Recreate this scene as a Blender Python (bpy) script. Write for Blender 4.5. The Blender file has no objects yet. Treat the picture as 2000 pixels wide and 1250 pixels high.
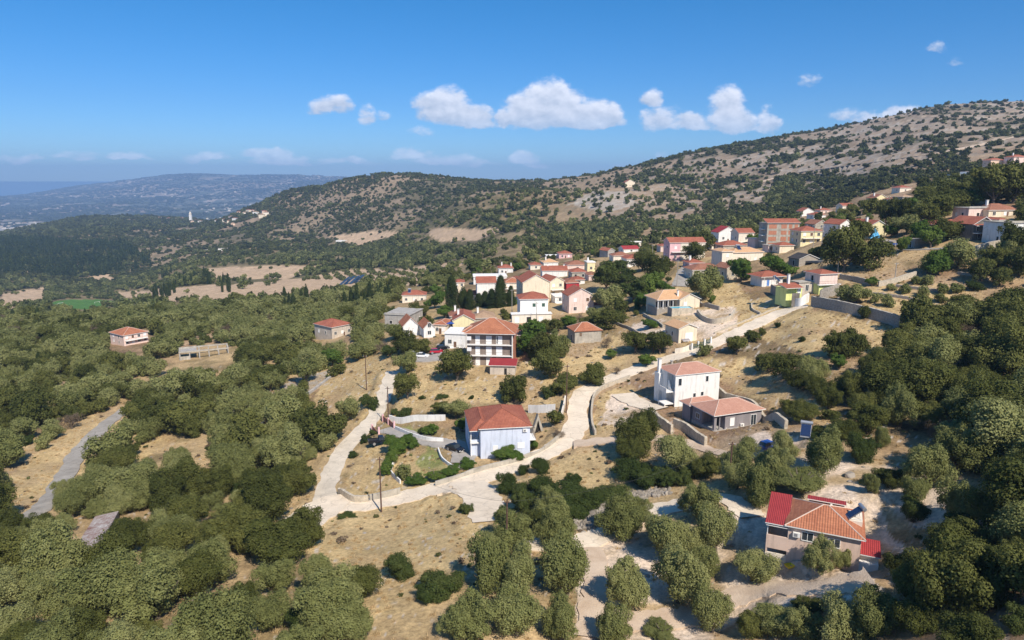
import bpy, bmesh, math, random
import numpy as np
from mathutils import Vector, Matrix
C = bpy.context.scene
COL = C.collection
R = math.radians
random.seed(7)
RNG = np.random.default_rng(11)

# ------------------------------------------------------------------ camera
CZ = 345.0            # camera height above the sea
FPX = 1350.0          # focal length in pixels of a 2000 px wide frame
TH = math.atan(275.0 / 1350.0)   # downward pitch
cam_d = bpy.data.cameras.new("camera")
cam_d.sensor_width = 36.0
cam_d.lens = 36.0 * FPX / 2000.0
cam_d.clip_start = 1.0
cam_d.clip_end = 200000.0
cam = bpy.data.objects.new("camera", cam_d)
COL.objects.link(cam)
cam.location = (0, 0, CZ)
cam.rotation_euler = (math.pi / 2 - TH, 0, 0)
C.camera = cam

# ------------------------------------------------------------------ light
SUN_EL, SUN_AZ = R(46.0), math.atan2(0.47, -0.88)    # azimuth clockwise from +Y
C.view_settings.view_transform = 'Standard'
C.view_settings.look = 'None'
C.view_settings.exposure = 0.62
C.view_settings.gamma = 1.0
HAZE = 9.5e-5
sd = bpy.data.lights.new("sun", 'SUN')
sd.energy = 4.0
sd.angle = R(0.5)
sd.color = (1.0, 0.91, 0.79)
sun = bpy.data.objects.new("sun", sd)
COL.objects.link(sun)
_dir = Vector((math.sin(SUN_AZ) * math.cos(SUN_EL), math.cos(SUN_AZ) * math.cos(SUN_EL), math.sin(SUN_EL)))
sun.rotation_euler = _dir.to_track_quat('Z', 'Y').to_euler()
sun.location = (200, -200, CZ + 300)


def px2se(px, py):
    """photo direction -> (x/y, z/y) of the view ray"""
    v = (625.0 - py) / FPX
    yy = math.cos(TH) + v * math.sin(TH)
    return ((px - 1000.0) / FPX / yy, (-math.sin(TH) + v * math.cos(TH)) / yy)


# ---- world: Nishita sky with the day's cumulus set in it
W = bpy.data.worlds.new("World")
C.world = W
W.use_nodes = True
nt = W.node_tree
nt.nodes.clear()
_N = nt.nodes.new
_L = nt.links.new


def _m(op, a, b=None, c=None, clamp=False):
    n = _N('ShaderNodeMath'); n.operation = op; n.use_clamp = clamp
    for i, v in enumerate((a, b, c)):
        if v is None: continue
        if isinstance(v, (int, float)): n.inputs[i].default_value = v
        else: _L(v, n.inputs[i])
    return n.outputs[0]


sky = _N('ShaderNodeTexSky')
sky.sky_type = 'NISHITA'
sky.sun_disc = False
sky.sun_elevation = SUN_EL
sky.sun_rotation = SUN_AZ
sky.altitude = 345
sky.air_density = 1.0
sky.dust_density = 0.3
sky.ozone_density = 2.5
hs = _N('ShaderNodeHueSaturation')
hs.inputs['Saturation'].default_value = 1.17
hs.inputs['Value'].default_value = 1.0
tc = _N('ShaderNodeTexCoord')
sep = _N('ShaderNodeSeparateXYZ')
_L(tc.outputs['Generated'], sep.inputs[0])
ysafe = _m('MAXIMUM', sep.outputs[1], 0.05)
S_ = _m('DIVIDE', sep.outputs[0], ysafe)
E_ = _m('DIVIDE', sep.outputs[2], ysafe)
# clear, dry air: the sky stays blue down to the horizon
tint = _N('ShaderNodeValToRGB')
tint.color_ramp.elements[0].position = 0.0; tint.color_ramp.elements[0].color = (.46, .66, .98, 1)
tint.color_ramp.elements[1].position = 0.50; tint.color_ramp.elements[1].color = (.66, .84, .94, 1)
_e = tint.color_ramp.elements.new(0.10); _e.color = (.43, .60, .86, 1)
_e = tint.color_ramp.elements.new(0.26); _e.color = (.42, .64, .83, 1)
_L(sep.outputs[2], tint.inputs[0])
tm = _N('ShaderNodeMixRGB'); tm.blend_type = 'MULTIPLY'; tm.inputs[0].default_value = 1.0
_L(sky.outputs[0], tm.inputs[1]); _L(tint.outputs[0], tm.inputs[2])
_L(tm.outputs[0], hs.inputs['Color'])
# warp
comb = _N('ShaderNodeCombineXYZ'); _L(S_, comb.inputs[0]); _L(_m('MULTIPLY', E_, 1.5), comb.inputs[1])
wn = _N('ShaderNodeTexNoise'); wn.inputs['Scale'].default_value = 16; wn.inputs['Detail'].default_value = 5
wn.inputs['Roughness'].default_value = 0.6
_L(comb.outputs[0], wn.inputs['Vector'])
wsep = _N('ShaderNodeSeparateXYZ'); _L(wn.outputs['Color'], wsep.inputs[0])
SW = _m('ADD', S_, _m('MULTIPLY', _m('SUBTRACT', wsep.outputs[0], 0.5), 0.045))
EW = _m('ADD', E_, _m('MULTIPLY', _m('SUBTRACT', wsep.outputs[1], 0.5), 0.030))
# px, py, rx, ry(up), strength
CLOUDS = [
    (640, 205, 48, 24, .62), (655, 198, 34, 18, .68), (718, 222, 22, 28, .6), (750, 222, 22, 14, .3), (825, 257, 24, 13, .3),
    (868, 205, 62, 48, 1.0), (905, 225, 62, 34, 1.0), (935, 236, 40, 20, .8), (830, 195, 30, 26, .7),
    (1085, 205, 75, 60, 1.15), (1030, 215, 60, 48, 1.0), (1150, 222, 70, 38, 1.05), (1190, 232, 35, 26, .9), (1000, 230, 45, 22, .9), (1110, 230, 110, 26, 1.0), (1060, 180, 40, 34, .9),
    (1275, 195, 28, 30, .62), (1290, 235, 48, 30, .65), (1355, 235, 60, 22, .8), (1420, 210, 50, 50, .85), (1440, 235, 60, 34, .9), (1500, 235, 28, 34, .7), (1270, 232, 28, 18, .55),
    (1760, 222, 45, 24, .95), (1700, 230, 60, 18, .5), (1650, 225, 50, 16, .35), (1830, 95, 26, 16, .35), (1580, 160, 20, 18, .3), (1870, 118, 14, 14, .18),
    (540, 306, 52, 22, .62), (505, 297, 34, 14, .5), (585, 312, 30, 12, .4), (1020, 308, 36, 15, .65), (1045, 320, 28, 9, .4),
    (250, 306, 52, 9, .42), (150, 305, 60, 9, .36), (40, 308, 60, 11, .34), (400, 308, 55, 12, .4), (680, 314, 60, 11, .40),
    (800, 300, 50, 13, .42), (870, 312, 80, 14, .45), (930, 318, 50, 9, .35), (1210, 320, 24, 10, .2), (1290, 305, 14, 8, .15),
    (-120, 300, 80, 14, .4), (-300, 270, 90, 30, .6), (2150, 170, 90, 40, .7)]
den = None; hsum = None; wsum = None
for (px, py, rx, ry, st) in CLOUDS:
    s0, e0 = px2se(px, py + ry * 0.3)
    s1, _ = px2se(px + rx, py)
    _, e1 = px2se(px, py + ry * 0.3 - ry * 1.25)
    a, b = abs(s1 - s0), abs(e1 - e0)
    ds = _m('MULTIPLY', _m('SUBTRACT', SW, s0), 1.0 / a)
    t = _m('SUBTRACT', EW, e0)
    tt = _m('MAXIMUM', _m('MULTIPLY', t, 1.0 / b), _m('MULTIPLY', t, -2.4 / b))
    d2 = _m('ADD', _m('MULTIPLY', ds, ds), _m('MULTIPLY', tt, tt))
    v = _m('MULTIPLY', _m('SUBTRACT', 1.0, d2), st * (1.0 if py < 280 else 1.45))
    den = v if den is None else _m('SMOOTH_MAX', den, v, 0.18)
    if py < 280:
        w_ = _m('MAXIMUM', _m('ADD', v, 0.25), 0.0); q_ = _m('MULTIPLY', _m('MULTIPLY', t, 1.0 / b), w_)
        hsum = q_ if hsum is None else _m('ADD', hsum, q_); wsum = w_ if wsum is None else _m('ADD', wsum, w_)
fn = _N('ShaderNodeTexNoise'); fn.inputs['Scale'].default_value = 38; fn.inputs['Detail'].default_value = 7
fn.inputs['Roughness'].default_value = 0.62
_L(comb.outputs[0], fn.inputs['Vector'])
sh = _N('ShaderNodeVectorMath'); sh.operation = 'ADD'; _L(comb.outputs[0], sh.inputs[0]); sh.inputs[1].default_value = (0.006, 0.010, 0)
fn2 = _N('ShaderNodeTexNoise'); fn2.inputs['Scale'].default_value = 38; fn2.inputs['Detail'].default_value = 3
fn2.inputs['Roughness'].default_value = 0.55
_L(sh.outputs[0], fn2.inputs['Vector'])
den = _m('ADD', den, _m('MULTIPLY', _m('SUBTRACT', fn.outputs[0], 0.5), 1.35))
mr = _N('ShaderNodeMapRange'); mr.interpolation_type = 'SMOOTHSTEP'
mr.inputs['From Min'].default_value = -0.02; mr.inputs['From Max'].default_value = 0.60
_L(den, mr.inputs['Value'])
alpha = _m('MULTIPLY', mr.outputs[0], _m('GREATER_THAN', sep.outputs[1], 0.06))
lowf = _N('ShaderNodeMapRange'); _L(sep.outputs[2], lowf.inputs['Value']); lowf.inputs['From Min'].default_value = .03; lowf.inputs['From Max'].default_value = .09
lowf.inputs['To Min'].default_value = .62; lowf.inputs['To Max'].default_value = .93
alpha = _m('MULTIPLY', alpha, lowf.outputs[0])
cloud_shading = _m('ADD', _m('MULTIPLY', _m('SUBTRACT', fn.outputs[0], fn2.outputs[0]), 3.2), 0.5)
hn = _m('DIVIDE', hsum, _m('MAXIMUM', wsum, 0.02))
cloud_shading = _m('ADD', _m('MULTIPLY', cloud_shading, 0.42), _m('MULTIPLY', _m('ADD', hn, 0.08), 0.80), clamp=True)  # sunlit tops and grey shaded bases of the clouds are painted in
ccol = _N('ShaderNodeMixRGB'); _L(cloud_shading, ccol.inputs[0])
ccol.inputs[1].default_value = (3.2, 4.0, 5.9, 1); ccol.inputs[2].default_value = (7.0, 7.2, 8.0, 1)
ccol.inputs[1].default_value = (3.6, 4.2, 5.3, 1)
mx = _N('ShaderNodeMixRGB'); _L(alpha, mx.inputs[0]); _L(hs.outputs[0], mx.inputs[1])
lb = _N('ShaderNodeMapRange'); _L(sep.outputs[2], lb.inputs['Value']); lb.inputs['From Min'].default_value = .03; lb.inputs['From Max'].default_value = .085
lb.inputs['To Min'].default_value = 1.45; lb.inputs['To Max'].default_value = 1.0
cs = _N('ShaderNodeVectorMath'); cs.operation = 'SCALE'; _L(ccol.outputs[0], cs.inputs[0]); _L(lb.outputs[0], cs.inputs['Scale']); _L(cs.outputs[0], mx.inputs[2])
bg = _N('ShaderNodeBackground'); bg.inputs['Strength'].default_value = 0.095
_L(mx.outputs[0], bg.inputs['Color'])
ow = _N('ShaderNodeOutputWorld'); _L(bg.outputs[0], ow.inputs['Surface'])
W.cycles.sampling_method = 'MANUAL'
W.cycles.sample_map_resolution = 512
# ------------------------------------------------------------------ terrain
def pchip(x, y, xi):
    x = np.asarray(x, float); y = np.asarray(y, float)
    if y.ndim == 1: y = y[:, None]
    h = np.diff(x)[:, None]; dl = np.diff(y, axis=0) / h
    d = np.zeros_like(y)
    w1 = 2 * h[1:] + h[:-1]; w2 = h[1:] + 2 * h[:-1]
    same = (dl[1:] * dl[:-1]) > 0
    with np.errstate(divide='ignore', invalid='ignore'):
        hm = (w1 + w2) / (w1 / dl[:-1] + w2 / dl[1:])
    d[1:-1] = np.where(same, hm, 0)
    d[0] = dl[0]; d[-1] = dl[-1]
    xi = np.clip(xi, x[0], x[-1])
    k = np.clip(np.searchsorted(x, xi) - 1, 0, len(x) - 2)
    t = ((xi - x[k]) / h[k, 0])[:, None]; hk = h[k]
    return ((1 + 2 * t) * (1 - t) ** 2 * y[k] + t * (1 - t) ** 2 * hk * d[k] +
            t * t * (3 - 2 * t) * y[k + 1] + t * t * (t - 1) * hk * d[k + 1])


FARL = [(4200, None, -343), (5200, 440, None)]
# per column (photo x): list of (distance, photo row) or (distance, None, z relative to camera)
COLS = {
 -260: [(8,None,-46),(25,None,-49),(68,1250),(92,1100),(116,1000),(150,900),(196,800),(285,700),(360,650),(460,622),(640,600),(860,585),(1060,567),(1200,550),(1450,520),(1750,490),(2150,474),(2500,466),(2800,None,-300),(3400,None,-343),(5000,447),(6500,430),(8500,410),(11000,396),(12000,None,-345),(16000,None,-350)],
 0:   [(8,None,-46),(25,None,-49),(68,1250),(92,1100),(116,1000),(150,900),(195,800),(280,700),(350,650),(450,622),(620,603),(850,585),(1050,565),(1200,540),(1400,510),(1700,480),(2100,466),(2500,457),(3000,None,-290),(3600,None,-340),(5000,446),(6500,428),(8500,405),(11000,390),(13000,386),(14000,None,-345),(16000,None,-350)],
 200: [(8,None,-46),(25,None,-49),(68,1250),(92,1100),(116,1000),(148,900),(192,800),(272,700),(335,652),(420,625),(560,608),(700,602),(800,600),(950,586),(1050,575),(1150,560),(1250,545),(1400,520),(1600,490),(1900,460),(2300,440),(2800,426),(3300,None,-280),(4200,None,-340),(6000,428),(8000,402),(10000,385),(12000,369),(13500,360),(14500,None,-345),(16000,None,-350)],
 400: [(8,None,-46),(25,None,-49),(68,1250),(90,1100),(113,1000),(142,900),(185,800),(225,740),(262,700),(310,660),(390,622),(500,594),(620,574),(780,554),(950,532),(1150,511),(1350,491),(1600,470),(2000,450),(2500,436),(2900,429),(3400,None,-280),(4200,None,-335),(5500,428),(7000,407),(9000,385),(11000,362),(13000,343),(14500,None,-345),(16000,None,-350)],
 500: [(8,None,-46),(25,None,-49),(68,1250),(89,1100),(114,1000),(140,900),(181,800),(218,740),(254,700),(298,660),(380,621),(480,592),(590,572),(740,555),(900,537),(1060,515),(1250,493),(1450,468),(1700,440),(2000,420),(2300,408),(2700,None,-220),(4200,None,-335),(5500,426),(7000,405),(9000,383),(11000,360),(13000,343),(14500,None,-345),(16000,None,-350)],
 600: [(8,None,-46),(25,None,-49),(67,1250),(88,1100),(116,985),(138,900),(178,800),(210,740),(245,700),(290,660),(370,620),(450,592),(550,572),(680,556),(820,541),(980,520),(1150,500),(1300,480),(1450,460),(1600,430),(1800,400),(1950,381),(2100,370),(2500,None,-120),(4200,None,-335),(7000,405),(9000,383),(11000,360),(13000,343),(14500,None,-345),(16000,None,-350)],
 700: [(8,None,-46),(25,None,-49),(67,1250),(88,1100),(116,985),(136,900),(168,805),(200,735),(225,700),(262,655),(320,620),(400,590),(490,568),(640,553),(760,542),(920,522),(1080,500),(1230,478),(1340,455),(1450,430),(1600,400),(1750,370),(1900,351),(2300,None,-80),(4200,None,-335),(7000,405),(9000,383),(11000,362),(12500,347),(14500,None,-345),(16000,None,-350)],
 800: [(8,None,-46),(25,None,-49),(67,1250),(86,1100),(113,985),(132,900),(152,830),(178,755),(205,695),(235,650),(280,618),(350,590),(440,566),(600,543),(750,522),(900,501),(1080,474),(1150,459),(1320,430),(1450,400),(1600,370),(1760,346),(1850,342),(2400,None,-60),(4200,None,-335),(7000,405),(9000,385),(11000,370),(14500,None,-345),(16000,None,-350)],
 900: [(8,None,-46),(25,None,-49),(67,1250),(84,1100),(108,980),(130,900),(148,835),(172,760),(196,700),(235,645),(272,610),(335,578),(410,552),(540,527),(680,507),(820,488),(930,465),(1000,440),(1100,415),(1300,395),(1500,370),(1700,352),(1760,350),(2400,None,-40),(4200,None,-335),(9000,None,-300),(14500,None,-345),(16000,None,-350)],
 1000:[(8,None,-46),(25,None,-49),(68,1250),(84,1100),(104,990),(122,925),(135,885),(155,815),(176,742),(190,706),(222,650),(270,600),(330,562),(400,533),(500,507),(650,482),(800,459),(900,430),(980,400),(1040,388),(1250,380),(1450,362),(1650,358),(2300,None,-30),(4200,None,-335),(9000,None,-300),(14500,None,-345),(16000,None,-350)],
 1100:[(8,None,-46),(25,None,-49),(69,1250),(85,1100),(104,990),(120,925),(134,868),(150,810),(170,748),(188,705),(220,648),(258,600),(305,560),(370,528),(450,505),(590,481),(740,460),(860,425),(940,395),(990,378),(1200,372),(1400,358),(1560,352),(2200,None,-20),(4200,None,-335),(9000,None,-300),(14500,None,-345),(16000,None,-350)],
 1200:[(8,None,-46),(25,None,-49),(69,1250),(86,1100),(102,1000),(119,915),(132,860),(150,800),(163,760),(178,722),(195,682),(218,641),(245,600),(285,560),(340,522),(400,501),(520,480),(650,464),(760,438),(850,410),(920,385),(960,370),(1060,362),(1200,353),(1400,340),(1560,334),(2200,None,-10),(4200,None,-335),(9000,None,-300),(14500,None,-345),(16000,None,-350)],
 1300:[(8,None,-46),(25,None,-49),(69,1250),(83,1125),(98,1010),(114,925),(130,852),(144,805),(160,758),(176,712),(190,672),(206,632),(228,596),(255,560),(300,520),(360,492),(450,478),(600,460),(720,440),(820,410),(920,385),(1000,366),(1120,345),(1280,322),(1450,308),(2200,None,20),(4200,None,-300),(9000,None,-300),(14500,None,-345),(16000,None,-350)],
 1400:[(8,None,-46),(25,None,-49),(69,1250),(80,1150),(90,1050),(103,955),(120,885),(134,832),(147,795),(160,752),(173,702),(187,662),(203,622),(221,590),(242,560),(268,528),(310,500),(370,474),(450,462),(600,446),(700,431),(820,402),(950,371),(1080,341),(1220,311),(1350,288),(1400,285),(2200,None,20),(4200,None,-300),(9000,None,-300),(14500,None,-345),(16000,None,-350)],
 1500:[(8,None,-45),(25,None,-48),(68,1250),(78,1150),(86,1060),(97,960),(112,885),(126,830),(142,782),(160,728),(175,678),(190,635),(206,600),(222,572),(242,545),(264,515),(290,490),(325,470),(400,452),(540,436),(680,420),(800,392),(920,360),(1060,328),(1200,298),(1340,270),(1400,266),(2200,None,30),(4200,None,-300),(9000,None,-300),(14500,None,-345),(16000,None,-350)],
 1600:[(8,None,-44),(25,None,-47),(66,1250),(73,1160),(78,1095),(88,1000),(98,932),(110,871),(122,822),(138,762),(155,702),(172,652),(190,603),(208,562),(225,531),(245,502),(265,477),(300,454),(380,434),(500,422),(620,405),(750,380),(860,350),(980,320),(1120,290),(1280,265),(1400,250),(1450,249),(2200,None,60),(4200,None,-300),(9000,None,-300),(14500,None,-345),(16000,None,-350)],
 1700:[(8,None,-43),(25,None,-46),(63,1250),(70,1160),(76,1090),(86,1000),(96,930),(108,868),(122,808),(138,752),(156,692),(172,642),(188,595),(202,560),(216,530),(232,500),(249,472),(275,446),(320,420),(420,398),(540,382),(680,355),(800,325),(920,300),(1080,268),(1240,245),(1400,228),(1460,226),(2200,None,80),(4200,None,-300),(9000,None,-300),(14500,None,-345),(16000,None,-350)],
 1800:[(8,None,-42),(25,None,-44),(60,1250),(71,1110),(83,1000),(94,930),(106,870),(122,800),(138,742),(155,682),(172,632),(185,592),(195,562),(206,532),(218,500),(232,470),(255,441),(285,413),(330,394),(400,376),(520,360),(650,342),(800,300),(950,265),(1150,235),(1350,214),(1500,206),(2200,None,120),(4200,None,-300),(9000,None,-300),(14500,None,-345),(16000,None,-350)],
 2000:[(8,None,-38),(25,None,-39),(52,1250),(64,1110),(75,1010),(86,940),(98,875),(114,805),(132,740),(148,680),(163,630),(175,590),(184,560),(192,530),(200,500),(212,470),(228,440),(250,412),(280,385),(320,362),(380,345),(460,328),(560,312),(700,292),(850,262),(1050,232),(1300,212),(1500,203),(2200,None,150),(4200,None,-300),(9000,None,-300),(14500,None,-345),(16000,None,-350)],
 2260:[(8,None,-30),(25,None,-31),(46,1250),(58,1110),(70,1010),(82,940),(94,875),(110,805),(128,735),(143,670),(157,620),(168,575),(177,540),(185,510),(193,480),(205,450),(221,420),(243,392),(272,366),(310,344),(370,325),(450,308),(550,294),(700,275),(850,252),(1050,225),(1300,204),(1500,195),(2200,None,160),(4200,None,-300),(9000,None,-300),(14500,None,-345),(16000,None,-350)],
}
NS, NY = 620, 860
Y0, Y1 = 8.0, 16000.0
SMIN, SMAX = -1.02, 1.02
LY = np.linspace(math.log(Y0), math.log(Y1), NY)
YY = np.exp(LY)
SS = np.linspace(SMIN, SMAX, NS)
_sc, _tab = [], []
for pxc in sorted(COLS):
    xs, es = [], []
    for it in COLS[pxc]:
        xs.append(math.log(it[0]))
        es.append(px2se(0, it[1])[1] if it[1] is not None else it[2] / it[0])
    _sc.append((pxc - 1000) / FPX / 0.985)
    _tab.append(pchip(xs, es, LY)[:, 0])
_tab = np.array(_tab)                         # column x row
_wanted = np.clip(SS, _sc[0], _sc[-1])
G = pchip(_sc, _tab, _wanted).T               # NY x NS, value z/y
# edges beyond the authored columns keep the last profile
_sm = np.array([0.25, 0.5, 0.25])
for _ in range(6):
    G[:, 1:-1] = G[:, :-2] * .25 + G[:, 1:-1] * .5 + G[:, 2:] * .25
for _ in range(3):
    G[1:-1] = G[:-2] * .25 + G[1:-1] * .5 + G[2:] * .25


def vnoise(x, y, seed=0):
    xi = np.floor(x).astype(np.int64); yi = np.floor(y).astype(np.int64)
    fx = x - xi; fy = y - yi
    fx = fx * fx * (3 - 2 * fx); fy = fy * fy * (3 - 2 * fy)
    def hsh(a, b):
        n = (a * 374761393 + b * 668265263 + seed * 974634777) & 0x7fffffff
        n = ((n ^ (n >> 13)) * 1274126177) & 0x7fffffff
        n = (n ^ (n >> 16)) & 0xffff
        return n / 65535.0
    a = hsh(xi, yi); b = hsh(xi + 1, yi); c = hsh(xi, yi + 1); d = hsh(xi + 1, yi + 1)
    return (a * (1 - fx) + b * fx) * (1 - fy) + (c * (1 - fx) + d * fx) * fy


def fbm(x, y, oct=4, seed=0, gain=0.5):
    x = np.asarray(x, float); y = np.asarray(y, float)
    t = 0; a = 1; n = 0
    for o in range(oct):
        t = t + a * vnoise(x * 2 ** o + 17.3 * o, y * 2 ** o - 9.1 * o, seed + o); n += a; a *= gain
    return t / n          # 0..1


YG, SG = np.meshgrid(YY, SS, indexing='ij')
XG = SG * YG
ZN = (fbm(XG / 14, YG / 14, 3, 5) - .5) * 1.1 * np.clip((YG - 30) / 60, 0, 1)
ZN += (fbm(XG / 160, YG / 160, 5, 9, .55) - .5) * 26 * np.clip((YG - 650) / 500, 0, 1)
ZN += (fbm(XG / 1200, YG / 1200, 6, 3, .6) - .5) * 190 * np.clip((YG - 6000) / 3500, 0, 1) * np.clip((15000 - YG) / 3000, 0, 1)
G = G + ZN / YG
_fm = (YG > 3000) & (YG < 12800) & (SG > -1.1)
G = np.where(_fm, np.maximum(G, (-333 + ZN * .04) / YG), G)


def cidx(s):
    return min(max((s - SMIN) / (SMAX - SMIN) * (NS - 1), 0), NS - 1.001)


def gz(x, y):
    """ground height (world z) at x, y"""
    y = max(y, Y0 * 1.01)
    c = cidx(x / y); i = int(c); f = c - i
    r = (math.log(y) - LY[0]) / (LY[1] - LY[0]); r = min(max(r, 0), NY - 1.001); j = int(r); g = r - j
    e = (G[j, i] * (1 - f) + G[j, i + 1] * f) * (1 - g) + (G[j + 1, i] * (1 - f) + G[j + 1, i + 1] * f) * g
    return CZ + e * y


def gza(x, y):
    x = np.asarray(x, float); y = np.maximum(np.asarray(y, float), Y0 * 1.01)
    c = np.clip((x / y - SMIN) / (SMAX - SMIN) * (NS - 1), 0, NS - 1.001); i = c.astype(int); f = c - i
    r = np.clip((np.log(y) - LY[0]) / (LY[1] - LY[0]), 0, NY - 1.001); j = r.astype(int); g = r - j
    e = (G[j, i] * (1 - f) + G[j, i + 1] * f) * (1 - g) + (G[j + 1, i] * (1 - f) + G[j + 1, i + 1] * f) * g
    return CZ + e * y


def P(px, py):
    """point of the ground seen at a photo pixel"""
    s, e = px2se(px, py)
    c = cidx(s); i = int(c); f = c - i
    col = G[:, i] * (1 - f) + G[:, i + 1] * f
    ok = np.nonzero(col[30:] >= e)[0]
    if len(ok) == 0:
        j = NY - 2; t = 0
    else:
        j = max(ok[0] + 30 - 1, 0)
        t = (e - col[j]) / (col[j + 1] - col[j] + 1e-12); t = min(max(t, 0), 1)
    y = math.exp(LY[j] + t * (LY[1] - LY[0]))
    return Vector((s * y, y, CZ + e * y))


def proj(x, y, z):
    """world -> photo pixel (vectorised)"""
    zr = z - CZ
    dep = y * math.cos(TH) - zr * math.sin(TH)
    up = y * math.sin(TH) + zr * math.cos(TH)
    return 1000 + FPX * x / dep, 625 - FPX * up / dep, dep


def inpoly(px, py, poly):
    px = np.asarray(px, float); py = np.asarray(py, float)
    r = np.zeros(px.shape, bool); n = len(poly)
    for i in range(n):
        x1, y1 = poly[i]; x2, y2 = poly[(i + 1) % n]
        if y1 == y2: continue
        c = ((y1 > py) != (y2 > py)) & (px < (x2 - x1) * (py - y1) / (y2 - y1) + x1)
        r ^= c
    return r


def seg_dist(X, Y, pts):
    """distance to a world polyline and the height interpolated along it"""
    best = np.full(X.shape, 1e9); bz = np.zeros(X.shape)
    for a, b in zip(pts[:-1], pts[1:]):
        dx, dy = b[0] - a[0], b[1] - a[1]; L = dx * dx + dy * dy + 1e-9
        t = np.clip(((X - a[0]) * dx + (Y - a[1]) * dy) / L, 0, 1)
        d = np.hypot(X - a[0] - t * dx, Y - a[1] - t * dy)
        m = d < best
        best = np.where(m, d, best); bz = np.where(m, a[2] + t * (b[2] - a[2]), bz)
    return best, bz


def catmull(pts, n=8):
    out = []
    P_ = [pts[0]] + list(pts) + [pts[-1]]
    for i in range(1, len(P_) - 2):
        p0, p1, p2, p3 = P_[i - 1], P_[i], P_[i + 1], P_[i + 2]
        for k in range(n):
            t = k / n
            out.append(0.5 * ((2 * p1) + (p2 - p0) * t + (2 * p0 - 5 * p1 + 4 * p2 - p3) * t * t + (3 * p1 - p0 - 3 * p2 + p3) * t ** 3))
    out.append(P_[-2].copy())
    return out


# roads: photo polyline, width m, kind
ROADS = [
    ('lane', [(585, 1012), (640, 990), (700, 986), (765, 976), (830, 960), (900, 942), (960, 925), (1020, 903), (1075, 880), (1110, 856), (1128, 825), (1128, 795), (1145, 762), (1190, 742), (1240, 722), (1295, 703), (1350, 688), (1400, 668), (1460, 640), (1520, 612), (1575, 594)], 5.0, 'lane',
     'pale concrete lane climbing from the lower left past the houses to the long stone wall'),
    ('lane', [(630, 985), (640, 945), (655, 905), (685, 862), (722, 825), (742, 790), (756, 755), (766, 725)], 3.9, 'lane2',
     'narrow lane branching uphill left of the walled garden'),
    ('lane', [(915, 942), (935, 962), (950, 990), (962, 1018)], 6.6, 'lane',
     'short pale concrete spur leading down from the lane'),
    ('lane', [(590, 1022), (618, 1002), (650, 985), (680, 985)], 7.5, 'lane', 'broad pale apron where the two lanes meet'),
    ('lane', [(868, 952), (895, 951), (920, 960), (942, 982)], 5.5, 'lane', 'pale concrete fillet widening the lane junction'),
    ('track', [(1120, 868), (1180, 860), (1240, 858), (1300, 856), (1350, 868), (1400, 884), (1460, 888), (1520, 868)], 3.4, 'dirt',
     'pale dirt track below the white and grey houses'),
    ('path', [(1020, 1062), (1080, 1058), (1150, 1056), (1200, 1030), (1250, 1005), (1320, 990), (1400, 972), (1440, 985), (1470, 1010)], 4.2, 'lane',
     'pale concrete drive between the olive trees'),
    ('track', [(1150, 1245), (1160, 1180), (1166, 1120), (1152, 1070)], 3.2, 'dirt',
     'beige dirt track running down between olive trees'),
    ('track', [(1180, 1225), (1260, 1212), (1350, 1205), (1420, 1175), (1500, 1150), (1580, 1150), (1660, 1140), (1700, 1128)], 3.6, 'dirt',
     'beige dirt track curving below the house with red roofing sheets'),
    ('road', [(40, 1015), (90, 985), (125, 935), (150, 890), (185, 850), (225, 815), (265, 790)], 4.0, 'asph',
     'grey asphalt road between trees at the far left'),
    ('yard', [(752, 838), (790, 848), (840, 862), (880, 868), (905, 880), (902, 905)], 5.0, 'yard',
     'grey concrete driveway beside the pale blue house'),
    ('road', [(1330, 560), (1335, 545), (1345, 525), (1358, 512)], 7.0, 'asph',
     'grey road between the pink house and the village trees'),
    ('road', [(1560, 510), (1640, 508), (1720, 490), (1790, 488), (1860, 484)], 4.0, 'asph',
     'narrow grey road on the terrace above the tan slope'),
    ('yard', [(805, 700), (835, 700), (870, 695)], 9.0, 'yard', 'paved parking yard beside the apartment block'),
    ('yard', [(1215, 770), (1250, 790), (1290, 800)], 5.5, 'lane', 'pale concrete forecourt beside the white house'),
    ('track', [(1250, 365), (1300, 366), (1420, 372), (1500, 350), (1560, 338), (1700, 318), (1850, 298), (2000, 262)], 11.0, 'dirt', 'pale dirt road contouring across the rocky hill'),
]
road_w = []
for nm, pl, w, kd, lb in ROADS:
    pts = [P(*q) for q in pl]
    pts = catmull(pts, 6)
    zs = [p.z for p in pts]
    for _ in range(6):
        zs = [zs[0]] + [(zs[i - 1] + 2 * zs[i] + zs[i + 1]) / 4 for i in range(1, len(zs) - 1)] + [zs[-1]]
    for p, z in zip(pts, zs): p.z = z
    road_w.append((nm, pts, w, kd, lb))
for nm, pts, w, kd, lb in road_w:
    lo = [min(p[i] for p in pts) - w - 6 for i in (0, 1)]; hi = [max(p[i] for p in pts) + w + 6 for i in (0, 1)]
    m = (XG > lo[0]) & (XG < hi[0]) & (YG > lo[1]) & (YG < hi[1])
    d, z = seg_dist(XG[m], YG[m], pts)
    k = np.clip((w / 2 + 3.2 - d) / 2.2, 0, 1); k = k * k * (3 - 2 * k)
    G[m] = G[m] * (1 - k) + ((z - CZ - 0.10) / YG[m]) * k


for nm, pts, w, kd, lb in road_w:
    lo = [min(p[i] for p in pts) - w - 6 for i in (0, 1)]; hi = [max(p[i] for p in pts) + w + 6 for i in (0, 1)]
    m = (XG > lo[0]) & (XG < hi[0]) & (YG > lo[1]) & (YG < hi[1])
    d, z = seg_dist(XG[m], YG[m], pts)
    lim = (z - CZ - .10 + .9 * np.maximum(d - w / 2 - .9, 0)) / YG[m]
    G[m] = np.where(d < w / 2 + 3, np.minimum(G[m], lim), G[m])


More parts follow.
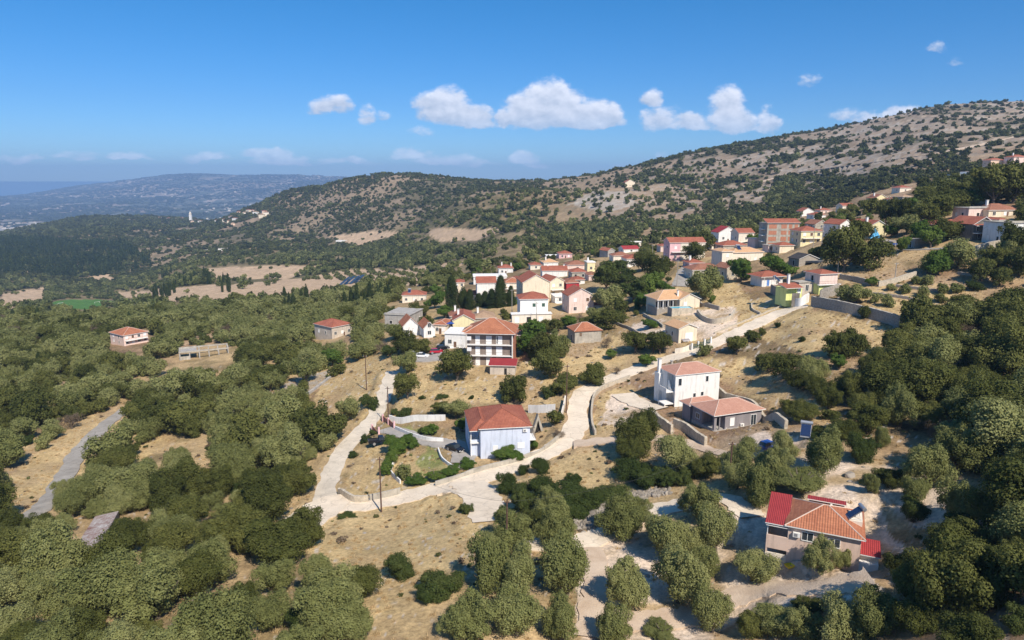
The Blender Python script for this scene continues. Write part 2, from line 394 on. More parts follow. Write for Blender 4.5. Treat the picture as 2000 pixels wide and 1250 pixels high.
def pad(cx, cy, ang, hx, hy, z, slope=.55, gap=.6):
    """cut the slope back round a building platform (centre, half sizes, floor height)"""
    R2 = max(hx, hy) * 1.5 + 12
    m = (np.abs(XG - cx) < R2) & (np.abs(YG - cy) < R2)
    dx, dy = XG[m] - cx, YG[m] - cy
    u = np.abs(dx * math.cos(ang) + dy * math.sin(ang)) - hx - gap; v = np.abs(-dx * math.sin(ang) + dy * math.cos(ang)) - hy - gap
    d = np.hypot(np.maximum(u, 0), np.maximum(v, 0))
    G[m] = np.minimum(G[m], (z - CZ - .06 + slope * d) / YG[m])


def rdist(x, y):
    """clearance to the nearest road edge (array)"""
    b = np.full(np.shape(x), 1e9)
    for nm, pts, w, kd, lb in road_w:
        d, _ = seg_dist(np.asarray(x, float), np.asarray(y, float), pts[::3] + [pts[-1]])
        b = np.minimum(b, d - w / 2)
    return b


def tag(o, label=None, cat=None, group=None, kind=None):
    if label: o['label'] = label
    if cat: o['category'] = cat
    if group: o['group'] = group
    if kind: o['kind'] = kind
    return o


def link(o, parent=None):
    COL.objects.link(o)
    if parent is not None: o.parent = parent
    return o


def npmesh(name, V, Q, mats, midx=None, smooth=False):
    """mesh from an (n,3) array and an (m,4) quad array"""
    V = np.asarray(V, np.float32); Q = np.asarray(Q, np.int32)
    me = bpy.data.meshes.new(name)
    me.vertices.add(len(V)); me.vertices.foreach_set('co', V.ravel())
    k = Q.shape[1]
    me.loops.add(Q.size); me.loops.foreach_set('vertex_index', Q.ravel())
    me.polygons.add(len(Q)); me.polygons.foreach_set('loop_start', np.arange(0, Q.size, k, dtype=np.int32))
    if midx is not None: me.polygons.foreach_set('material_index', np.asarray(midx, np.int32))
    me.polygons.foreach_set('use_smooth', np.full(len(Q), bool(smooth)))
    for m in mats: me.materials.append(m)
    me.update()
    return me


# ---- material helper
def newmat(name):
    m = bpy.data.materials.new(name); m.use_nodes = True
    n = m.node_tree; b = n.nodes['Principled BSDF']
    b.inputs['Specular IOR Level'].default_value = 0.25
    return m, n, b


def mat(name, col, rough=0.85, var=0.12, scale=1.5, bump=0.0, bscale=None, spec=0.25, metal=0.0, col2=None):
    m, n, b = newmat(name)
    b.inputs['Roughness'].default_value = rough; b.inputs['Metallic'].default_value = metal
    b.inputs['Specular IOR Level'].default_value = spec
    t = n.nodes.new('ShaderNodeTexCoord')
    no = n.nodes.new('ShaderNodeTexNoise'); no.inputs['Scale'].default_value = scale; no.inputs['Detail'].default_value = 6
    no.inputs['Roughness'].default_value = 0.65
    n.links.new(t.outputs['Object'], no.inputs['Vector'])
    mp = n.nodes.new('ShaderNodeMapRange'); mp.inputs['From Min'].default_value = .3; mp.inputs['From Max'].default_value = .7
    n.links.new(no.outputs[0], mp.inputs[0])
    mix = n.nodes.new('ShaderNodeMixRGB'); n.links.new(mp.outputs[0], mix.inputs[0])
    c2 = col2 if col2 else tuple(c * (1 - var * 2) for c in col)
    c1 = col if col2 else tuple(min(1, c * (1 + var * .6)) for c in col)
    mix.inputs[1].default_value = (*c2, 1); mix.inputs[2].default_value = (*c1, 1)
    n.links.new(mix.outputs[0], b.inputs['Base Color'])
    if bump:
        nb = n.nodes.new('ShaderNodeTexNoise'); nb.inputs['Scale'].default_value = bscale or scale * 4; nb.inputs['Detail'].default_value = 5
        n.links.new(t.outputs['Object'], nb.inputs['Vector'])
        bp = n.nodes.new('ShaderNodeBump'); bp.inputs['Strength'].default_value = bump; bp.inputs['Distance'].default_value = 0.15
        n.links.new(nb.outputs[0], bp.inputs['Height']); n.links.new(bp.outputs[0], b.inputs['Normal'])
    return m


# ---- ground colours: dry grass, bare earth, limestone, undergrowth
POLY = {
 'yellow': [[(600, 810), (640, 725), (700, 688), (765, 695), (768, 740), (738, 790), (700, 830), (640, 850)],
            [(762, 745), (860, 700), (1000, 715), (1090, 690), (1130, 700), (1200, 655), (1320, 700), (1200, 742), (1130, 765), (1100, 800), (1030, 790), (930, 785), (900, 800), (770, 812)],
            [(600, 1020), (700, 1000), (900, 960), (960, 1010), (935, 1080), (860, 1130), (820, 1250), (700, 1250), (650, 1150), (610, 1080)],
            [(670, 960), (700, 880), (750, 870), (900, 930), (840, 955), (720, 980)],
            [(1350, 700), (1460, 700), (1560, 760), (1700, 840), (1640, 860), (1540, 800), (1440, 770)],
            [(1480, 660), (1570, 605), (1740, 640), (1750, 680), (1600, 700)],
            [(1640, 540), (1900, 560), (1980, 620), (1700, 620)],
            [(1150, 850), (1170, 770), (1230, 750), (1280, 800), (1300, 850)],
            [(1040, 930), (1100, 890), (1220, 870), (1230, 930), (1120, 980)],
            [(1470, 590), (1560, 560), (1600, 600), (1500, 640), (1400, 660), (1330, 690), (1320, 560), (1420, 530)],
            [(100, 800), (250, 820), (330, 860), (250, 930), (0, 980), (0, 940), (120, 850)],
            [(360, 790), (470, 770), (460, 800)]],
 'pale': [[(1130, 1070), (1240, 1010), (1400, 960), (1500, 955), (1700, 950), (1800, 1060), (1700, 1130), (1740, 1180), (1560, 1170), (1420, 1250), (1130, 1250)],
          [(1500, 860), (1560, 850), (1700, 900), (1900, 960), (2000, 1010), (1900, 1040), (1700, 960), (1560, 960)],
          [(1230, 640), (1290, 610), (1440, 600), (1440, 640), (1380, 660), (1250, 660)],
          [(1380, 860), (1500, 840), (1530, 880), (1430, 900)],
          [(1170, 830), (1200, 770), (1270, 780), (1290, 830)]],
 'field': [[(150, 545), (195, 536), (238, 537), (215, 550)],
           [(215, 572), (350, 562), (420, 555), (452, 556), (560, 545), (650, 540), (708, 545), (700, 562), (600, 574), (520, 584), (440, 588), (350, 590), (240, 580)],
           [(590, 545), (680, 526), (840, 524), (820, 560), (700, 550)],
           [(800, 522), (900, 510), (935, 508), (860, 530)],
           [(380, 525), (520, 518), (640, 520), (560, 545), (430, 545)],
           [(825, 450), (860, 445), (930, 448), (980, 444), (975, 455), (930, 470), (860, 472)],
           [(640, 462), (740, 450), (790, 455), (700, 480)],
           [(0, 575), (90, 560), (85, 590), (0, 610)]],
 'green': [[(82, 600), (108, 588), (140, 585), (190, 585), (240, 590), (215, 598), (170, 604), (115, 605)]],
 'lawn': [[(815, 905), (838, 868), (852, 872), (872, 905), (890, 925), (850, 935), (825, 930)], [(780, 835), (800, 838), (850, 850), (840, 856), (790, 848)]],
 'rock': [[(1110, 400), (1160, 372), (1230, 375), (1240, 400), (1190, 415)],
          [(340, 820), (480, 790), (600, 730), (650, 720), (560, 820), (480, 850)]],
}
NZ1 = fbm(XG / 5, YG / 5, 4, 21)
NZ2 = fbm(XG / 22, YG / 22, 4, 31)
NZ3 = fbm(XG / 90, YG / 90, 4, 41)
FINE = fbm(XG / 1.2, YG / 1.2, 2, 51)
PXG, PYG, _ = proj(XG, YG, CZ + G * YG)
jx = (NZ1 - .5) * np.clip(2600 / YG, 3, 46) + (FINE - .5) * 10; jy = (NZ2 - .5) * np.clip(1600 / YG, 2, 26)
c_earth = np.array([.33, .215, .13]); c_yel = np.array([.55, .405, .205]); c_pale = np.array([.74, .60, .475])
c_under = np.array([.13, .115, .055]); c_rock = np.array([.42, .38, .33]); c_red = np.array([.26, .14, .085])
c_field = np.array([.52, .375, .245]); c_tan = np.array([.42, .30, .185])


def mixc(A, col, k):
    return A * (1 - k[..., None]) + np.asarray(col) * k[..., None]


def sstep(x, a, b):
    t = np.clip((x - a) / (b - a), 0, 1); return t * t * (3 - 2 * t)


CG = np.broadcast_to(c_tan, G.shape + (3,)).copy()
CG = mixc(CG, c_earth, sstep(NZ2, .42, .62))
CG = mixc(CG, c_red, sstep(NZ1, .58, .75) * .5)
CG = mixc(CG, c_yel, sstep(NZ3, .45, .6) * .55 * (YG < 500))
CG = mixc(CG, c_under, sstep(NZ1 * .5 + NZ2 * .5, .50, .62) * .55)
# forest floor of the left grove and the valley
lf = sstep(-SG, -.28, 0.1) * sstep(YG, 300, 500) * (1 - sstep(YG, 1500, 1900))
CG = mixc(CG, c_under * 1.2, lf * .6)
hillr = sstep(SG, 0.0, .35) * sstep(YG, 600, 900)
CG = mixc(CG, [.31, .245, .185], hillr * .85)
CG = mixc(CG, c_rock * .85, hillr * sstep(NZ1 * .6 + NZ2 * .4, .5, .58) * .8)
CG = mixc(CG, [.20, .15, .10], hillr * sstep(NZ3, .45, .62) * .6)
TERR = ((CG[..., 0] * 0 + (G * YG) / 9.0 + NZ3 * 3) % 1)
CG = mixc(CG, [.44, .36, .27], hillr * (TERR < .16) * sstep(NZ2, .4, .6) * .7)
hillm = sstep(YG, 1150, 1400) * (1 - sstep(YG, 2400, 3200)) * (1 - hillr)
CG = mixc(CG, [.29, .22, .15], hillm * .75)
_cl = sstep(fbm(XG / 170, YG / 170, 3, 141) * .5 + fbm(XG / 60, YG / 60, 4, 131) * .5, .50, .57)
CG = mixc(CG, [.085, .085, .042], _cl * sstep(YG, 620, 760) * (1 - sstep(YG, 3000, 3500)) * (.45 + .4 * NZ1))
for k, col, amt in (('yellow', c_yel, .85), ('pale', c_pale, .9), ('field', c_field, .95), ('rock', c_rock, .8), ('lawn', (.22, .24, .08), .85), ('green', (.09, .19, .045), 1)):
    for pl in POLY[k]:
        sc_ = .15 if k in ('green',) else 1
        m = inpoly(PXG + jx * sc_, PYG + jy * sc_, pl) & (YG < (1400 if k in ('field', 'green', 'rock') else 420))
        if k in ('field', 'rock'): m &= YG > (150)
        v = (0.55 + .45 * sstep(NZ1, .35, .6)) if k not in ('green', 'field', 'pale') else (sstep(NZ1 * .6 + NZ2 * .4, .38, .55) * .9 + .08 if k == 'pale' else 1.0)
        CG = np.where(m[..., None], mixc(CG, col, amt * (v if np.ndim(v) else np.full(G.shape, v))), CG)
# mowing of patches inside the yellow fields
CG *= (0.80 + .4 * FINE)[..., None] * np.where(YG < 400, 1, 1)[..., None]
CG *= (0.86 + .28 * NZ1)[..., None]
stone = (sstep(fbm(XG / .7, YG / .7, 2, 77), .74, .82) * (YG < 250) * sstep(NZ2, .45, .6))
CG = mixc(CG, [.58, .52, .45], stone * .8)
# far country across the bay: woods, pale clearings
far = YG > 3600
fc = np.broadcast_to(np.array([.10, .11, .07]), G.shape + (3,)).copy()
fnz = fbm(XG / 520, YG / 700, 5, 91)
fc = mixc(fc, [.30, .24, .17], sstep(fnz, .50, .60))
fc = mixc(fc, [.46, .38, .30], sstep(fbm(XG / 260, YG / 420, 4, 97), .64, .72))
fc = mixc(fc, [.20, .17, .12], sstep(fbm(XG / 150, YG / 200, 3, 99), .5, .7) * .7)
fc = mixc(fc, [.60, .54, .48], (YG < 5300) * sstep(fbm(XG / 60, YG / 60, 2, 98), .4, .6) * .8)
CG = np.where(far[..., None], fc, CG)
CG = np.clip(CG, 0.01, .9)


def ground_material():
    m, n, b = newmat('dry_ground')
    at = n.nodes.new('ShaderNodeAttribute'); at.attribute_name = 'albedo'
    t = n.nodes.new('ShaderNodeTexCoord')
    geo = n.nodes.new('ShaderNodeNewGeometry')
    n1 = n.nodes.new('ShaderNodeTexNoise'); n1.inputs['Scale'].default_value = 1.7; n1.inputs['Detail'].default_value = 8; n1.inputs['Roughness'].default_value = .72
    n.links.new(t.outputs['Object'], n1.inputs['Vector'])
    n2 = n.nodes.new('ShaderNodeTexNoise'); n2.inputs['Scale'].default_value = .12; n2.inputs['Detail'].default_value = 7; n2.inputs['Roughness'].default_value = .7
    n.links.new(t.outputs['Object'], n2.inputs['Vector'])
    mp = n.nodes.new('ShaderNodeMapRange'); mp.inputs['From Min'].default_value = .32; mp.inputs['From Max'].default_value = .7
    mp.inputs['To Min'].default_value = .60; mp.inputs['To Max'].default_value = 1.32
    n.links.new(n1.outputs[0], mp.inputs[0])
    mp2 = n.nodes.new('ShaderNodeMapRange'); mp2.inputs['From Min'].default_value = .32; mp2.inputs['From Max'].default_value = .7
    mp2.inputs['To Min'].default_value = .82; mp2.inputs['To Max'].default_value = 1.15
    n.links.new(n2.outputs[0], mp2.inputs[0])
    mu = n.nodes.new('ShaderNodeMath'); mu.operation = 'MULTIPLY'
    n.links.new(mp.outputs[0], mu.inputs[0]); n.links.new(mp2.outputs[0], mu.inputs[1])
    vm = n.nodes.new('ShaderNodeVectorMath'); vm.operation = 'SCALE'
    n.links.new(at.outputs['Color'], vm.inputs[0]); n.links.new(mu.outputs[0], vm.inputs['Scale'])
    n.links.new(vm.outputs[0], b.inputs['Base Color'])
    b.inputs['Roughness'].default_value = 1; b.inputs['Specular IOR Level'].default_value = .05
    bp = n.nodes.new('ShaderNodeBump'); bp.inputs['Strength'].default_value = .7; bp.inputs['Distance'].default_value = .35
    n.links.new(n1.outputs[0], bp.inputs['Height']); n.links.new(bp.outputs[0], b.inputs['Normal'])
    return m


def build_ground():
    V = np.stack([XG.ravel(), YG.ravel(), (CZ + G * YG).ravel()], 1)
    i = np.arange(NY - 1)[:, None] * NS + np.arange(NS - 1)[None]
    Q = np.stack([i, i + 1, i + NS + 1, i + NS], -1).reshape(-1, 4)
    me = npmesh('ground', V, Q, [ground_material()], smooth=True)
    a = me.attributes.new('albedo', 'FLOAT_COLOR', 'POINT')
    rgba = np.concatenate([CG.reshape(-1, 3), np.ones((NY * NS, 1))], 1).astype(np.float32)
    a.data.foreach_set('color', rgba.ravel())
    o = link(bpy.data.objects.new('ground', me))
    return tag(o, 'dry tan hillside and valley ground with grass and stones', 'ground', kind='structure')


# sea: one sheet to the horizon
_sm = mat('sea_water', (.012, .05, .14), .25, .1, .002, spec=.5)
_v = [(-110000, -3000, 0), (110000, -3000, 0), (110000, 110000, 0), (-110000, 110000, 0)]
_o = link(bpy.data.objects.new('sea', npmesh('sea', _v, [(0, 1, 2, 3)], [_sm])))
tag(_o, 'deep blue sea beyond the far hills', 'sea', kind='structure')

# ---- roads
ROADM = {
    'lane': mat('pale_concrete', (.76, .65, .51), .9, .08, .35, .3, 6, col2=(.62, .52, .40)),
    'lane2': mat('worn_concrete', (.64, .56, .45), .9, .1, .3, .3, 6),
    'dirt': mat('dirt_track', (.62, .50, .38), .95, .12, .4, .5, 5, col2=(.46, .34, .24)),
    'asph': mat('old_asphalt', (.36, .33, .29), .9, .12, .5, .2, 8),
    'yard': mat('grey_concrete', (.40, .365, .325), .9, .1, .4, .2, 8),
}


def crack(m, sc=.33, dark=.62):
    n = m.node_tree; b = n.nodes['Principled BSDF']; src = b.inputs['Base Color'].links[0].from_socket
    t = n.nodes.new('ShaderNodeTexCoord'); v = n.nodes.new('ShaderNodeTexVoronoi'); v.feature = 'DISTANCE_TO_EDGE'; v.inputs['Scale'].default_value = sc
    w = n.nodes.new('ShaderNodeTexNoise'); w.inputs['Scale'].default_value = 1.1; w.inputs['Detail'].default_value = 4
    n.links.new(t.outputs['Object'], w.inputs['Vector'])
    ad = n.nodes.new('ShaderNodeVectorMath'); ad.operation = 'MULTIPLY_ADD'; ad.inputs[1].default_value = (1.6, 1.6, 0)
    n.links.new(w.outputs['Color'], ad.inputs[0]); n.links.new(t.outputs['Object'], ad.inputs[2]); n.links.new(ad.outputs[0], v.inputs['Vector'])
    r = n.nodes.new('ShaderNodeMapRange'); r.inputs['From Min'].default_value = .006; r.inputs['From Max'].default_value = .03; r.inputs['To Min'].default_value = .8; r.inputs['To Max'].default_value = 1
    n.links.new(v.outputs['Distance'], r.inputs[0])
    p = n.nodes.new('ShaderNodeTexNoise'); p.inputs['Scale'].default_value = .18; p.inputs['Detail'].default_value = 8; p.inputs['Roughness'].default_value = .7; n.links.new(t.outputs['Object'], p.inputs['Vector'])
    q = n.nodes.new('ShaderNodeMapRange'); q.inputs['From Min'].default_value = .35; q.inputs['From Max'].default_value = .6; q.inputs['To Min'].default_value = .90; q.inputs['To Max'].default_value = 1.05
    n.links.new(p.outputs[0], q.inputs[0])
    k = n.nodes.new('ShaderNodeMath'); k.operation = 'MULTIPLY'; n.links.new(r.outputs[0], k.inputs[0]); n.links.new(q.outputs[0], k.inputs[1])
    vm = n.nodes.new('ShaderNodeVectorMath'); vm.operation = 'SCALE'; n.links.new(src, vm.inputs[0]); n.links.new(k.outputs[0], vm.inputs['Scale'])
    n.links.new(vm.outputs[0], b.inputs['Base Color'])


for _k in ('lane', 'lane2', 'asph', 'yard'): crack(ROADM[_k])


def strip(name, pts, w, m, lift=.05, skirt=.5, wob=.38):
    V, Q = [], []
    K = 5
    for i, p in enumerate(pts):
        a = pts[max(i - 1, 0)]; b = pts[min(i + 1, len(pts) - 1)]
        t = Vector((b.x - a.x, b.y - a.y, 0)).normalized(); nn = Vector((-t.y, t.x, 0))
        wl = w / 2 + wob * (random.random() - .5) * 2; wr = w / 2 + wob * (random.random() - .5) * 2
        for k in range(K):
            f = k / (K - 1)
            q = p + nn * (wl * (1 - f) - wr * f)
            V.append((q.x, q.y, p.z + lift - .03 * abs(f - .5) * 2))
        for f, e in ((0, wl), (1, -wr)):
            q = p + nn * e; V.append((q.x, q.y, p.z - skirt))
    n = K + 2
    for i in range(len(pts) - 1):
        for k in range(K - 1):
            Q.append((i * n + k, i * n + k + 1, (i + 1) * n + k + 1, (i + 1) * n + k))
        Q.append((i * n + K, i * n, (i + 1) * n, (i + 1) * n + K))
        Q.append((i * n + K - 1, i * n + K + 1, (i + 1) * n + K + 1, (i + 1) * n + K - 1))
    return link(bpy.data.objects.new(name, npmesh(name, V, Q, [m])))


for k, (nm, pts, w, kd, lb) in enumerate(road_w):
    o = strip(nm, pts, w, ROADM[kd], lift=.05 + .012 * k)
    tag(o, lb, 'road', kind='structure')
# ------------------------------------------------------------------ buildings
FOOT = []
LAND = []


def roofmat(name, col, col2, pitch=.30):
    m, n, b = newmat(name)
    uv = n.nodes.new('ShaderNodeUVMap')
    sp = n.nodes.new('ShaderNodeSeparateXYZ'); n.links.new(uv.outputs[0], sp.inputs[0])
    def math_(op, a, bb=None):
        q = n.nodes.new('ShaderNodeMath'); q.operation = op
        for i, v in enumerate((a, bb)):
            if v is None: continue
            if isinstance(v, (int, float)): q.inputs[i].default_value = v
            else: n.links.new(v, q.inputs[i])
        return q.outputs[0]
    su = math_('ABSOLUTE', math_('SINE', math_('MULTIPLY', sp.outputs[0], math.pi / pitch)))
    rv = math_('FRACT', math_('MULTIPLY', sp.outputs[1], 1 / .42))
    hgt = math_('ADD', math_('MULTIPLY', su, .06), math_('MULTIPLY', rv, .03))
    no = n.nodes.new('ShaderNodeTexNoise'); no.inputs['Scale'].default_value = 2.2; no.inputs['Detail'].default_value = 6
    n.links.new(uv.outputs[0], no.inputs['Vector'])
    n2 = n.nodes.new('ShaderNodeTexNoise'); n2.inputs['Scale'].default_value = .45; n2.inputs['Detail'].default_value = 4
    t = n.nodes.new('ShaderNodeTexCoord'); n.links.new(t.outputs['Object'], n2.inputs['Vector'])
    f = math_('ADD', math_('MULTIPLY', no.outputs[0], .6), math_('MULTIPLY', n2.outputs[0], .6))
    mp = n.nodes.new('ShaderNodeMapRange'); mp.inputs['From Min'].default_value = .42; mp.inputs['From Max'].default_value = .78
    n.links.new(f, mp.inputs[0])
    mix = n.nodes.new('ShaderNodeMixRGB'); mix.inputs[1].default_value = (*col2, 1); mix.inputs[2].default_value = (*col, 1)
    n.links.new(mp.outputs[0], mix.inputs[0])
    gap = math_('MULTIPLY', math_('ADD', .72, math_('MULTIPLY', su, .28)), math_('ADD', .86, math_('MULTIPLY', rv, .14)))
    vm = n.nodes.new('ShaderNodeVectorMath'); vm.operation = 'SCALE'
    n.links.new(mix.outputs[0], vm.inputs[0]); n.links.new(gap, vm.inputs['Scale'])
    n.links.new(vm.outputs[0], b.inputs['Base Color'])
    b.inputs['Roughness'].default_value = .85
    bp = n.nodes.new('ShaderNodeBump'); bp.inputs['Strength'].default_value = .8; bp.inputs['Distance'].default_value = 1.0
    n.links.new(hgt, bp.inputs['Height']); n.links.new(bp.outputs[0], b.inputs['Normal'])
    return m


RM = {
    'red': roofmat('red_tiles', (.47, .165, .10), (.30, .095, .06)),
    'orange': roofmat('orange_tiles', (.55, .225, .12), (.36, .13, .07)),
    'old': roofmat('weathered_tiles', (.44, .20, .125), (.28, .125, .08)),
    'crimson': roofmat('crimson_sheets', (.42, .055, .055), (.33, .04, .045), .22),
    'salmon': roofmat('salmon_tiles', (.60, .335, .245), (.48, .24, .17)),
    'ochre': roofmat('ochre_tiles', (.74, .46, .255), (.62, .36, .19)),
    'slate': roofmat('dark_slates', (.10, .09, .085), (.05, .045, .045)),
    'tan': roofmat('tan_tiles', (.52, .36, .24), (.38, .25, .16)),
    'rust': roofmat('rusty_sheets', (.62, .58, .54), (.26, .13, .10), .5),
}
ST = mat('rubble_stone', (.42, .375, .32), .95, .3, 2.6, .9, 3.2, col2=(.24, .21, .175))
_mat0 = mat


def mat(name, col, rough=.85, var=.12, scale=1.5, bump=0.0, *a, **k):
    """painted walls: rain streaks and dirt along the foot of the paint"""
    m = _mat0(name, col, rough, var, scale, bump, *a, **k)
    n = m.node_tree; b = n.nodes['Principled BSDF']; lk = b.inputs['Base Color'].links[0]; src = lk.from_socket
    t = n.nodes.new('ShaderNodeTexCoord'); mp = n.nodes.new('ShaderNodeMapping'); mp.inputs['Scale'].default_value = (1.6, 1.6, .22)
    n.links.new(t.outputs['Object'], mp.inputs[0])
    no = n.nodes.new('ShaderNodeTexNoise'); no.inputs['Scale'].default_value = 1.0; no.inputs['Detail'].default_value = 5; no.inputs['Roughness'].default_value = .6
    n.links.new(mp.outputs[0], no.inputs['Vector'])
    r = n.nodes.new('ShaderNodeMapRange'); r.inputs['From Min'].default_value = .50; r.inputs['From Max'].default_value = .78; r.inputs['To Min'].default_value = 1.0; r.inputs['To Max'].default_value = .66
    n.links.new(no.outputs[0], r.inputs[0])
    vm = n.nodes.new('ShaderNodeVectorMath'); vm.operation = 'SCALE'; n.links.new(src, vm.inputs[0]); n.links.new(r.outputs[0], vm.inputs['Scale'])
    n.links.new(vm.outputs[0], b.inputs['Base Color'])
    return m


WM = {
    'white': mat('white_render', (.80, .78, .74), .8, .05, .5, .05),
    'cream': mat('cream_render', (.76, .66, .50), .85, .06, .5, .05),
    'ivory': mat('ivory_render', (.78, .70, .58), .85, .06, .5, .05),
    'yellow': mat('yellow_render', (.80, .70, .42), .85, .06, .5, .05),
    'lime': mat('lime_render', (.72, .76, .30), .85, .05, .5, .05),
    'pink': mat('pink_render', (.74, .47, .48), .85, .06, .5, .05),
    'rose': mat('rose_render', (.78, .60, .52), .85, .06, .5, .05),
    'peach': mat('peach_render', (.76, .56, .42), .85, .06, .5, .05),
    'salmonw': mat('salmon_render', (.70, .52, .42), .85, .06, .6, .05),
    'crimson': mat('crimson_render', (.45, .05, .06), .85, .1, .5, .05),
    'beige': mat('beige_render', (.55, .48, .40), .85, .1, .5, .05),
    'grey': mat('grey_render', (.27, .245, .25), .85, .06, .5, .05),
    'blue': mat('pale_blue_render', (.60, .65, .76), .85, .05, .4, .05),
    'brown': mat('taupe_render', (.26, .205, .17), .9, .08, .5, .05),
    'brickr': mat('orange_brick', (.48, .21, .13), .9, .12, 2, .2),
    'concrete': mat('raw_concrete', (.42, .395, .36), .95, .15, .5, .2, 5),
    'olddark': mat('old_grey_plaster', (.20, .18, .155), .95, .25, .7, .3, 4),
    'oldlight': mat('aged_plaster', (.46, .42, .35), .95, .2, .6, .3, 4),
    'stone': ST,
    'palestone': mat('pale_stone', (.60, .52, .40), .95, .2, 2.2, .8, 3.0, col2=(.38, .33, .26)),
}
mat = _mat0
TRIM = mat('white_trim', (.82, .80, .76), .6, .04, 1)
GLASS = mat('window_glass', (.035, .045, .055), .08, .1, .8, spec=.6)
DARKOPEN = mat('unlit_interior', (.03, .028, .026), .9, .1, 1)  # near-black colour stands in for the shade inside openings
SHUT = mat('white_shutter', (.80, .79, .77), .6, .03, 8)
BRSH = mat('brown_shutter', (.16, .09, .055), .7, .08, 6)
GRSH = mat('green_shutter', (.05, .10, .075), .7, .08, 6)
BLSH = mat('blue_shutter', (.12, .24, .55), .7, .08, 6)
METAL = mat('grey_metal', (.45, .46, .48), .4, .06, 2, spec=.5, metal=.6)
PANEL = mat('solar_glass', (.02, .035, .09), .15, .1, 3, spec=.6)
MORTAR = mat('pale_mortar', (.66, .52, .43), .95, .12, 3)
WOODB = mat('weathered_wood', (.19, .13, .09), .9, .15, 3, .3)
RAIL = mat('dark_railing', (.16, .14, .13), .6, .06, 2)


class MB:
    """collects boxes and polygons into one mesh"""
    def __init__(s): s.v, s.f, s.m, s.uv, s.mats = [], [], [], [], []
    def mi(s, m):
        if m not in s.mats: s.mats.append(m)
        return s.mats.index(m)
    def poly(s, pts, m, uv=None):
        n = len(s.v); s.v += [tuple(p) for p in pts]; s.f.append(tuple(range(n, n + len(pts)))); s.m.append(s.mi(m))
        s.uv.append(uv or [(0, 0)] * len(pts)); return s
    def box(s, x0, x1, y0, y1, z0, z1, m):
        c = [(x0, y0, z0), (x1, y0, z0), (x1, y1, z0), (x0, y1, z0), (x0, y0, z1), (x1, y0, z1), (x1, y1, z1), (x0, y1, z1)]
        n = len(s.v); s.v += c; k = s.mi(m)
        for f in [(0, 3, 2, 1), (4, 5, 6, 7), (0, 1, 5, 4), (1, 2, 6, 5), (2, 3, 7, 6), (3, 0, 4, 7)]:
            s.f.append(tuple(n + i for i in f)); s.m.append(k); s.uv.append([(c[i][0] + c[i][1], c[i][2]) for i in f])
        return s
    def bar(s, a, b, r, m, n=6):
        v, q = tube_geo_([a, b], [r, r], n); k0 = len(s.v); s.v += [tuple(p) for p in v]; k = s.mi(m)
        for f in q: s.f.append(tuple(int(i) + k0 for i in f)); s.m.append(k); s.uv.append([(0, 0)] * 4)
        return s
    def build(s, name, parent=None):
        me = bpy.data.meshes.new(name); me.from_pydata(s.v, [], s.f)
        for m in s.mats: me.materials.append(m)
        me.polygons.foreach_set('material_index', s.m)
        ul = me.uv_layers.new(name='UVMap'); ul.data.foreach_set('uv', [c for f in s.uv for p in f for c in p])
        me.update()
        return link(bpy.data.objects.new(name, me), parent)


def tube_geo_(pts, rad, n=6):
    V, Q = [], []
    for i, p in enumerate(pts):
        p = np.array(p, float); a = np.array(pts[max(i - 1, 0)], float); b = np.array(pts[min(i + 1, len(pts) - 1)], float)
        t = (b - a) / (np.linalg.norm(b - a) + 1e-9)
        u = np.cross(t, [0.31, .95, .05]); u /= np.linalg.norm(u) + 1e-9; v = np.cross(t, u)
        for k in range(n):
            th = 2 * math.pi * k / n; V.append(p + (u * math.cos(th) + v * math.sin(th)) * rad[i])
    for i in range(len(pts) - 1):
        for k in range(n): Q.append((i * n + k, i * n + (k + 1) % n, (i + 1) * n + (k + 1) % n, (i + 1) * n + k))
    return V, Q


def roof_plane(mb, pts, m, th=.16):
    """tiled plane: pts[0]-pts[1] is the eave; UV in metres"""
    a, b = Vector(pts[0]), Vector(pts[1]); u = (b - a).normalized()
    nrm = (Vector(pts[1]) - a).cross(Vector(pts[2]) - a).normalized(); v = nrm.cross(u)
    uv = [((Vector(p) - a).dot(u), (Vector(p) - a).dot(v)) for p in pts]
    mb.poly(pts, m, uv)


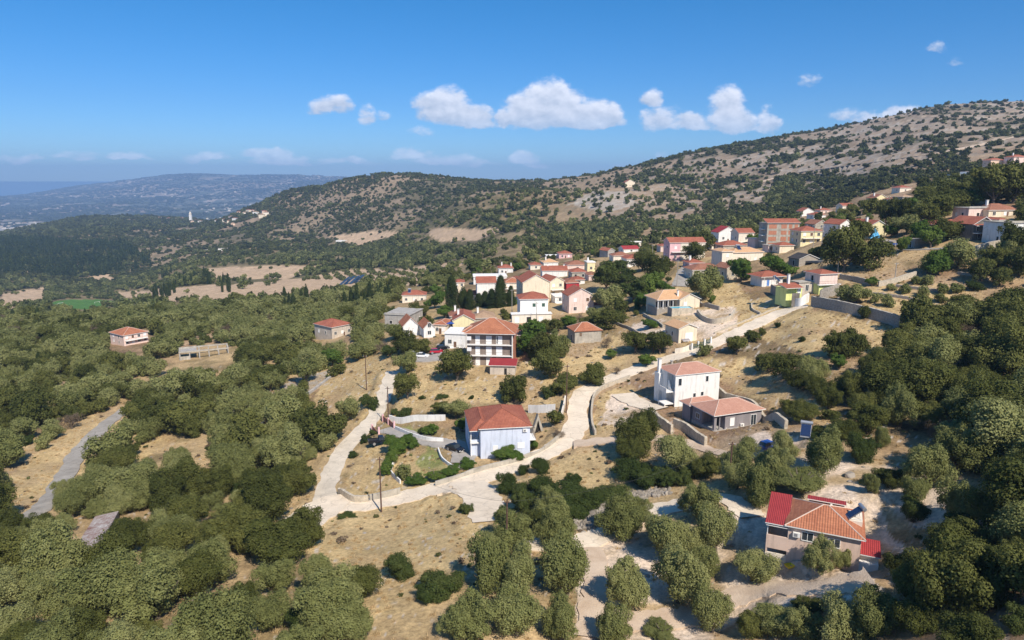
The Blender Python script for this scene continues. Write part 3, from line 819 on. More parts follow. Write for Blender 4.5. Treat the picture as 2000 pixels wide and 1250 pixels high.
class House:
    def __init__(s, label, L, R, yaw, top=None, h=None, depth=8.0, name='house', cat='house', wall='white', group=None, zadd=0.0, base=3.5, land=None):
        p = P(*L); a = R_(yaw)
        sR, _ = px2se(R, L[1]); s.a = a
        s.w = (sR * p.y - p.x) / (math.cos(a) - sR * math.sin(a))
        s.d = depth
        if top is not None:
            e0 = px2se(0, L[1])[1]; e1 = px2se(0, top)[1]; h = (e1 - e0) * p.y
        s.h = h; s.p = p; s.base = base
        s.e = link(bpy.data.objects.new(name, None)); s.e.empty_display_size = 1
        s.e.location = (p.x, p.y, p.z + zadd); s.e.rotation_euler = (0, 0, a)
        tag(s.e, label, cat, group)
        s.wallm = WM[wall]; s.W = MB(); s.win_n = 0
        ctr = p + Vector((math.cos(a) * s.w / 2 - math.sin(a) * depth / 2, math.sin(a) * s.w / 2 + math.cos(a) * depth / 2, 0))
        s.ctr = ctr
        FOOT.append((ctr.x, ctr.y, max(s.w, depth) * .62))
        if p.y < 520: pad(ctr.x, ctr.y, a, s.w / 2, depth / 2, p.z + zadd)
        x, y, _ = proj(ctr.x, ctr.y, p.z + h / 2)
        if land: LAND.append((land, float(x), float(y)))

    def box(s, x0, x1, y0, y1, z0, z1, m=None):
        s.W.box(x0, x1, y0, y1, z0, z1, WM[m] if isinstance(m, str) else (m or s.wallm)); return s

    def body(s, x0=0, x1=None, y0=0, y1=None, z1=None, m=None):
        return s.box(x0, s.w if x1 is None else x1, y0, s.d if y1 is None else y1, -s.base, s.h if z1 is None else z1, m)

    def fin(s, nm='wall'):
        s.W.build(nm, s.e); return s

    def part(s, mb, nm, parent=None):
        return mb.build(nm, parent or s.e)

    def hip(s, col, x0=0, x1=None, y0=0, y1=None, z=None, rh=None, ov=.5, axis=None, caps=True, name='roof', trim=True, ridge=None):
        x1 = s.w if x1 is None else x1; y1 = s.d if y1 is None else y1; z = s.h if z is None else z
        X0, X1, Y0_, Y1_ = x0 - ov, x1 + ov, y0 - ov, y1 + ov
        wx, wy = X1 - X0, Y1_ - Y0_
        half = min(wx, wy) / 2
        rh = rh or half * .46
        m = RM[col]; mb = MB(); zb = z + .004; zt = z + .14
        cx, cy = (X0 + X1) / 2, (Y0_ + Y1_) / 2
        if wx >= wy: r0, r1 = (X0 + half, cy), (X1 - half, cy)
        else: r0, r1 = (cx, Y0_ + half), (cx, Y1_ - half)
        if ridge is not None:
            if wx >= wy: r0, r1 = (X0 + wx * ridge[0], cy), (X0 + wx * ridge[1], cy)
            else: r0, r1 = (cx, Y0_ + wy * ridge[0]), (cx, Y0_ + wy * ridge[1])
        A, B, C_, D = (X0, Y0_, zt), (X1, Y0_, zt), (X1, Y1_, zt), (X0, Y1_, zt)
        E, F = (*r0, zt + rh), (*r1, zt + rh)
        if wx >= wy:
            roof_plane(mb, [A, B, F, E], m); roof_plane(mb, [C_, D, E, F], m)
            roof_plane(mb, [B, C_, F], m); roof_plane(mb, [D, A, E], m)
            hips = [(A, E), (B, F), (C_, F), (D, E), (E, F)]
        else:
            roof_plane(mb, [A, B, E], m); roof_plane(mb, [B, C_, F, E], m)
            roof_plane(mb, [C_, D, F], m); roof_plane(mb, [D, A, E, F], m)
            hips = [(A, E), (B, E), (C_, F), (D, F), (E, F)]
        # fascia and soffit
        t = TRIM if trim else m
        for p, q in ((A, B), (B, C_), (C_, D), (D, A)):
            mb.poly([(p[0], p[1], zb), (q[0], q[1], zb), q, p], t)
        mb.poly([(X0, Y0_, zb), (X0, Y1_, zb), (X1, Y1_, zb), (X1, Y0_, zb)], t)
        if caps:
            for p, q in hips: mb.bar(p, q, .075, MORTAR if col in ('orange', 'salmon', 'ochre') else m, 5)
        return mb.build(name, s.e)

    def gable(s, col, axis='y', x0=0, x1=None, y0=0, y1=None, z=None, rh=None, ov=.35, name='roof', wall=None, gwall=True):
        """axis: direction of the ridge; gable wall triangles are closed"""
        x1 = s.w if x1 is None else x1; y1 = s.d if y1 is None else y1; z = s.h if z is None else z
        m = RM[col]; mb = MB(); wm = WM[wall] if wall else s.wallm
        th = .15
        if axis == 'y':
            half = (x1 - x0) / 2; rh = rh or half * .48; sl = rh / half; cx = (x0 + x1) / 2
            Y0_, Y1_ = y0 - ov, y1 + ov
            l, r = (x0 - ov, z - ov * sl), (x1 + ov, z - ov * sl); t = (cx, z + rh)
            def quad(a, b, flip):
                p = [(a[0], Y0_, a[1] + th), (a[0], Y1_, a[1] + th), (b[0], Y1_, b[1] + th), (b[0], Y0_, b[1] + th)]
                if not flip: p = [p[1], p[0], p[3], p[2]]
                roof_plane(mb, p, m)
                lo = [(q[0], q[1], q[2] - th) for q in p]
                mb.poly(lo[::-1], TRIM)
                for i in range(4):
                    mb.poly([lo[i], lo[(i + 1) % 4], p[(i + 1) % 4], p[i]], TRIM if i == 3 or i == 1 else m)
            quad(l, t, False); quad(r, t, True)
            if gwall:
                for yy in (y0, y1):
                    s.W.poly([(x0, yy, z), (x1, yy, z), (cx, yy, z + rh - .004)], wm)
        else:
            half = (y1 - y0) / 2; rh = rh or half * .48; sl = rh / half; cy = (y0 + y1) / 2
            X0, X1 = x0 - ov, x1 + ov
            l, r = (y0 - ov, z - ov * sl), (y1 + ov, z - ov * sl); t = (cy, z + rh)
            def quad(a, b, flip):
                p = [(X0, a[0], a[1] + th), (X1, a[0], a[1] + th), (X1, b[0], b[1] + th), (X0, b[0], b[1] + th)]
                if flip: p = [p[1], p[0], p[3], p[2]]
                roof_plane(mb, p, m)
                lo = [(q[0], q[1], q[2] - th) for q in p]
                mb.poly(lo[::-1], TRIM)
                for i in range(4):
                    mb.poly([lo[i], lo[(i + 1) % 4], p[(i + 1) % 4], p[i]], TRIM if i == 0 or i == 1 or i == 3 else m)
            quad(l, t, False); quad(r, t, True)
            if gwall:
                for xx in (x0, x1):
                    s.W.poly([(xx, y0, z), (xx, y1, z), (xx, cy, z + rh - .004)], wm)
        return mb.build(name, s.e)

    def shed(s, col, x0, x1, y0, y1, z0, z1, th=.12, name='canopy', m=None):
        """single slope, low edge at y0 (height z0), high edge at y1 (height z1)"""
        mm = m or RM[col]; mb = MB()
        p = [(x0, y0, z0 + th), (x1, y0, z0 + th), (x1, y1, z1 + th), (x0, y1, z1 + th)]
        roof_plane(mb, p, mm); lo = [(q[0], q[1], q[2] - th) for q in p]
        mb.poly(lo[::-1], TRIM)
        for i in range(4): mb.poly([lo[i], lo[(i + 1) % 4], p[(i + 1) % 4], p[i]], TRIM)
        return mb.build(name, s.e)

    def flat(s, x0=0, x1=None, y0=0, y1=None, z=None, th=.25, ov=.25, m='white', name='roof'):
        x1 = s.w if x1 is None else x1; y1 = s.d if y1 is None else y1; z = s.h if z is None else z
        mm = WM[m] if isinstance(m, str) else m
        mb = MB().box(x0 - ov, x1 + ov, y0 - ov, y1 + ov, z + .004, z + th, mm)
        return mb.build(name, s.e)

    def opening(s, face, u, z, w, h, plane=0.0, style='glass', frame=True, name='window'):
        """u = centre along the wall, z = sill height"""
        f = .07
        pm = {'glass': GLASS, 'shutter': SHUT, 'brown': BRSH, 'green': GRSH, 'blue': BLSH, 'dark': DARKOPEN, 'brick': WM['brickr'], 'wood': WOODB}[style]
        fr, pn = MB(), MB()
        def bx(mb, a0, a1, z0, z1, d0, d1, m):
            if face == 'f': mb.box(a0, a1, plane - d1, plane - d0, z0, z1, m)
            elif face == 'l': mb.box(plane - d1, plane - d0, a0, a1, z0, z1, m)
            elif face == 'r': mb.box(plane + d0, plane + d1, a0, a1, z0, z1, m)
        a0, a1 = u - w / 2, u + w / 2
        if frame:
            bx(fr, a0 - f, a0, z - f, z + h + f, -.02, .07, TRIM); bx(fr, a1, a1 + f, z - f, z + h + f, -.02, .07, TRIM)
            bx(fr, a0, a1, z + h, z + h + f, -.02, .07, TRIM); bx(fr, a0, a1, z - f, z, -.02, .10, TRIM)
            if style == 'glass' and w > .9: bx(fr, u - .03, u + .03, z, z + h, -.02, .06, TRIM)
        else:
            bx(fr, a0, a1, z + h, z + h + .05, -.02, .05, s.wallm)
        o = fr.build(name, s.e)
        bx(pn, a0, a1, z, z + h, -.015, .035, pm)
        pn.build('pane' if style in ('glass', 'dark') else 'shutter', o)  # dark style: a near-black sheet painted as the shaded inside, no glass
        return o

    def door(s, face, u, w=.95, h=2.1, plane=0.0, z=0.0, style='wood'):
        return s.opening(face, u, z, w, h, plane, style, True, 'door')

    def chimney(s, x, y, z0, z1, w=.6, m='white', cap=True):
        mb = MB().box(x - w / 2, x + w / 2, y - w / 2, y + w / 2, z0, z1, WM[m])
        if cap: mb.box(x - w / 2 - .08, x + w / 2 + .08, y - w / 2 - .08, y + w / 2 + .08, z1 + .003, z1 + .14, WM['concrete'])
        return mb.build('chimney', s.e)

    def balcony(s, x0, x1, z, out=1.2, plane=0.0, face='f', rail=True, solid=None):
        mb = MB(); h = 1.0
        def bx(m_, a0, a1, d0, d1, z0, z1, mt):
            if face == 'f': m_.box(a0, a1, plane - d1, plane - d0, z0, z1, mt)
            elif face == 'l': m_.box(plane - d1, plane - d0, a0, a1, z0, z1, mt)
            else: m_.box(plane + d0, plane + d1, a0, a1, z0, z1, mt)
        bx(mb, x0, x1, .003, out, z - .2, z, TRIM)
        o = mb.build('balcony', s.e)
        if rail:
            r = MB()
            if solid:
                bx(r, x0, x1, out - .12, out - .003, z + .003, z + h, WM[solid])
            else:
                bx(r, x0, x1, out - .06, out - .02, z + h - .05, z + h, RAIL)
                n = max(2, int((x1 - x0) / .35))
                for i in range(n + 1):
                    a = x0 + (x1 - x0 - .04) * i / n; bx(r, a, a + .03, out - .055, out - .025, z + .003, z + h - .052, RAIL)
            r.build('railing', o)
        return o

    def ac(s, u, z, plane=0.0, face='f'):
        mb = MB()
        if face == 'f': mb.box(u - .42, u + .42, plane - .36, plane - .05, z, z + .6, TRIM).box(u - .30, u + .12, plane - .375, plane - .363, z + .1, z + .5, METAL)
        o = mb.build('air_conditioner', s.e); return o


R_ = math.radians


def heater(x, y, z, rz, label, s=1.0, loc_only=False, group=None):
    """solar water heater: tilted panel, tank, legs"""
    e = link(bpy.data.objects.new('solar_water_heater', None)); e.location = (x, y, z); e.rotation_euler = (0, 0, rz); e.scale = (s, s, s)
    tag(e, label, 'solar heater', group)
    p = MB(); a = R_(38); c, sn = math.cos(a), math.sin(a)
    for o_, m_, w_, l0, l1 in ((0, METAL, .62, 0, 1.95), (.045, PANEL, .56, .07, 1.85)):
        th = .09 if o_ == 0 else .012
        q = []
        for (xx, ll) in ((-w_, l0), (w_, l0), (w_, l1), (-w_, l1)):
            q.append((xx, ll * c, .15 + ll * sn + o_ + (.045 if o_ else 0)))
        top = q; bot = [(t[0], t[1], t[2] - th) for t in q]
        p.poly(top, m_); p.poly(bot[::-1], m_)
        for i in range(4): p.poly([bot[i], bot[(i + 1) % 4], top[(i + 1) % 4], top[i]], m_)
    p.build('panel', e)
    tk = MB(); v, q = tube_geo_([(-.75, 1.72, 1.52), (-.72, 1.72, 1.52), (.72, 1.72, 1.52), (.75, 1.72, 1.52)], [.05, .26, .26, .05], 12)
    tk.v = [tuple(i) for i in v]; tk.f = [tuple(i) for i in q]; tk.m = [0] * len(q); tk.uv = [[(0, 0)] * 4] * len(q); tk.mats = [METAL]
    tk.build('tank', e)
    for sx in (-.5, .5): MB().bar((sx, 1.7, 0), (sx, 1.6, 1.3), .03, METAL).bar((sx, 1.7, 0), (sx, .3, .2), .025, METAL).build('leg', e)
    return e


def dish(x, y, z, rz, label):
    e = link(bpy.data.objects.new('satellite_dish', None)); e.location = (x, y, z); e.rotation_euler = (0, 0, rz); tag(e, label, 'dish')
    mb = MB(); n = 14; rings = []
    for k, r in enumerate((.02, .25, .45)):
        rings.append([(r * math.cos(i * 2 * math.pi / n), -.25 + r * r * .5 * -1 + .1, .9 + r * math.sin(i * 2 * math.pi / n)) for i in range(n)])
    for a, b in zip(rings[:-1], rings[1:]):
        for i in range(n): mb.poly([a[i], a[(i + 1) % n], b[(i + 1) % n], b[i]], TRIM)
    mb.build('bowl', e); MB().bar((0, 0, -.2), (0, -.1, .9), .035, METAL).build('mast', e)
    return e


def local(hs, x, y, z):
    """house-local point to world"""
    a = hs.a; return Vector((hs.e.location.x + math.cos(a) * x - math.sin(a) * y, hs.e.location.y + math.sin(a) * x + math.cos(a) * y, hs.e.location.z + z))


# ---------------- the house with red sheets at the lower right
h = House('salmon house with orange hip roof and red sheet canopies at the lower right', (1535, 1088), 1679, -25, top=1026, depth=7.6, wall='salmonw', land='the salmon house with the red canopy')
w, d, H_ = h.w, h.d, h.h
h.body(); h.fin()
h.hip('orange', rh=1.75, ov=.45)
T = MB(); T.box(w * .56, w + .1, d * .36, d * .74, H_ - .2, H_ + .92, WM['ivory']); T.box(w * .56, w * .56 + .25, d * .36, d * .74, H_ + .923, H_ + 1.35, WM['ivory']); T.build('roof_terrace', h.e)
_p = local(h, w * .80, d * .42, H_ + .93); heater(_p.x, _p.y, _p.z, h.a - 1.2, 'solar water heater on the roof terrace of the salmon house')
h.shed('crimson', -2.75, -.02, -.35, d + .2, H_ - .12, H_ + .55, name='red_canopy')
V_ = MB()
V_.box(-2.5, -.003, -.02, .14, H_ - 3.55, H_ - 1.75, WM['salmonw']); V_.box(-2.5, -2.36, .143, d, H_ - 3.55, H_ - 1.75, WM['salmonw'])
V_.box(-2.36, -.003, .143, d, H_ - 3.55, H_ - 3.35, WM['salmonw']); V_.box(-2.5, -.003, -.02, .14, -3.5, H_ - 4.15, WM['ivory'])
V_.box(-2.5, -2.3, 0, .2, H_ - 4.147, H_ - 3.553, WM['salmonw']); V_.box(-2.5, -2.36, d - .2, d, -3.5, H_ - 3.553, WM['salmonw'])
_q = local(h, -3.0, d / 2, 0); pad(_q.x, _q.y, h.a, 2.4, d / 2 + 1.5, h.p.z - .75)
V_.build('veranda', h.e)
for yy in (0, d * .5, d - .1): MB().box(-2.45, -2.37, yy, yy + .08, H_ - 1.747, H_ + .03 + .08 * yy, TRIM).build('canopy_post', h.e)
MB().box(-2.6, -.1, -.25, -.17, H_ - .42, H_ - .34, TRIM).build('canopy_beam', h.e)
MB().box(-.9, -.02, .3, .5, H_ - 3.3, H_ - 2.0, BRSH).build('cupboard', h.e)
h.ac(1.0, H_ - 1.25); h.opening('f', 2.25, H_ - 1.55, 1.25, 1.05); h.opening('f', 5.3, H_ - 1.7, 1.2, 1.05)
h.opening('l', 1.8, H_ - 2.3, .9, 1.9, plane=0, style='dark'); h.opening('l', 5.0, H_ - 2.3, 1.4, 1.9, plane=0, style='glass')
h.shed('crimson', w + .05, w + 2.3, .2, 3.6, 2.2, 2.75, name='annex_roof')
A_ = MB(); A_.box(w + .003, w + 2.1, .15, 3.4, -3.5, 1.35, WM['white']); A_.box(w + .003, w + 2.1, .9, 3.4, 1.353, 2.2, WM['ivory']); A_.build('annex', h.e)
h.shed('crimson', w * .22, w * .80, d + .25, d + 2.2, H_ + .4, H_ + .1, name='rear_canopy')
MB().box(w * .25, w * .78, d + .3, d + 2.0, -3.5, H_ + .05, WM['beige']).build('rear_annex', h.e)
BRH = h

# ---------------- grey bungalow
h = House('grey bungalow with salmon hip roof and dark corner veranda, beside the white two-storey house', (1394, 842), 1485, 20.5, top=812, depth=7.3, wall='grey', land='the grey bungalow')
w, d, H_ = h.w, h.d, h.h
h.box(2.6, w, 0, d, -3.5, H_); h.box(.003, 2.597, 4.4, d, -3.5, H_); h.box(0, w, -.15, -.003, -3.5, .12, 'concrete')
h.box(0, .55, .003, .5, -.1, H_); h.box(-.15, -.003, 0, d, -3.5, .12, 'concrete'); h.box(.003, 2.597, .503, 4.397, -3.5, .1, 'concrete'); h.box(0, .5, 3.9, 4.397, .103, H_ )
h.box(1.2, 1.4, .003, .2, .1, H_); h.box(0, 2.597, .02, .25, H_ - .45, H_ - .003)
h.fin()
h.hip('salmon', rh=1.7, ov=.55)
h.hip('salmon', x0=-.6, x1=w * .55, y0=d + .2, y1=d + 3.4, z=H_ - .25, rh=1.0, ov=.3, name='rear_roof')
MB().box(-.3, w * .5, d + .4, d + 3.2, -3.5, H_ - .28, WM['grey']).build('rear_wing', h.e)
h.opening('f', 4.3, .65, .95, 1.55, style='shutter'); h.opening('f', w - 2.0, .15, 1.25, 2.15); h.ac(w - 4.9, .2)
h.opening('f', 3.0, .12, .1, .1, style='dark'); h.door('l', 2.0, 1.0, 2.1, plane=2.6, z=.1, style='dark'); h.opening('l', 5.4, .9, 1.2, 1.1)
GH = h
_p = local(h, w + .6, d + 1.5, 0); dish(_p.x, _p.y, gz(_p.x, _p.y) + 1.2, 2.5, 'white satellite dish on the stone wall behind the grey bungalow')

# ---------------- white two-storey house
h = House('white two-storey house with salmon hip roof and small projecting balconies', (1317, 795), 1402, 18, top=734, depth=7.4, wall='white', land='the white two-storey house')
w, d, H_ = h.w, h.d, h.h
h.box(1.4, w, 0, d, -3.5, H_); h.box(0, 1.397, 0, .3, -3.5, H_); h.box(0, 1.397, 3.6, d, -3.5, H_); h.box(0, 1.397, .303, 3.597, 3.2, 3.45); h.box(-.9, -.003, d - 1.8, d + .2, -3.5, H_ - .9)
h.fin()
h.hip('salmon', rh=1.6, ov=.25)
h.opening('f', 1.15, H_ - 2.35, .75, 1.6); h.opening('f', w - 3.3, H_ - 2.0, .65, 1.25); h.opening('f', 5.0, 1.85, .65, .9); h.opening('f', 7.0, 2.0, .65, .9)
h.opening('l', 1.6, 3.5, 1.3, 2.1, plane=1.4, style='glass'); h.opening('l', 1.6, .1, 1.3, 2.1, plane=1.4, style='dark')
MB().box(-1.9, -.003, .6, 3.6, 3.25, 3.45, WM['white']).box(-1.9, -1.78, .6, 3.6, 3.453, 4.3, WM['white']).build('balcony', h.e)
MB().box(-2.3, -.003, .4, 3.4, .55, .78, WM['white']).box(-2.2, -2.0, .5, .7, -3.5, .547, WM['white']).box(-2.2, -2.0, 3.1, 3.3, -3.5, .547, WM['white']).build('terrace_slab', h.e)
MB().poly([(-.05, .9, 3.5), (-.05, 2.9, 3.5), (-.05, 2.9, 5.4), (-.05, 2.2, 5.6), (-.05, 1.6, 4.3)], WM['white']).poly([(-.2, .9, 3.5), (-.2, 1.6, 4.3), (-.2, 2.2, 5.6), (-.2, 2.9, 5.4), (-.2, 2.9, 3.5)], WM['white']).build('parapet', h.e)
h.chimney(-.4, d - .9, H_ - .9, H_ + 2.3, .65); h.chimney(2.6, d - 1.2, H_ + .5, H_ + 1.6, .4, 'oldlight')
WH = h

# ---------------- pale blue house
h = House('pale blue two-storey house with broad red roof beside the lane', (939, 896), 1035, 8.7, top=838, depth=12.5, wall='blue', land='the pale blue house')
w, d, H_ = h.w, h.d, h.h
h.body(); h.box(-2.0, -.003, 1.5, 1.7, -3.5, H_ - 2.8, 'blue'); h.box(-2.0, -.003, 4.5, d, -3.5, H_ - .3, 'blue'); h.fin()
h.hip('red', rh=2.3, ov=.45)
h.hip('red', x0=-1.75, x1=2.6, y0=.6, y1=d, z=H_ - .55, rh=1.6, ov=.45, name='porch_roof')
MB().box(-1.9, -1.75, 1.0, 1.15, -3.0, H_ - .55, TRIM).box(-2.0, -.003, .9, 4.5, H_ - 3.4, H_ - 3.2, WM['white']).box(-2.0, -1.9, .9, 4.5, H_ - 3.197, H_ - 2.4, WM['white']).build('porch', h.e)
h.opening('f', 3.0, 1.6, .85, .95, style='shutter'); h.opening('f', 8.2, 1.9, 1.3, 1.05, style='shutter'); h.ac(9.0, H_ - 1.0)
MB().box(6.5, 6.62, -.06, -.003, -1, H_ - .05, WM['blue']).build('drainpipe', h.e)
h.balcony(.5, 4.0, H_ - 3.0, 1.3, plane=w, face='r')
h.opening('r', 2.2, H_ - 2.9, 1.2, 2.0, plane=w, style='glass'); h.opening('l', 2.6, H_ - 3.1, 1.0, 2.0, plane=0, style='dark')
BH = h
_p = local(h, w + 1.6, 6.0, 0); _z = gz(_p.x, _p.y)
heater(_p.x, _p.y, _z + 3.3, h.a + 2.4, 'solar water heater on a stand right of the pale blue house', 1.1)
# A-shaped stone oven in the yard
e = link(bpy.data.objects.new('stone_oven', None)); _p = P(1051, 846); e.location = _p; e.rotation_euler = (0, 0, .25)
tag(e, 'tall A-shaped pale stone oven with dark triangular opening in the dry yard', 'oven')
m_ = MB()
for yy in (0, 1.2):
    m_.poly([(-1.5, yy, -.3), (-.85, yy, -.3), (0, yy, 3.0), (0, yy, 4.3)], WM['oldlight']); m_.poly([(1.5, yy, -.3), (0, yy, 4.3), (0, yy, 3.0), (.85, yy, -.3)], WM['oldlight'])
for sx in (-1, 1):
    m_.poly([(1.5 * sx, 0, -.3), (1.5 * sx, 1.2, -.3), (0, 1.2, 4.3), (0, 0, 4.3)], WM['oldlight']); m_.poly([(.85 * sx, 0, -.3), (.85 * sx, 1.2, -.3), (0, 1.2, 3.0), (0, 0, 3.0)], WM['oldlight'])
m_.build('arch', e)
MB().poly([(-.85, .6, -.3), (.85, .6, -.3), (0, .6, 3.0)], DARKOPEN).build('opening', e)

# ---------------- apartment block
h = House('three-storey taupe apartment block with white shutters and orange hip roof', (913, 713), 1002, -5, top=650, depth=11, wall='brown', land='the three-storey apartment block')
w, d, H_ = h.w, h.d, h.h
h.body(); h.box(w + .003, w + .12, .2, d, -3.5, H_ - .1, 'brickr'); h.fin()
h.hip('orange', x0=-.2, x1=w + .3, y0=-1.0, rh=3.3, ov=.5)
h.hip('orange', x0=-1.6, x1=2.5, y0=2, y1=7, z=H_ - .35, rh=1.4, ov=.3, name='side_roof')
fl = H_ / 3
for k in range(3):
    z0 = k * fl
    for (u, ww, st) in ((.23, 1.15, 'shutter'), (.475, 1.5, 'shutter'), (.70, 1.6, 'shutter')):
        h.opening('f', u * w, z0 + .12, ww, 2.2, style=st)
    if k: h.balcony(0, w, z0, 1.1)
    h.box
    MB().box(.05, 1.3, -.9, -.8, z0 + (1.2 if k else .2), z0 + 2.3, SHUT).build('awning', h.e)
    MB().box(w - .25, w - .02, -1.1, -.003, max(z0, 0) + .003, z0 + fl - .22, WM['white']).build('side_screen', h.e)
h.opening('f', .66 * w, 2 * fl + .12, .4, 2.2, style='dark', frame=False)
AP = h
h = House('low grey shed with crimson sheet roof in front of the apartment block', (957, 731), 1006, -5, h=2.5, depth=4.5, name='shed', cat='shed', wall='beige')
h.body(); h.fin(); h.shed('crimson', -.4, h.w + .4, -.5, h.d, h.h + .01, h.h + .8, name='roof'); h.opening('f', h.w * .62, 0, .7, 1.8, style='dark', frame=False, name='door')

# ---------------- plain hut
h = House('small plain grey hut with red pyramid roof standing alone in dry grass', (1122.5, 671), 1174, 14, top=648, depth=6.8, name='hut', cat='hut', wall='oldlight', land='the lone grey hut')
h.body(); h.fin(); h.hip('orange', rh=2.0, ov=.35, caps=True, trim=False); h.opening('f', h.w * .22, h.h - 1.5, .7, 1.1, style='wood', frame=False); h.door('l', 3.0, plane=0, style='dark')

# ---------------- cream gabled house beside the lane
h = House('small cream gabled house with ochre roof and white door beside the lane gate', (1325, 670), 1360, 20, top=642, depth=7.0, wall='cream', land='the small cream gabled house')
h.body(); h.gable('ochre', 'y', rh=1.15); h.fin()
h.opening('f', h.w * .56, .1, 2.3, 2.6, style='shutter'); h.opening('l', 3.2, 1.5, .6, 1.2, plane=0); h.opening('l', 6.0, 1.5, .5, .9, plane=0)
h.shed('slate', .9, 3.3, -1.0, -.02, .6, 1.0, name='awning', m=WM['grey'])
# pool house
h = House('cream villa with ochre roof, glazed veranda and stone base beside the pool', (1327, 604), 1366, 14, top=585, depth=8, wall='cream', land='the villa with the pool')
w, d, H_ = h.w, h.d, h.h
h.body(); h.box(-7.0, -.003, 3.2, d + 2, -3.5, H_); h.box(-7.3, -.003, .8, 3.197, -4, .2, 'stone'); h.box(-7.5, -7.3, .8, d, -4, .6, 'stone')
for i in range(5): h.box(-7.2 + i * 1.75, -7.0 + i * 1.75, .85, 1.05, .203, H_ - .15, 'white')
h.gable('ochre', 'y', rh=1.75, y1=d + .5); h.fin()
h.hip('ochre', x0=-7.2, x1=w * .5, y0=.9, y1=d + 2, z=H_ - .12, rh=2.4, ov=.45, name='veranda_roof', ridge=(.38, .8))
h.opening('f', w * .28, .2, 1.1, 2.1, style='shutter')
for i in range(4): h.opening('f', -6.2 + i * 1.75, .3, 1.3, 2.0, plane=3.2, style='glass')
h.chimney(.3, 2.2, H_, H_ + 2.6, .5)
_pp = P(1330, 612)
pe = link(bpy.data.objects.new('swimming_pool', None)); pe.location = (_pp.x, _pp.y, _pp.z + 1.9); pe.rotation_euler = (0, 0, h.a - .1); tag(pe, 'small raised pool of turquoise water in pale stone below the cream villa', 'pool')
FOOT.append((_pp.x, _pp.y, 5))
MB().box(-3.6, 3.6, -1.5, -1.2, -3.5, 0, WM['palestone']).box(-3.6, 3.6, 2.0, 2.3, -3.5, 0, WM['palestone']).box(-3.6, -3.3, -1.197, 1.997, -3.5, 0, WM['stone']).box(3.3, 3.6, -1.197, 1.997, -3.5, 0, WM['palestone']).build('basin', pe)
PW = mat('pool_water', (.10, .52, .68), .05, .06, .6, spec=.6)
MB().box(-3.297, 3.297, -1.197, 1.997, -3, -.12, PW).build('water', pe)

# ---------------- lime and white house beside the long wall
h = House('lime green and off-white house with red hipped tower beside the long stone wall', (1598.6, 575), 1633, 15, top=536, depth=6.5, wall='lime', land='the lime green house')
w, d, H_ = h.w, h.d, h.h
h.box(0, w, 0, d, -3.5, H_ * .5); h.box(0, w, 0, d, H_ * .5 + .003, H_, 'rose'); h.box(-.25, w + .5, -.25, d, H_ * .5 - .1, H_ * .5 + .08, 'oldlight') if False else None
h.box(-5.0, -.003, 2.5, d, -3.5, H_ * .55, 'beige'); h.box(-7.0, -5.003, 1.0, d, -3.5, H_ * .42, 'lime'); h.box(-10, -7.003, 1.5, d, -3.5, H_ * .32, 'lime'); h.fin()
h.hip('red', rh=1.0, ov=.5)
h.flat(-5.2, -.03, 2.3, d, H_ * .55, .2, .05, m='oldlight', name='terrace_roof')
h.shed('red', -11.2, -5.2, -.2, 4.2, H_ * .36, H_ * .52, name='low_roof')
h.balcony(-.8, w + .8, H_ * .5, .8)
h.opening('f', -6.0, .4, 1.0, 2.0, plane=1.0, style='shutter', name='door'); h.opening('f', -2.2, .8, 1.0, 1.8, plane=2.5); h.opening('l', 3.2, H_ * .62, 1.0, 1.6, plane=0, style='dark')
h.chimney(-8.0, 3.6, H_ * .4, H_ * .4 + 3.4, .65); MB().box(-9.8, -7.2, -1.0, -.9, -3, .9, WM['olddark']).build('porch_wall', h.e)
_p = local(h, -9.5, 5.5, H_ * .5 + .4); heater(_p.x, _p.y, _p.z, h.a + .6, 'solar water heater between the red roofs left of the lime house')
h = House('white house with blue tinted walls and red hip roof left of the lime green house', (1487, 560), 1528, 15, top=541, depth=6.5, wall='white')
h.body(); h.fin(); h.hip('red', rh=1.5, ov=1.1); h.opening('f', h.w * .3, .2, 1.0, 2.1, style='blue', name='door'); h.opening('f', h.w * .75, .8, 1.0, 1.2)
MB().box(0.3, .42, -1.0, -.88, -2, h.h, TRIM).build('porch_post', h.e); MB().box(h.w * .5, h.w * .5 + .12, -1.0, -.88, -2, h.h, TRIM).build('porch_post', h.e)

# ---------------- unfinished brick block
h = House('tall unfinished concrete block with brick infill panels and red roof edge', (1496, 484), 1558, 3, top=436, depth=9, name='unfinished_block', cat='building', wall='oldlight', land='the unfinished brick block')
w, d, H_ = h.w, h.d, h.h
h.body(); h.fin()
for r in range(4):
    for (u, ww) in ((.17, 3.2), (.52, 2.3), (.72, 1.4), (.90, 1.4)):
        h.opening('f', u * w, .35 + r * (H_ / 4), ww * w / 13.0, H_ / 4 - .9, style='brick', frame=False)
h.shed('red', -.4, w + .4, -.5, 4.5, H_ + .05, H_ + 1.7, name='roof')
for k in (1, 2, 3): h.balcony(2.0, 5.5, k * H_ / 4, 1.4, plane=0, face='l', rail=False)

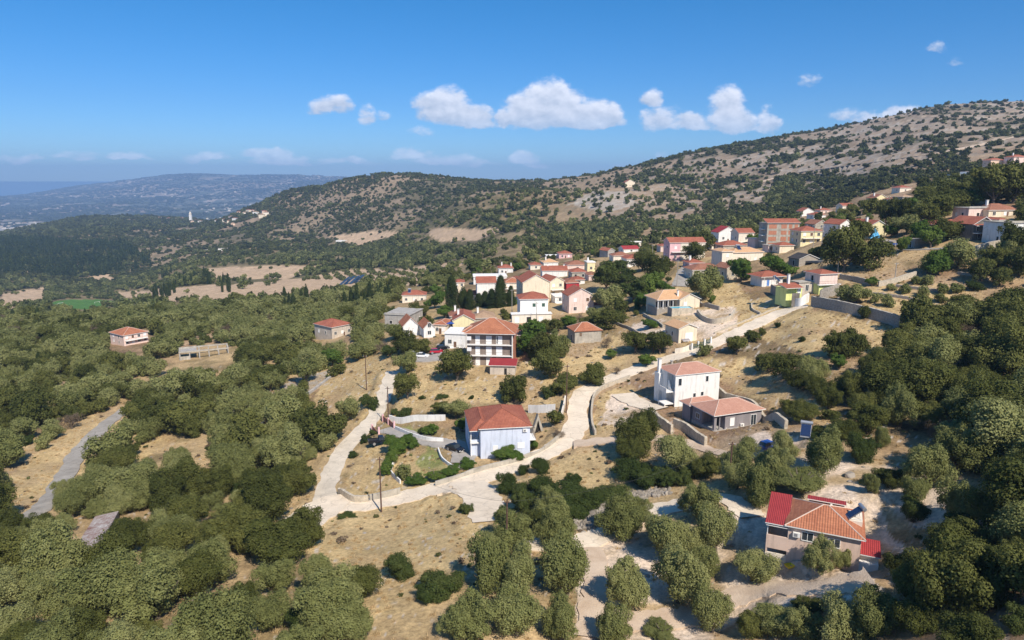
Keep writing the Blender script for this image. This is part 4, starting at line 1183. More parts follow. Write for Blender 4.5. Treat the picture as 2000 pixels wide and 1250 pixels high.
# ---------------- simple houses: (label, Lx, Ly, Rx, topy, yaw, depth, wall, roof kind, roof colour, storeys, bays, extras)
SH = [
 ('long two-storey pinkish white house with orange hip roof alone in the left grove', 243, 676, 291, 656, 55, 12, 'rose', 'hip', 'orange', 2, 4, 'bL'),
 ('beige house with red hip roof standing alone at the edge of the left grove', 649, 662, 689, 640, 50, 12, 'beige', 'hip', 'red', 1, 3, 'sR'),
 ('white two-level house with red roofs among trees left of the cypresses', 786, 592, 832, 577, 5, 9, 'ivory', 'hip', 'red', 1, 3, 'fS'),
 ('grey unfinished flat-roofed concrete house with open brick walls', 752, 640, 800, 614, -14, 14, 'concrete', 'flat', 'concrete', 1, 2, 'D'),
 ('white chalet with steep orange gables behind the dark garden trees', 788, 659, 818, 637, 18, 8, 'white', 'gabley', 'orange', 1, 2, ''),
 ('white chalet with steep orange roof and an arched gable window', 828, 660, 850, 641, 18, 9, 'white', 'gabley', 'orange', 1, 1, 'P'),
 ('house with broad orange roof between the chalets and the yellow gable', 848, 652, 872, 634, -10, 8, 'ivory', 'hip', 'orange', 1, 2, ''),
 ('pale yellow gabled house with red roof behind the apartment block', 885, 654, 927, 626, 4, 10, 'yellow', 'gabley', 'red', 1, 0, 'C'),
 ('low white terraced house with blue umbrella left of the apartment block', 869, 679, 909, 652, -8, 9, 'white', 'flat', 'white', 1, 2, 'bU'),
 ('old low house with weathered tan roof below the row of cypresses', 925, 632, 968, 622, 8, 10, 'oldlight', 'hip', 'tan', 1, 1, 'C'),
 ('old house with weathered red roof and tall chimney behind the yellow gable', 880, 628, 925, 618, 10, 9, 'oldlight', 'hip', 'old', 1, 1, 'C'),
 ('narrow cream house with red roof left of the cypress row', 888, 572, 907, 552, 5, 8, 'cream', 'hip', 'red', 2, 2, ''),
 ('large white blank-walled house with red roof behind the cypress row', 932, 588, 969, 553, 6, 10, 'white', 'gablex', 'red', 2, 0, ''),
 ('white flat-roofed house above the cypress row', 925, 556, 990, 541, 4, 12, 'white', 'flat', 'white', 1, 2, 'D'),
 ('cream house with red roof and balcony right of the cypress row', 984, 574, 1021, 553, 5, 10, 'ivory', 'hip', 'orange', 2, 2, 'b'),
 ('large cream gabled house with blank wall in the village centre', 1021, 596, 1073, 552, 10, 14, 'cream', 'gabley', 'red', 2, 0, ''),
 ('cream gabled house with shuttered balcony left of the crimson house', 1074, 582, 1101, 550, 24, 10, 'cream', 'gabley', 'red', 2, 2, 'bG'),
 ('crimson walled house with white-framed window and old hip roof', 1106, 574, 1131, 553, 14, 9, 'crimson', 'hip', 'old', 1, 1, 'W'),
 ('white two-storey house with dark door, balconies and red hip roof in the village front', 1016, 628, 1070, 585, 6, 9, 'white', 'hip', 'red', 2, 3, 'HT'),
 ('rose gabled house with red roof in front of the crimson house', 1111, 612, 1159, 578, 12, 9, 'rose', 'gabley', 'red', 2, 2, ''),
 ('low white annex with red roof right of the rose gabled house', 1145, 610, 1178, 598, 12, 4, 'ivory', 'hip', 'red', 1, 2, ''),
 ('white house with two white chimneys and red roof, upper left of the village', 974, 536, 1002, 524, 4, 9, 'white', 'hip', 'red', 1, 2, 'CC'),
 ('long white house with red roof and chimneys above the crimson house', 1059, 545, 1108, 529, 3, 9, 'white', 'gablex', 'red', 1, 0, 'CC'),
 ('small dark-windowed house with red pyramid roof right of the long white house', 1117, 545, 1146, 532, 8, 8, 'oldlight', 'hip', 'red', 1, 2, 'D'),
 ('old rose house with flat side wing and red hip roof above the village centre', 1108, 530, 1148, 518, 6, 9, 'rose', 'hip', 'old', 1, 1, ''),
 ('cream tower-like house with tall white chimney beside the pines', 1147, 532, 1162, 513, 6, 7, 'yellow', 'flat', 'white', 1, 1, 'C'),
 ('pink house with red hip roof at the far edge of the village', 1092, 505, 1117, 496, 5, 9, 'pink', 'hip', 'red', 1, 2, ''),
 ('low white house joined to the far pink house', 1068, 507, 1090, 500, 5, 8, 'ivory', 'flat', 'white', 1, 1, ''),
 ('white house with ochre roof and chimney behind the long white house', 1062, 522, 1090, 513, 12, 8, 'white', 'hip', 'ochre', 1, 0, 'C'),
 ('white long house with red roof in front of the upper pines', 1224, 522, 1264, 506, 8, 9, 'white', 'hip', 'red', 1, 3, ''),
 ('house with low red roof left of the upper white long house', 1198, 510, 1232, 500, 8, 8, 'ivory', 'hip', 'old', 1, 1, ''),
 ('white gabled house with crimson roof above the upper white long house', 1218, 494, 1248, 487, 14, 8, 'white', 'gablex', 'crimson', 1, 1, ''),
 ('small pale ruin among trees above the village', 1236, 482, 1252, 473, 5, 6, 'ivory', 'flat', 'white', 1, 2, ''),
 ('small grey gabled house at the wood edge left of the crimson roof', 1187, 502, 1200, 490, 30, 8, 'concrete', 'gabley', 'red', 1, 1, ''),
 ('small house with red hip roof left of the tall pink house', 1290, 492, 1306, 481, 5, 7, 'rose', 'hip', 'red', 1, 1, ''),
 ('tall pink and white house with long red roof at the upper village', 1307, 510, 1376, 474, 6, 9, 'pink', 'gablex', 'red', 2, 3, 'bX'),
 ('white gabled villa with terrace and blue umbrella above the upper village', 1403, 474, 1440, 454, 10, 9, 'white', 'gabley', 'crimson', 1, 2, 'bU'),
 ('white house with red roof and terrace left of the unfinished brick block', 1442, 474, 1472, 455, 8, 9, 'ivory', 'gablex', 'red', 1, 1, 'b'),
 ('old house with wide red hip roof below the white gabled villa', 1412, 490, 1458, 480, 12, 9, 'oldlight', 'hip', 'red', 1, 1, ''),
 ('small house with red roof between the tall pink house and the old hip roof', 1390, 486, 1408, 478, 12, 8, 'ivory', 'hip', 'red', 1, 1, ''),
 ('grey-cream villa with ochre roof, left wing, below the unfinished block', 1409, 522, 1430, 492, 14, 8, 'ivory', 'hip', 'ochre', 2, 1, ''),
 ('cream villa with ochre roof and two solar panels on its lower white wing', 1430, 518, 1489, 494, 14, 8, 'ivory', 'hip', 'ochre', 1, 2, 'S'),
 ('low house with broad old red roof half hidden behind a tree', 1352, 548, 1417, 528, 8, 9, 'ivory', 'hip', 'old', 1, 1, ''),
 ('small pink house with red roof and chimney behind the broad old roof', 1346, 526, 1374, 514, 8, 7, 'pink', 'hip', 'red', 1, 1, 'C'),
 ('small stone house with red gable roof right of the broad old roof', 1419, 546, 1442, 524, 20, 7, 'palestone', 'gabley', 'old', 1, 1, ''),
 ('pale yellow-green house with red hip roof and long balcony right of the brick block', 1563, 478, 1604, 452, 6, 9, 'yellow', 'hip', 'red', 2, 3, 'bY'),
 ('small cream house with red pyramid roof in front of the brick block', 1522, 494, 1550, 480, 8, 6, 'cream', 'hip', 'red', 1, 0, ''),
 ('small cream outhouse left of the cream house below the brick block', 1500, 492, 1512, 480, 8, 5, 'rose', 'flat', 'concrete', 1, 1, ''),
 ('white gabled house with red roof behind the brick block, far left', 1566, 423, 1589, 413, 8, 9, 'white', 'gabley', 'red', 1, 1, ''),
 ('white house with long red roof behind the trees above the brick block', 1589, 428, 1612, 420, 8, 9, 'white', 'hip', 'red', 1, 2, ''),
 ('small red-roofed house with chimney above the long red roof', 1602, 418, 1624, 411, 8, 8, 'rose', 'hip', 'red', 1, 1, 'C'),
 ('house with red roof and white annex among the upper trees', 1645, 412, 1668, 402, 8, 8, 'ivory', 'gablex', 'red', 1, 1, ''),
 ('cream house with tall chimney and small gable high among the trees', 1708, 400, 1732, 387, 10, 8, 'yellow', 'gabley', 'old', 1, 2, 'C'),
 ('low stone house with brown roof below the tall-chimney cream house', 1704, 408, 1726, 399, 10, 7, 'oldlight', 'hip', 'old', 1, 2, ''),
 ('yellow gabled house behind the blue tarpaulin', 1697, 466, 1731, 441, 5, 10, 'yellow', 'gabley', 'red', 1, 0, 'C'),
 ('grey concrete house with pale roof below the hilltop trees', 1762, 395, 1782, 385, 8, 8, 'oldlight', 'hip', 'tan', 1, 2, 'D'),
 ('house with red roof below the rocky hill, highest on the left', 1757, 376, 1779, 367, 8, 9, 'ivory', 'hip', 'red', 1, 1, ''),
 ('white cubic house with red pyramid roof beside the lone cypress', 1810, 388, 1831, 379, 8, 8, 'white', 'hip', 'red', 1, 1, ''),
 ('small brick hut with red roof above the white cubic house', 1863, 371, 1877, 364, 8, 6, 'brickr', 'hip', 'red', 1, 0, ''),
 ('pale flat-roofed house with green canopy near the white modern villa', 1806, 372, 1834, 361, 6, 8, 'ivory', 'flat', 'concrete', 1, 2, 'D'),
 ('peach house with flat red roof near the upper right edge', 1933, 334, 1960, 313, 8, 8, 'peach', 'hip', 'red', 1, 0, ''),
 ('orange-roofed villa with white chimney at the far upper right corner', 1978, 326, 2006, 307, 8, 9, 'rose', 'hip', 'red', 2, 2, 'C'),
 ('bungalow with wide dark red hip roof near the right edge', 1930, 425, 1994, 411, 8, 10, 'cream', 'hip', 'old', 1, 3, 'C'),
 ('small grey flat-roofed house with roof frame left of the wide red hip roof', 1890, 430, 1927, 407, 12, 7, 'rose', 'flat', 'concrete', 1, 1, 'D'),
 ('long low building with red tiled roof hidden in the right-hand trees', 1832, 452, 1893, 440, 10, 8, 'oldlight', 'hip', 'red', 1, 2, 'D'),
 ('white flat-roofed house cut by the right edge of the photo', 1964, 478, 2010, 436, 10, 9, 'white', 'flat', 'oldlight', 2, 3, 'b'),
 ('lonely cream gabled house with red roof on the crest below the rocky hill', 1221, 366, 1240, 356.5, 12, 11, 'cream', 'gabley', 'red', 1, 1, ''),
 ('white long barn at the edge of the tan fields under the middle hill', 656, 474, 680, 470, 0, 12, 'white', 'flat', 'white', 1, 0, ''),
 ('white walled ruin in the middle of the valley wood', 400, 491, 420, 488, -10, 12, 'white', 'flat', 'oldlight', 1, 0, ''),
 ('second white walled ruin right of the first in the valley wood', 426, 491, 445, 486, 18, 12, 'white', 'flat', 'oldlight', 1, 0, ''),
 ('small cream house with red hip roof just left of the large cream gable', 1000, 560, 1022, 547, 6, 8, 'ivory', 'hip', 'red', 1, 1, ''),
 ('low red roofed house squeezed in front of the large white blank-walled house', 905, 590, 930, 577, 8, 7, 'ivory', 'gablex', 'red', 1, 1, ''),
 ('white stepped terrace house between the cream gable and the crimson house', 1084, 592, 1104, 580, 10, 7, 'white', 'flat', 'white', 1, 1, 'b'),
 ('orange roofed shed right of the apartment block', 1010, 668, 1042, 655, 12, 7, 'oldlight', 'hip', 'orange', 1, 0, ''),
 ('small white house with red roof behind the crimson house', 1120, 556, 1142, 547, 6, 7, 'white', 'hip', 'red', 1, 1, ''),
 ('low house with red roof and pale wall above the long white house', 1036, 527, 1058, 518, 6, 8, 'ivory', 'hip', 'red', 1, 1, ''),
 ('rose house with a red roof left of the cream tower-like house', 1150, 548, 1170, 538, 8, 8, 'rose', 'hip', 'old', 1, 1, ''),
 ('house with steep red roof and white verge left of the yellow gable', 1640, 452, 1664, 438, 20, 9, 'white', 'gabley', 'red', 1, 1, ''),
 ('old grey house with brown roof behind the pale yellow-green house', 1592, 448, 1616, 438, 14, 8, 'oldlight', 'gabley', 'old', 1, 1, ''),
 ('little house with red roof above the yellow gable', 1676, 442, 1700, 434, 8, 7, 'rose', 'hip', 'red', 1, 1, ''),
 ('rose house with dark openings between the white terraces and the brick block', 1474, 484, 1490, 468, 8, 7, 'rose', 'flat', 'rose', 1, 1, 'D'),
 ('small house with red roof among trees right of the lone cypress', 1842, 392, 1862, 384, 8, 7, 'ivory', 'hip', 'red', 1, 1, ''),
 ('small red roofed house beside the upper tree, right of the cream chimney house', 1740, 398, 1756, 390, 8, 7, 'ivory', 'hip', 'old', 1, 1, ''),
 ('tiny house with red roof at the right edge, below the bungalow', 1950, 440, 1966, 430, 8, 7, 'cream', 'hip', 'red', 1, 1, ''),
 ('small house with dull red roof at the wood edge beyond the cypress row', 824, 551, 843, 545, 10, 9, 'rose', 'hip', 'red', 1, 0, ''),
]
SHO = []
for (lb, lx, ly, rx, ty, yaw, dep, wl, rk, rc, st, bays, ex) in SH:
    h = House(lb, (lx, ly), rx, yaw, top=ty, depth=dep, wall=wl, name='house')
    w, d, H_ = h.w, h.d, h.h
    h.body()
    if rk == 'hip': h.hip(rc, ov=.45, rh=min(w, d) * .21)
    elif rk == 'gabley': h.gable(rc, 'y', rh=w * (.27 if 'chalet' not in lb else .5))
    elif rk == 'gablex': h.gable(rc, 'x', rh=d * .22)
    else:
        h.flat(m=rc if rc in WM else 'white', ov=.3)
        if 'U' not in ex: MB().box(0, w, 0, .2, H_ + .253, H_ + .7, WM[rc if rc in WM else 'white']).build('parapet', h.e)
    fh = H_ / st
    for k in range(st):
        for b in range(bays):
            u = w * (b + .5) / bays
            hw = min(1.1, w / (bays * 2.2)); hh = min(1.25, fh * .5)
            sty = 'dark' if 'D' in ex else ('shutter' if (b + k) % 3 == 1 else ('green' if 'H' in ex and k == 1 else ('blue' if 'W' in ex else ('brown' if wl in ('rose', 'yellow') and b % 2 else 'glass'))))
            h.opening('f', u, k * fh + fh * .32, hw, hh, style=sty)
        if w > 5: 
            h.opening('l' if yaw > -2 else 'r', d * .35, k * fh + fh * .32, .8, min(1.2, fh * .45), plane=0 if yaw > -2 else w, style='glass')
            h.opening('l' if yaw > -2 else 'r', d * .75, k * fh + fh * .32, .8, min(1.2, fh * .45), plane=0 if yaw > -2 else w, style='shutter')
    if st == 1 and bays > 1 and 'D' not in ex: h.door('f', w * .5 + (.9 if bays % 2 else 0), .9, min(2.05, H_ * .8), style='brown')
    if 'b' in ex: h.balcony(w * .05, w * .95, (H_ / 2 if st == 2 else 0.15), 1.3, rail=True)
    if 'T' in ex:
        h.box(-3.2, w + .8, -3.0, -.003, -3.5, H_ * .40, 'ivory'); MB().box(-3.5, w + 1.0, -3.3, .0, H_ * .40 + .004, H_ * .40 + .22, WM['white']).build('terrace', h.e)
        for q_ in range(3): h.opening('f', -1.5 + q_ * (w + 1) / 2.6, .3, 1.5, 1.9, plane=-3.0, style='shutter' if q_ != 1 else 'dark')
        MB().box(-3.4, w + .9, -3.25, -3.2, H_ * .40 + 1.1, H_ * .40 + 1.15, RAIL).build('railing', h.e)
    if 'X' in ex: h.box(w * .30, w, -.05, .2, .2, H_ - .1, 'ivory')
    if 'C' in ex:
        h.chimney(w * .25, d * .5, H_, H_ + min(w, d) * .21 + 1.4, .7, 'white')
    if 'CC' in ex: h.chimney(w * .9, d * .5, H_, H_ + 2.6, .7, 'white')
    if 'P' in ex: h.opening('f', w * .5, H_ + .2, 1.0, 1.6, style='glass')
    if 'S' in ex:
        _p = local(h, w * .3, d * .2, H_ + .5); heater(_p.x, _p.y, _p.z + .4, h.a, f'dark solar panel on the {"left house roof" if lx < 1000 else "ochre roofed villa"}', 1.2)
    h.fin(); SHO.append(h)
LAND += [('the left grove house', 260, 660), ('the beige grove house', 655, 650), ('the cypress row', 940, 585), ('the village centre', 1060, 570), ('the tall pink house', 1345, 490), ('the blue tarpaulin', 1708, 455),
         ('the hilltop villa', 1890, 345), ('the red-roofed hillside bungalow', 1960, 415), ('the long stone wall', 1690, 625)]

# ---------------- dark two-storey house by the right edge
h = House('dark two-storey stone house with slate and red gable roofs near the right edge', (1898, 470), 1939, 16, top=438, depth=9, wall='olddark', land='the dark two-storey house')
w, d, H_ = h.w, h.d, h.h
h.body(); h.gable('red', 'y', rh=2.2, wall='olddark'); h.box(w + .003, w + 2.5, .8, d, -3.5, H_ + .2, 'oldlight'); h.fin()
h.shed('red', -.5, w + .4, -1.6, -.02, H_ - .5, H_ - .1, name='porch_roof'); h.balcony(0, w, H_ * .48, 1.4)
for u in (.2, .5, .8): h.opening('f', w * u, H_ * .55, .9, 1.9, style='dark')
h.opening('f', w * .3, .8, .9, 1.2, style='dark'); h.door('f', w * .72, 1.0, 2.2, style='dark')
# white modern villa
h = House('white modern flat-roofed villa with pale blue terrace high on the right slope', (1893, 353), 1928, 6, top=336, depth=9, name='villa', cat='house', wall='white')
w, d, H_ = h.w, h.d, h.h
h.body(); h.box(-9, -.003, 1.5, d, -3.5, H_ * .72); h.box(-3.2, -.003, .6, 1.497, -3.5, H_ * .45, 'blue'); h.fin(); h.flat(m='white', ov=.1); h.opening('f', w * .12, H_ * .3, 1.1, 2.2); h.opening('f', -1.5, .6, 2.0, 1.4, plane=.6, style='dark'); h.opening('f', -6.5, 1.2, 1.6, 1.2, plane=1.5)

# ---------------- stone ruins and outbuildings
def stonehut(L, R, top, yaw, dep, label, roof=None, wl='stone'):
    h = House(label, L, R, yaw, top=top, depth=dep, wall=wl, name='stone_hut', cat='hut')
    h.body()
    if roof: h.gable(roof, 'y', rh=h.w * .2, wall=wl)
    h.fin(); h.door('l', dep * .5, 1.0, 1.8, plane=0, style='dark'); return h


stonehut((1560, 520), 1597, 506, 14, 6, 'roofless grey rubble stone hut below the brick block', 'slate')
stonehut((1786, 484), 1812, 467, 8, 4, 'low stone shed with dark arched opening on the terrace road', None)
stonehut((1722, 482), 1750, 470, 10, 5, 'grey stone ruin behind the terrace road', None)

# unfinished concrete frame in the left grove
_A, _B = P(352, 704), P(446, 690)
e = link(bpy.data.objects.new('concrete_frame', None)); e.location = _A; _an = math.atan2(_B.y - _A.y, _B.x - _A.x); e.rotation_euler = (0, 0, _an)
tag(e, 'open unfinished concrete frame with pale beams half buried in the left grove', 'ruin')
_L = math.hypot(_B.x - _A.x, _B.y - _A.y); _dz = _B.z - _A.z; _hh = 2.4
for _i in range(6):
    for _j in (0, 8.0):
        _x = _L * _i / 5; MB().box(_x - .2, _x + .2, _j - .2, _j + .2, -3, _hh + _dz * .5, WM['concrete']).build('column', e)
for _j in (0, 8.0): MB().box(-.3, _L + .3, _j - .3, _j + .3, _hh + _dz * .5 + .003, _hh + _dz * .5 + .5, WM['oldlight']).build('beam', e)
for _i in (0, 2, 5): _x = _L * _i / 5; MB().box(_x - .25, _x + .25, .303, 7.697, _hh + _dz * .5 + .003, _hh + _dz * .5 + .45, WM['oldlight']).build('beam', e)
MB().box(.3, _L * .35, .31, 7.69, _hh + _dz * .5 - .2, _hh + _dz * .5 - .003, WM['concrete']).build('slab', e)
MB().box(.21, _L * .2, -.1, .1, -3, _hh * .6, WM['oldlight']).build('wall', e)
for _i in range(4): _q = _A.lerp(_B, (_i + .5) / 4); FOOT.append((_q.x, _q.y + 4, 5.0))

# blue tarpaulin tent
e = link(bpy.data.objects.new('tarpaulin', None)); _p = P(1708, 466); e.location = _p
tag(e, 'bright blue pointed tarpaulin in front of the yellow gable', 'tarpaulin'); FOOT.append((_p.x, _p.y, 3))
s_ = _p.y / FPX * 11; hh = 22 / FPX * _p.y
tm_ = mat('blue_tarpaulin', (.10, .42, .75), .6, .08, 1.2, .3, 3)
_m4 = [(-s_, -s_ * .5, 0), (s_, -s_ * .5, 0), (s_ * .9, s_ * .6, 0), (-s_ * .9, s_ * .6, 0)]
mb = MB()
for i in range(4): mb.poly([_m4[i], _m4[(i + 1) % 4], (-s_ * .1, 0, hh)], tm_)
mb.build('sheet', e); MB().bar((-s_ * .1, 0, -.5), (-s_ * .1, 0, hh + .1), .05, METAL).build('pole', e)

# rusty shed roof in the lower left wood
_A, _B, _C = P(140, 1098), P(190, 1018), P(172, 1090)
_an = math.atan2(-(_B.x - _A.x), _B.y - _A.y)
e = link(bpy.data.objects.new('shed', None)); e.location = _A; e.rotation_euler = (0, 0, _an)
tag(e, 'long low shed with rusty striped metal sheet roof in the lower left wood', 'shed')
_L = math.hypot(_B.x - _A.x, _B.y - _A.y); _dz = _B.z - _A.z; _w = 3.4
_mb = MB(); _rp = [(-.2, 0, 1.0), (_w, 0, 1.3), (_w, _L, _dz + 1.3), (-.2, _L, _dz + 1.0)]
roof_plane(_mb, [_rp[3], _rp[0], _rp[1], _rp[2]], RM['rust']); _mb.poly([(q[0], q[1], q[2] - .06) for q in _rp], RM['rust']); _mb.build('roof', e)
_mb = MB()
for _i in range(4):
    _q0, _q1 = _rp[_i], _rp[(_i + 1) % 4]; _mb.poly([(_q0[0], _q0[1], _q0[2] - 3), (_q1[0], _q1[1], _q1[2] - 3), (_q1[0], _q1[1], _q1[2] - .08), (_q0[0], _q0[1], _q0[2] - .08)], WM['olddark'])
_mb.build('wall', e)
for _i in range(4): _q = _A.lerp(_B, (_i + .5) / 4); FOOT.append((_q.x + 1.5, _q.y, 2.6))

# ---------------- far village with the white bell tower
def far_houses():
    g = np.random.default_rng(5)
    spots = [(345, 430), (356, 428), (384, 432), (392, 436), (400, 430), (410, 433), (405, 428), (418, 430), (424, 434), (376, 436), (440, 432), (448, 435), (452, 428), (460, 432), (467, 418), (478, 420), (486, 414), (494, 416), (500, 420), (516, 416), (520, 420), (512, 424), (330, 430), (430, 426), (455, 440), (312, 428)]
    cols = ['ivory', 'cream', 'rose', 'white', 'peach']
    seq = 0
    for (px, py) in spots:
        p = P(px, py); wl = cols[seq % 5]
        e = link(bpy.data.objects.new('distant_house', None)); e.location = p; e.rotation_euler = (0, 0, g.uniform(-.6, .6))
        w_, d_, h_ = g.uniform(9, 15), g.uniform(9, 12), g.uniform(5, 9)
        side = 'just left of the white bell tower' if px < 372 else ('right of the white bell tower' if px < 460 else 'on the slope right of the far village')
        ords = ['nearest', 'second', 'third', 'fourth', 'fifth', 'sixth', 'seventh', 'eighth', 'ninth', 'tenth', 'eleventh', 'twelfth', 'thirteenth', 'fourteenth']
        tag(e, f'tiny {wl} house {side}', 'house', 'houses of the far village')
        MB().box(-w_ / 2, w_ / 2, -d_ / 2, d_ / 2, -4, h_, WM[wl]).build('wall', e)
        rb = MB(); m = RM['old' if seq % 3 else 'tan']; z = h_ + .1
        A, B, C_, D = (-w_ / 2 - .5, -d_ / 2 - .5, z), (w_ / 2 + .5, -d_ / 2 - .5, z), (w_ / 2 + .5, d_ / 2 + .5, z), (-w_ / 2 - .5, d_ / 2 + .5, z); E = (-w_ * .15, 0, z + 2.2); F = (w_ * .15, 0, z + 2.2)
        for f in ([A, B, F, E], [C_, D, E, F], [B, C_, F], [D, A, E]): rb.poly(f, m)
        rb.build('roof', e)
        FOOT.append((p.x, p.y - 4, 9)); seq += 1
    p = P(373, 433); e = link(bpy.data.objects.new('bell_tower', None)); e.location = p
    tag(e, 'white bell tower rising above the far village on the left ridge', 'tower'); hh = 19 / FPX * p.y
    MB().box(-4, 4, -4, 4, -5, hh * .66, WM['white']).build('shaft', e); MB().box(-3.2, 3.2, -3.2, 3.2, hh * .66 + .003, hh * .86, WM['ivory']).build('belfry', e)
    mb = MB()
    for a in range(4):
        c = [(-3, -3), (3, -3), (3, 3), (-3, 3)]; mb.poly([(*c[a], hh * .86 + .003), (*c[(a + 1) % 4], hh * .86 + .003), (0, 0, hh * 1.05)], WM['ivory'])
    mb.build('cap', e); FOOT.append((p.x, p.y, 16))
    # settlements across the bay: pale blocks
    n = 0
    seen = 0
    while n < 150:
        band = g.choice([0, 1, 2, 3, 4], p=[.34, .2, .16, .15, .15])
        if band == 0: px, py = g.uniform(90, 470), 382 + g.normal(0, 2.5)
        elif band == 1: px, py = g.uniform(590, 680), g.uniform(344, 354)
        elif band == 2: px, py = g.uniform(380, 500), g.uniform(398, 416)
        elif band == 3: px, py = g.uniform(0, 90), g.uniform(436, 448)
        else: px, py = g.uniform(60, 480), g.uniform(372, 412)
        p = P(px, py)
        if p.y < 3600: seen += 1; n += (seen % 5 == 0); continue
        w_, d_, h_ = g.uniform(14, 34), g.uniform(14, 26), g.uniform(6, 12)
        o = MB().box(-w_ / 2, w_ / 2, -d_ / 2, d_ / 2, -8, h_, WM['oldlight' if n % 3 else 'ivory']).box(-w_ / 2 - .6, w_ / 2 + .6, -d_ / 2 - .6, d_ / 2 + .6, h_ + .01, h_ + 1.6, RM['tan'] if n % 2 else WM['ivory']).build('distant_house')
        o.location = p; o.rotation_euler = (0, 0, g.uniform(-.7, .7))
        zone = ['in the long settlement across the bay', 'in the hilltop town across the bay', 'near the foot of the far hills', 'in the far left coastal town', 'scattered on the far hills'][band]
        tag(o, f'pale distant house {zone}', 'house', 'houses across the bay'); n += 1


far_houses()
# ------------------------------------------------------------------ vegetation
def leafmat(name, dark, mid, light, rough=.75):
    m, n, b = newmat(name)
    oi = n.nodes.new('ShaderNodeObjectInfo')
    at = n.nodes.new('ShaderNodeAttribute'); at.attribute_name = 'lv'
    r = n.nodes.new('ShaderNodeValToRGB')
    r.color_ramp.elements[0].position = 0; r.color_ramp.elements[0].color = (*dark, 1)
    r.color_ramp.elements[1].position = 1; r.color_ramp.elements[1].color = (*light, 1)
    e = r.color_ramp.elements.new(.5); e.color = (*mid, 1)
    a = n.nodes.new('ShaderNodeMath'); a.operation = 'MULTIPLY_ADD'; a.inputs[1].default_value = .55; a.inputs[2].default_value = 0
    n.links.new(at.outputs['Fac'], a.inputs[0])
    a2 = n.nodes.new('ShaderNodeMath'); a2.operation = 'MULTIPLY_ADD'; a2.inputs[1].default_value = .58
    n.links.new(oi.outputs['Random'], a2.inputs[0]); n.links.new(a.outputs[0], a2.inputs[2])
    n.links.new(a2.outputs[0], r.inputs[0])
    n.links.new(r.outputs[0], b.inputs['Base Color'])
    b.inputs['Roughness'].default_value = rough
    b.inputs['Specular IOR Level'].default_value = .12
    tr = n.nodes.new('ShaderNodeBsdfTranslucent'); n.links.new(r.outputs[0], tr.inputs['Color'])
    ms = n.nodes.new('ShaderNodeMixShader'); ms.inputs[0].default_value = .32
    n.links.new(b.outputs[0], ms.inputs[1]); n.links.new(tr.outputs[0], ms.inputs[2])
    n.links.new(ms.outputs[0], n.nodes['Material Output'].inputs['Surface'])
    return m


LM = {
    'olive': leafmat('olive_leaves', (.125, .138, .044), (.205, .218, .074), (.31, .31, .125)),
    'oak': leafmat('oak_leaves', (.048, .060, .015), (.095, .106, .027), (.175, .178, .050)),
    'shrub': leafmat('shrub_leaves', (.034, .052, .013), (.060, .086, .022), (.11, .13, .038)),
    'leafy': leafmat('garden_leaves', (.055, .10, .018), (.095, .155, .028), (.16, .21, .045)),
    'cypress': leafmat('cypress_leaves', (.028, .044, .013), (.046, .066, .020), (.070, .092, .028)),
    'pine': leafmat('pine_needles', (.045, .065, .018), (.080, .105, .028), (.13, .15, .042)),
    'hill': leafmat('hill_shrub_leaves', (.040, .050, .016), (.075, .086, .027), (.13, .135, .046)),
    'wood': leafmat('valley_wood_leaves', (.070, .088, .028), (.125, .145, .048), (.21, .22, .085)),
    'dry': leafmat('dry_twigs', (.12, .085, .055), (.17, .125, .085), (.23, .18, .125)),
    'grass': leafmat('dry_grass_blades', (.40, .28, .14), (.52, .38, .20), (.64, .49, .28)),
    'rockm': leafmat('limestone', (.30, .26, .21), (.45, .40, .34), (.62, .56, .49)),
}
BARK = mat('grey_bark', (.16, .13, .10), .95, .2, 3, .5, 10)


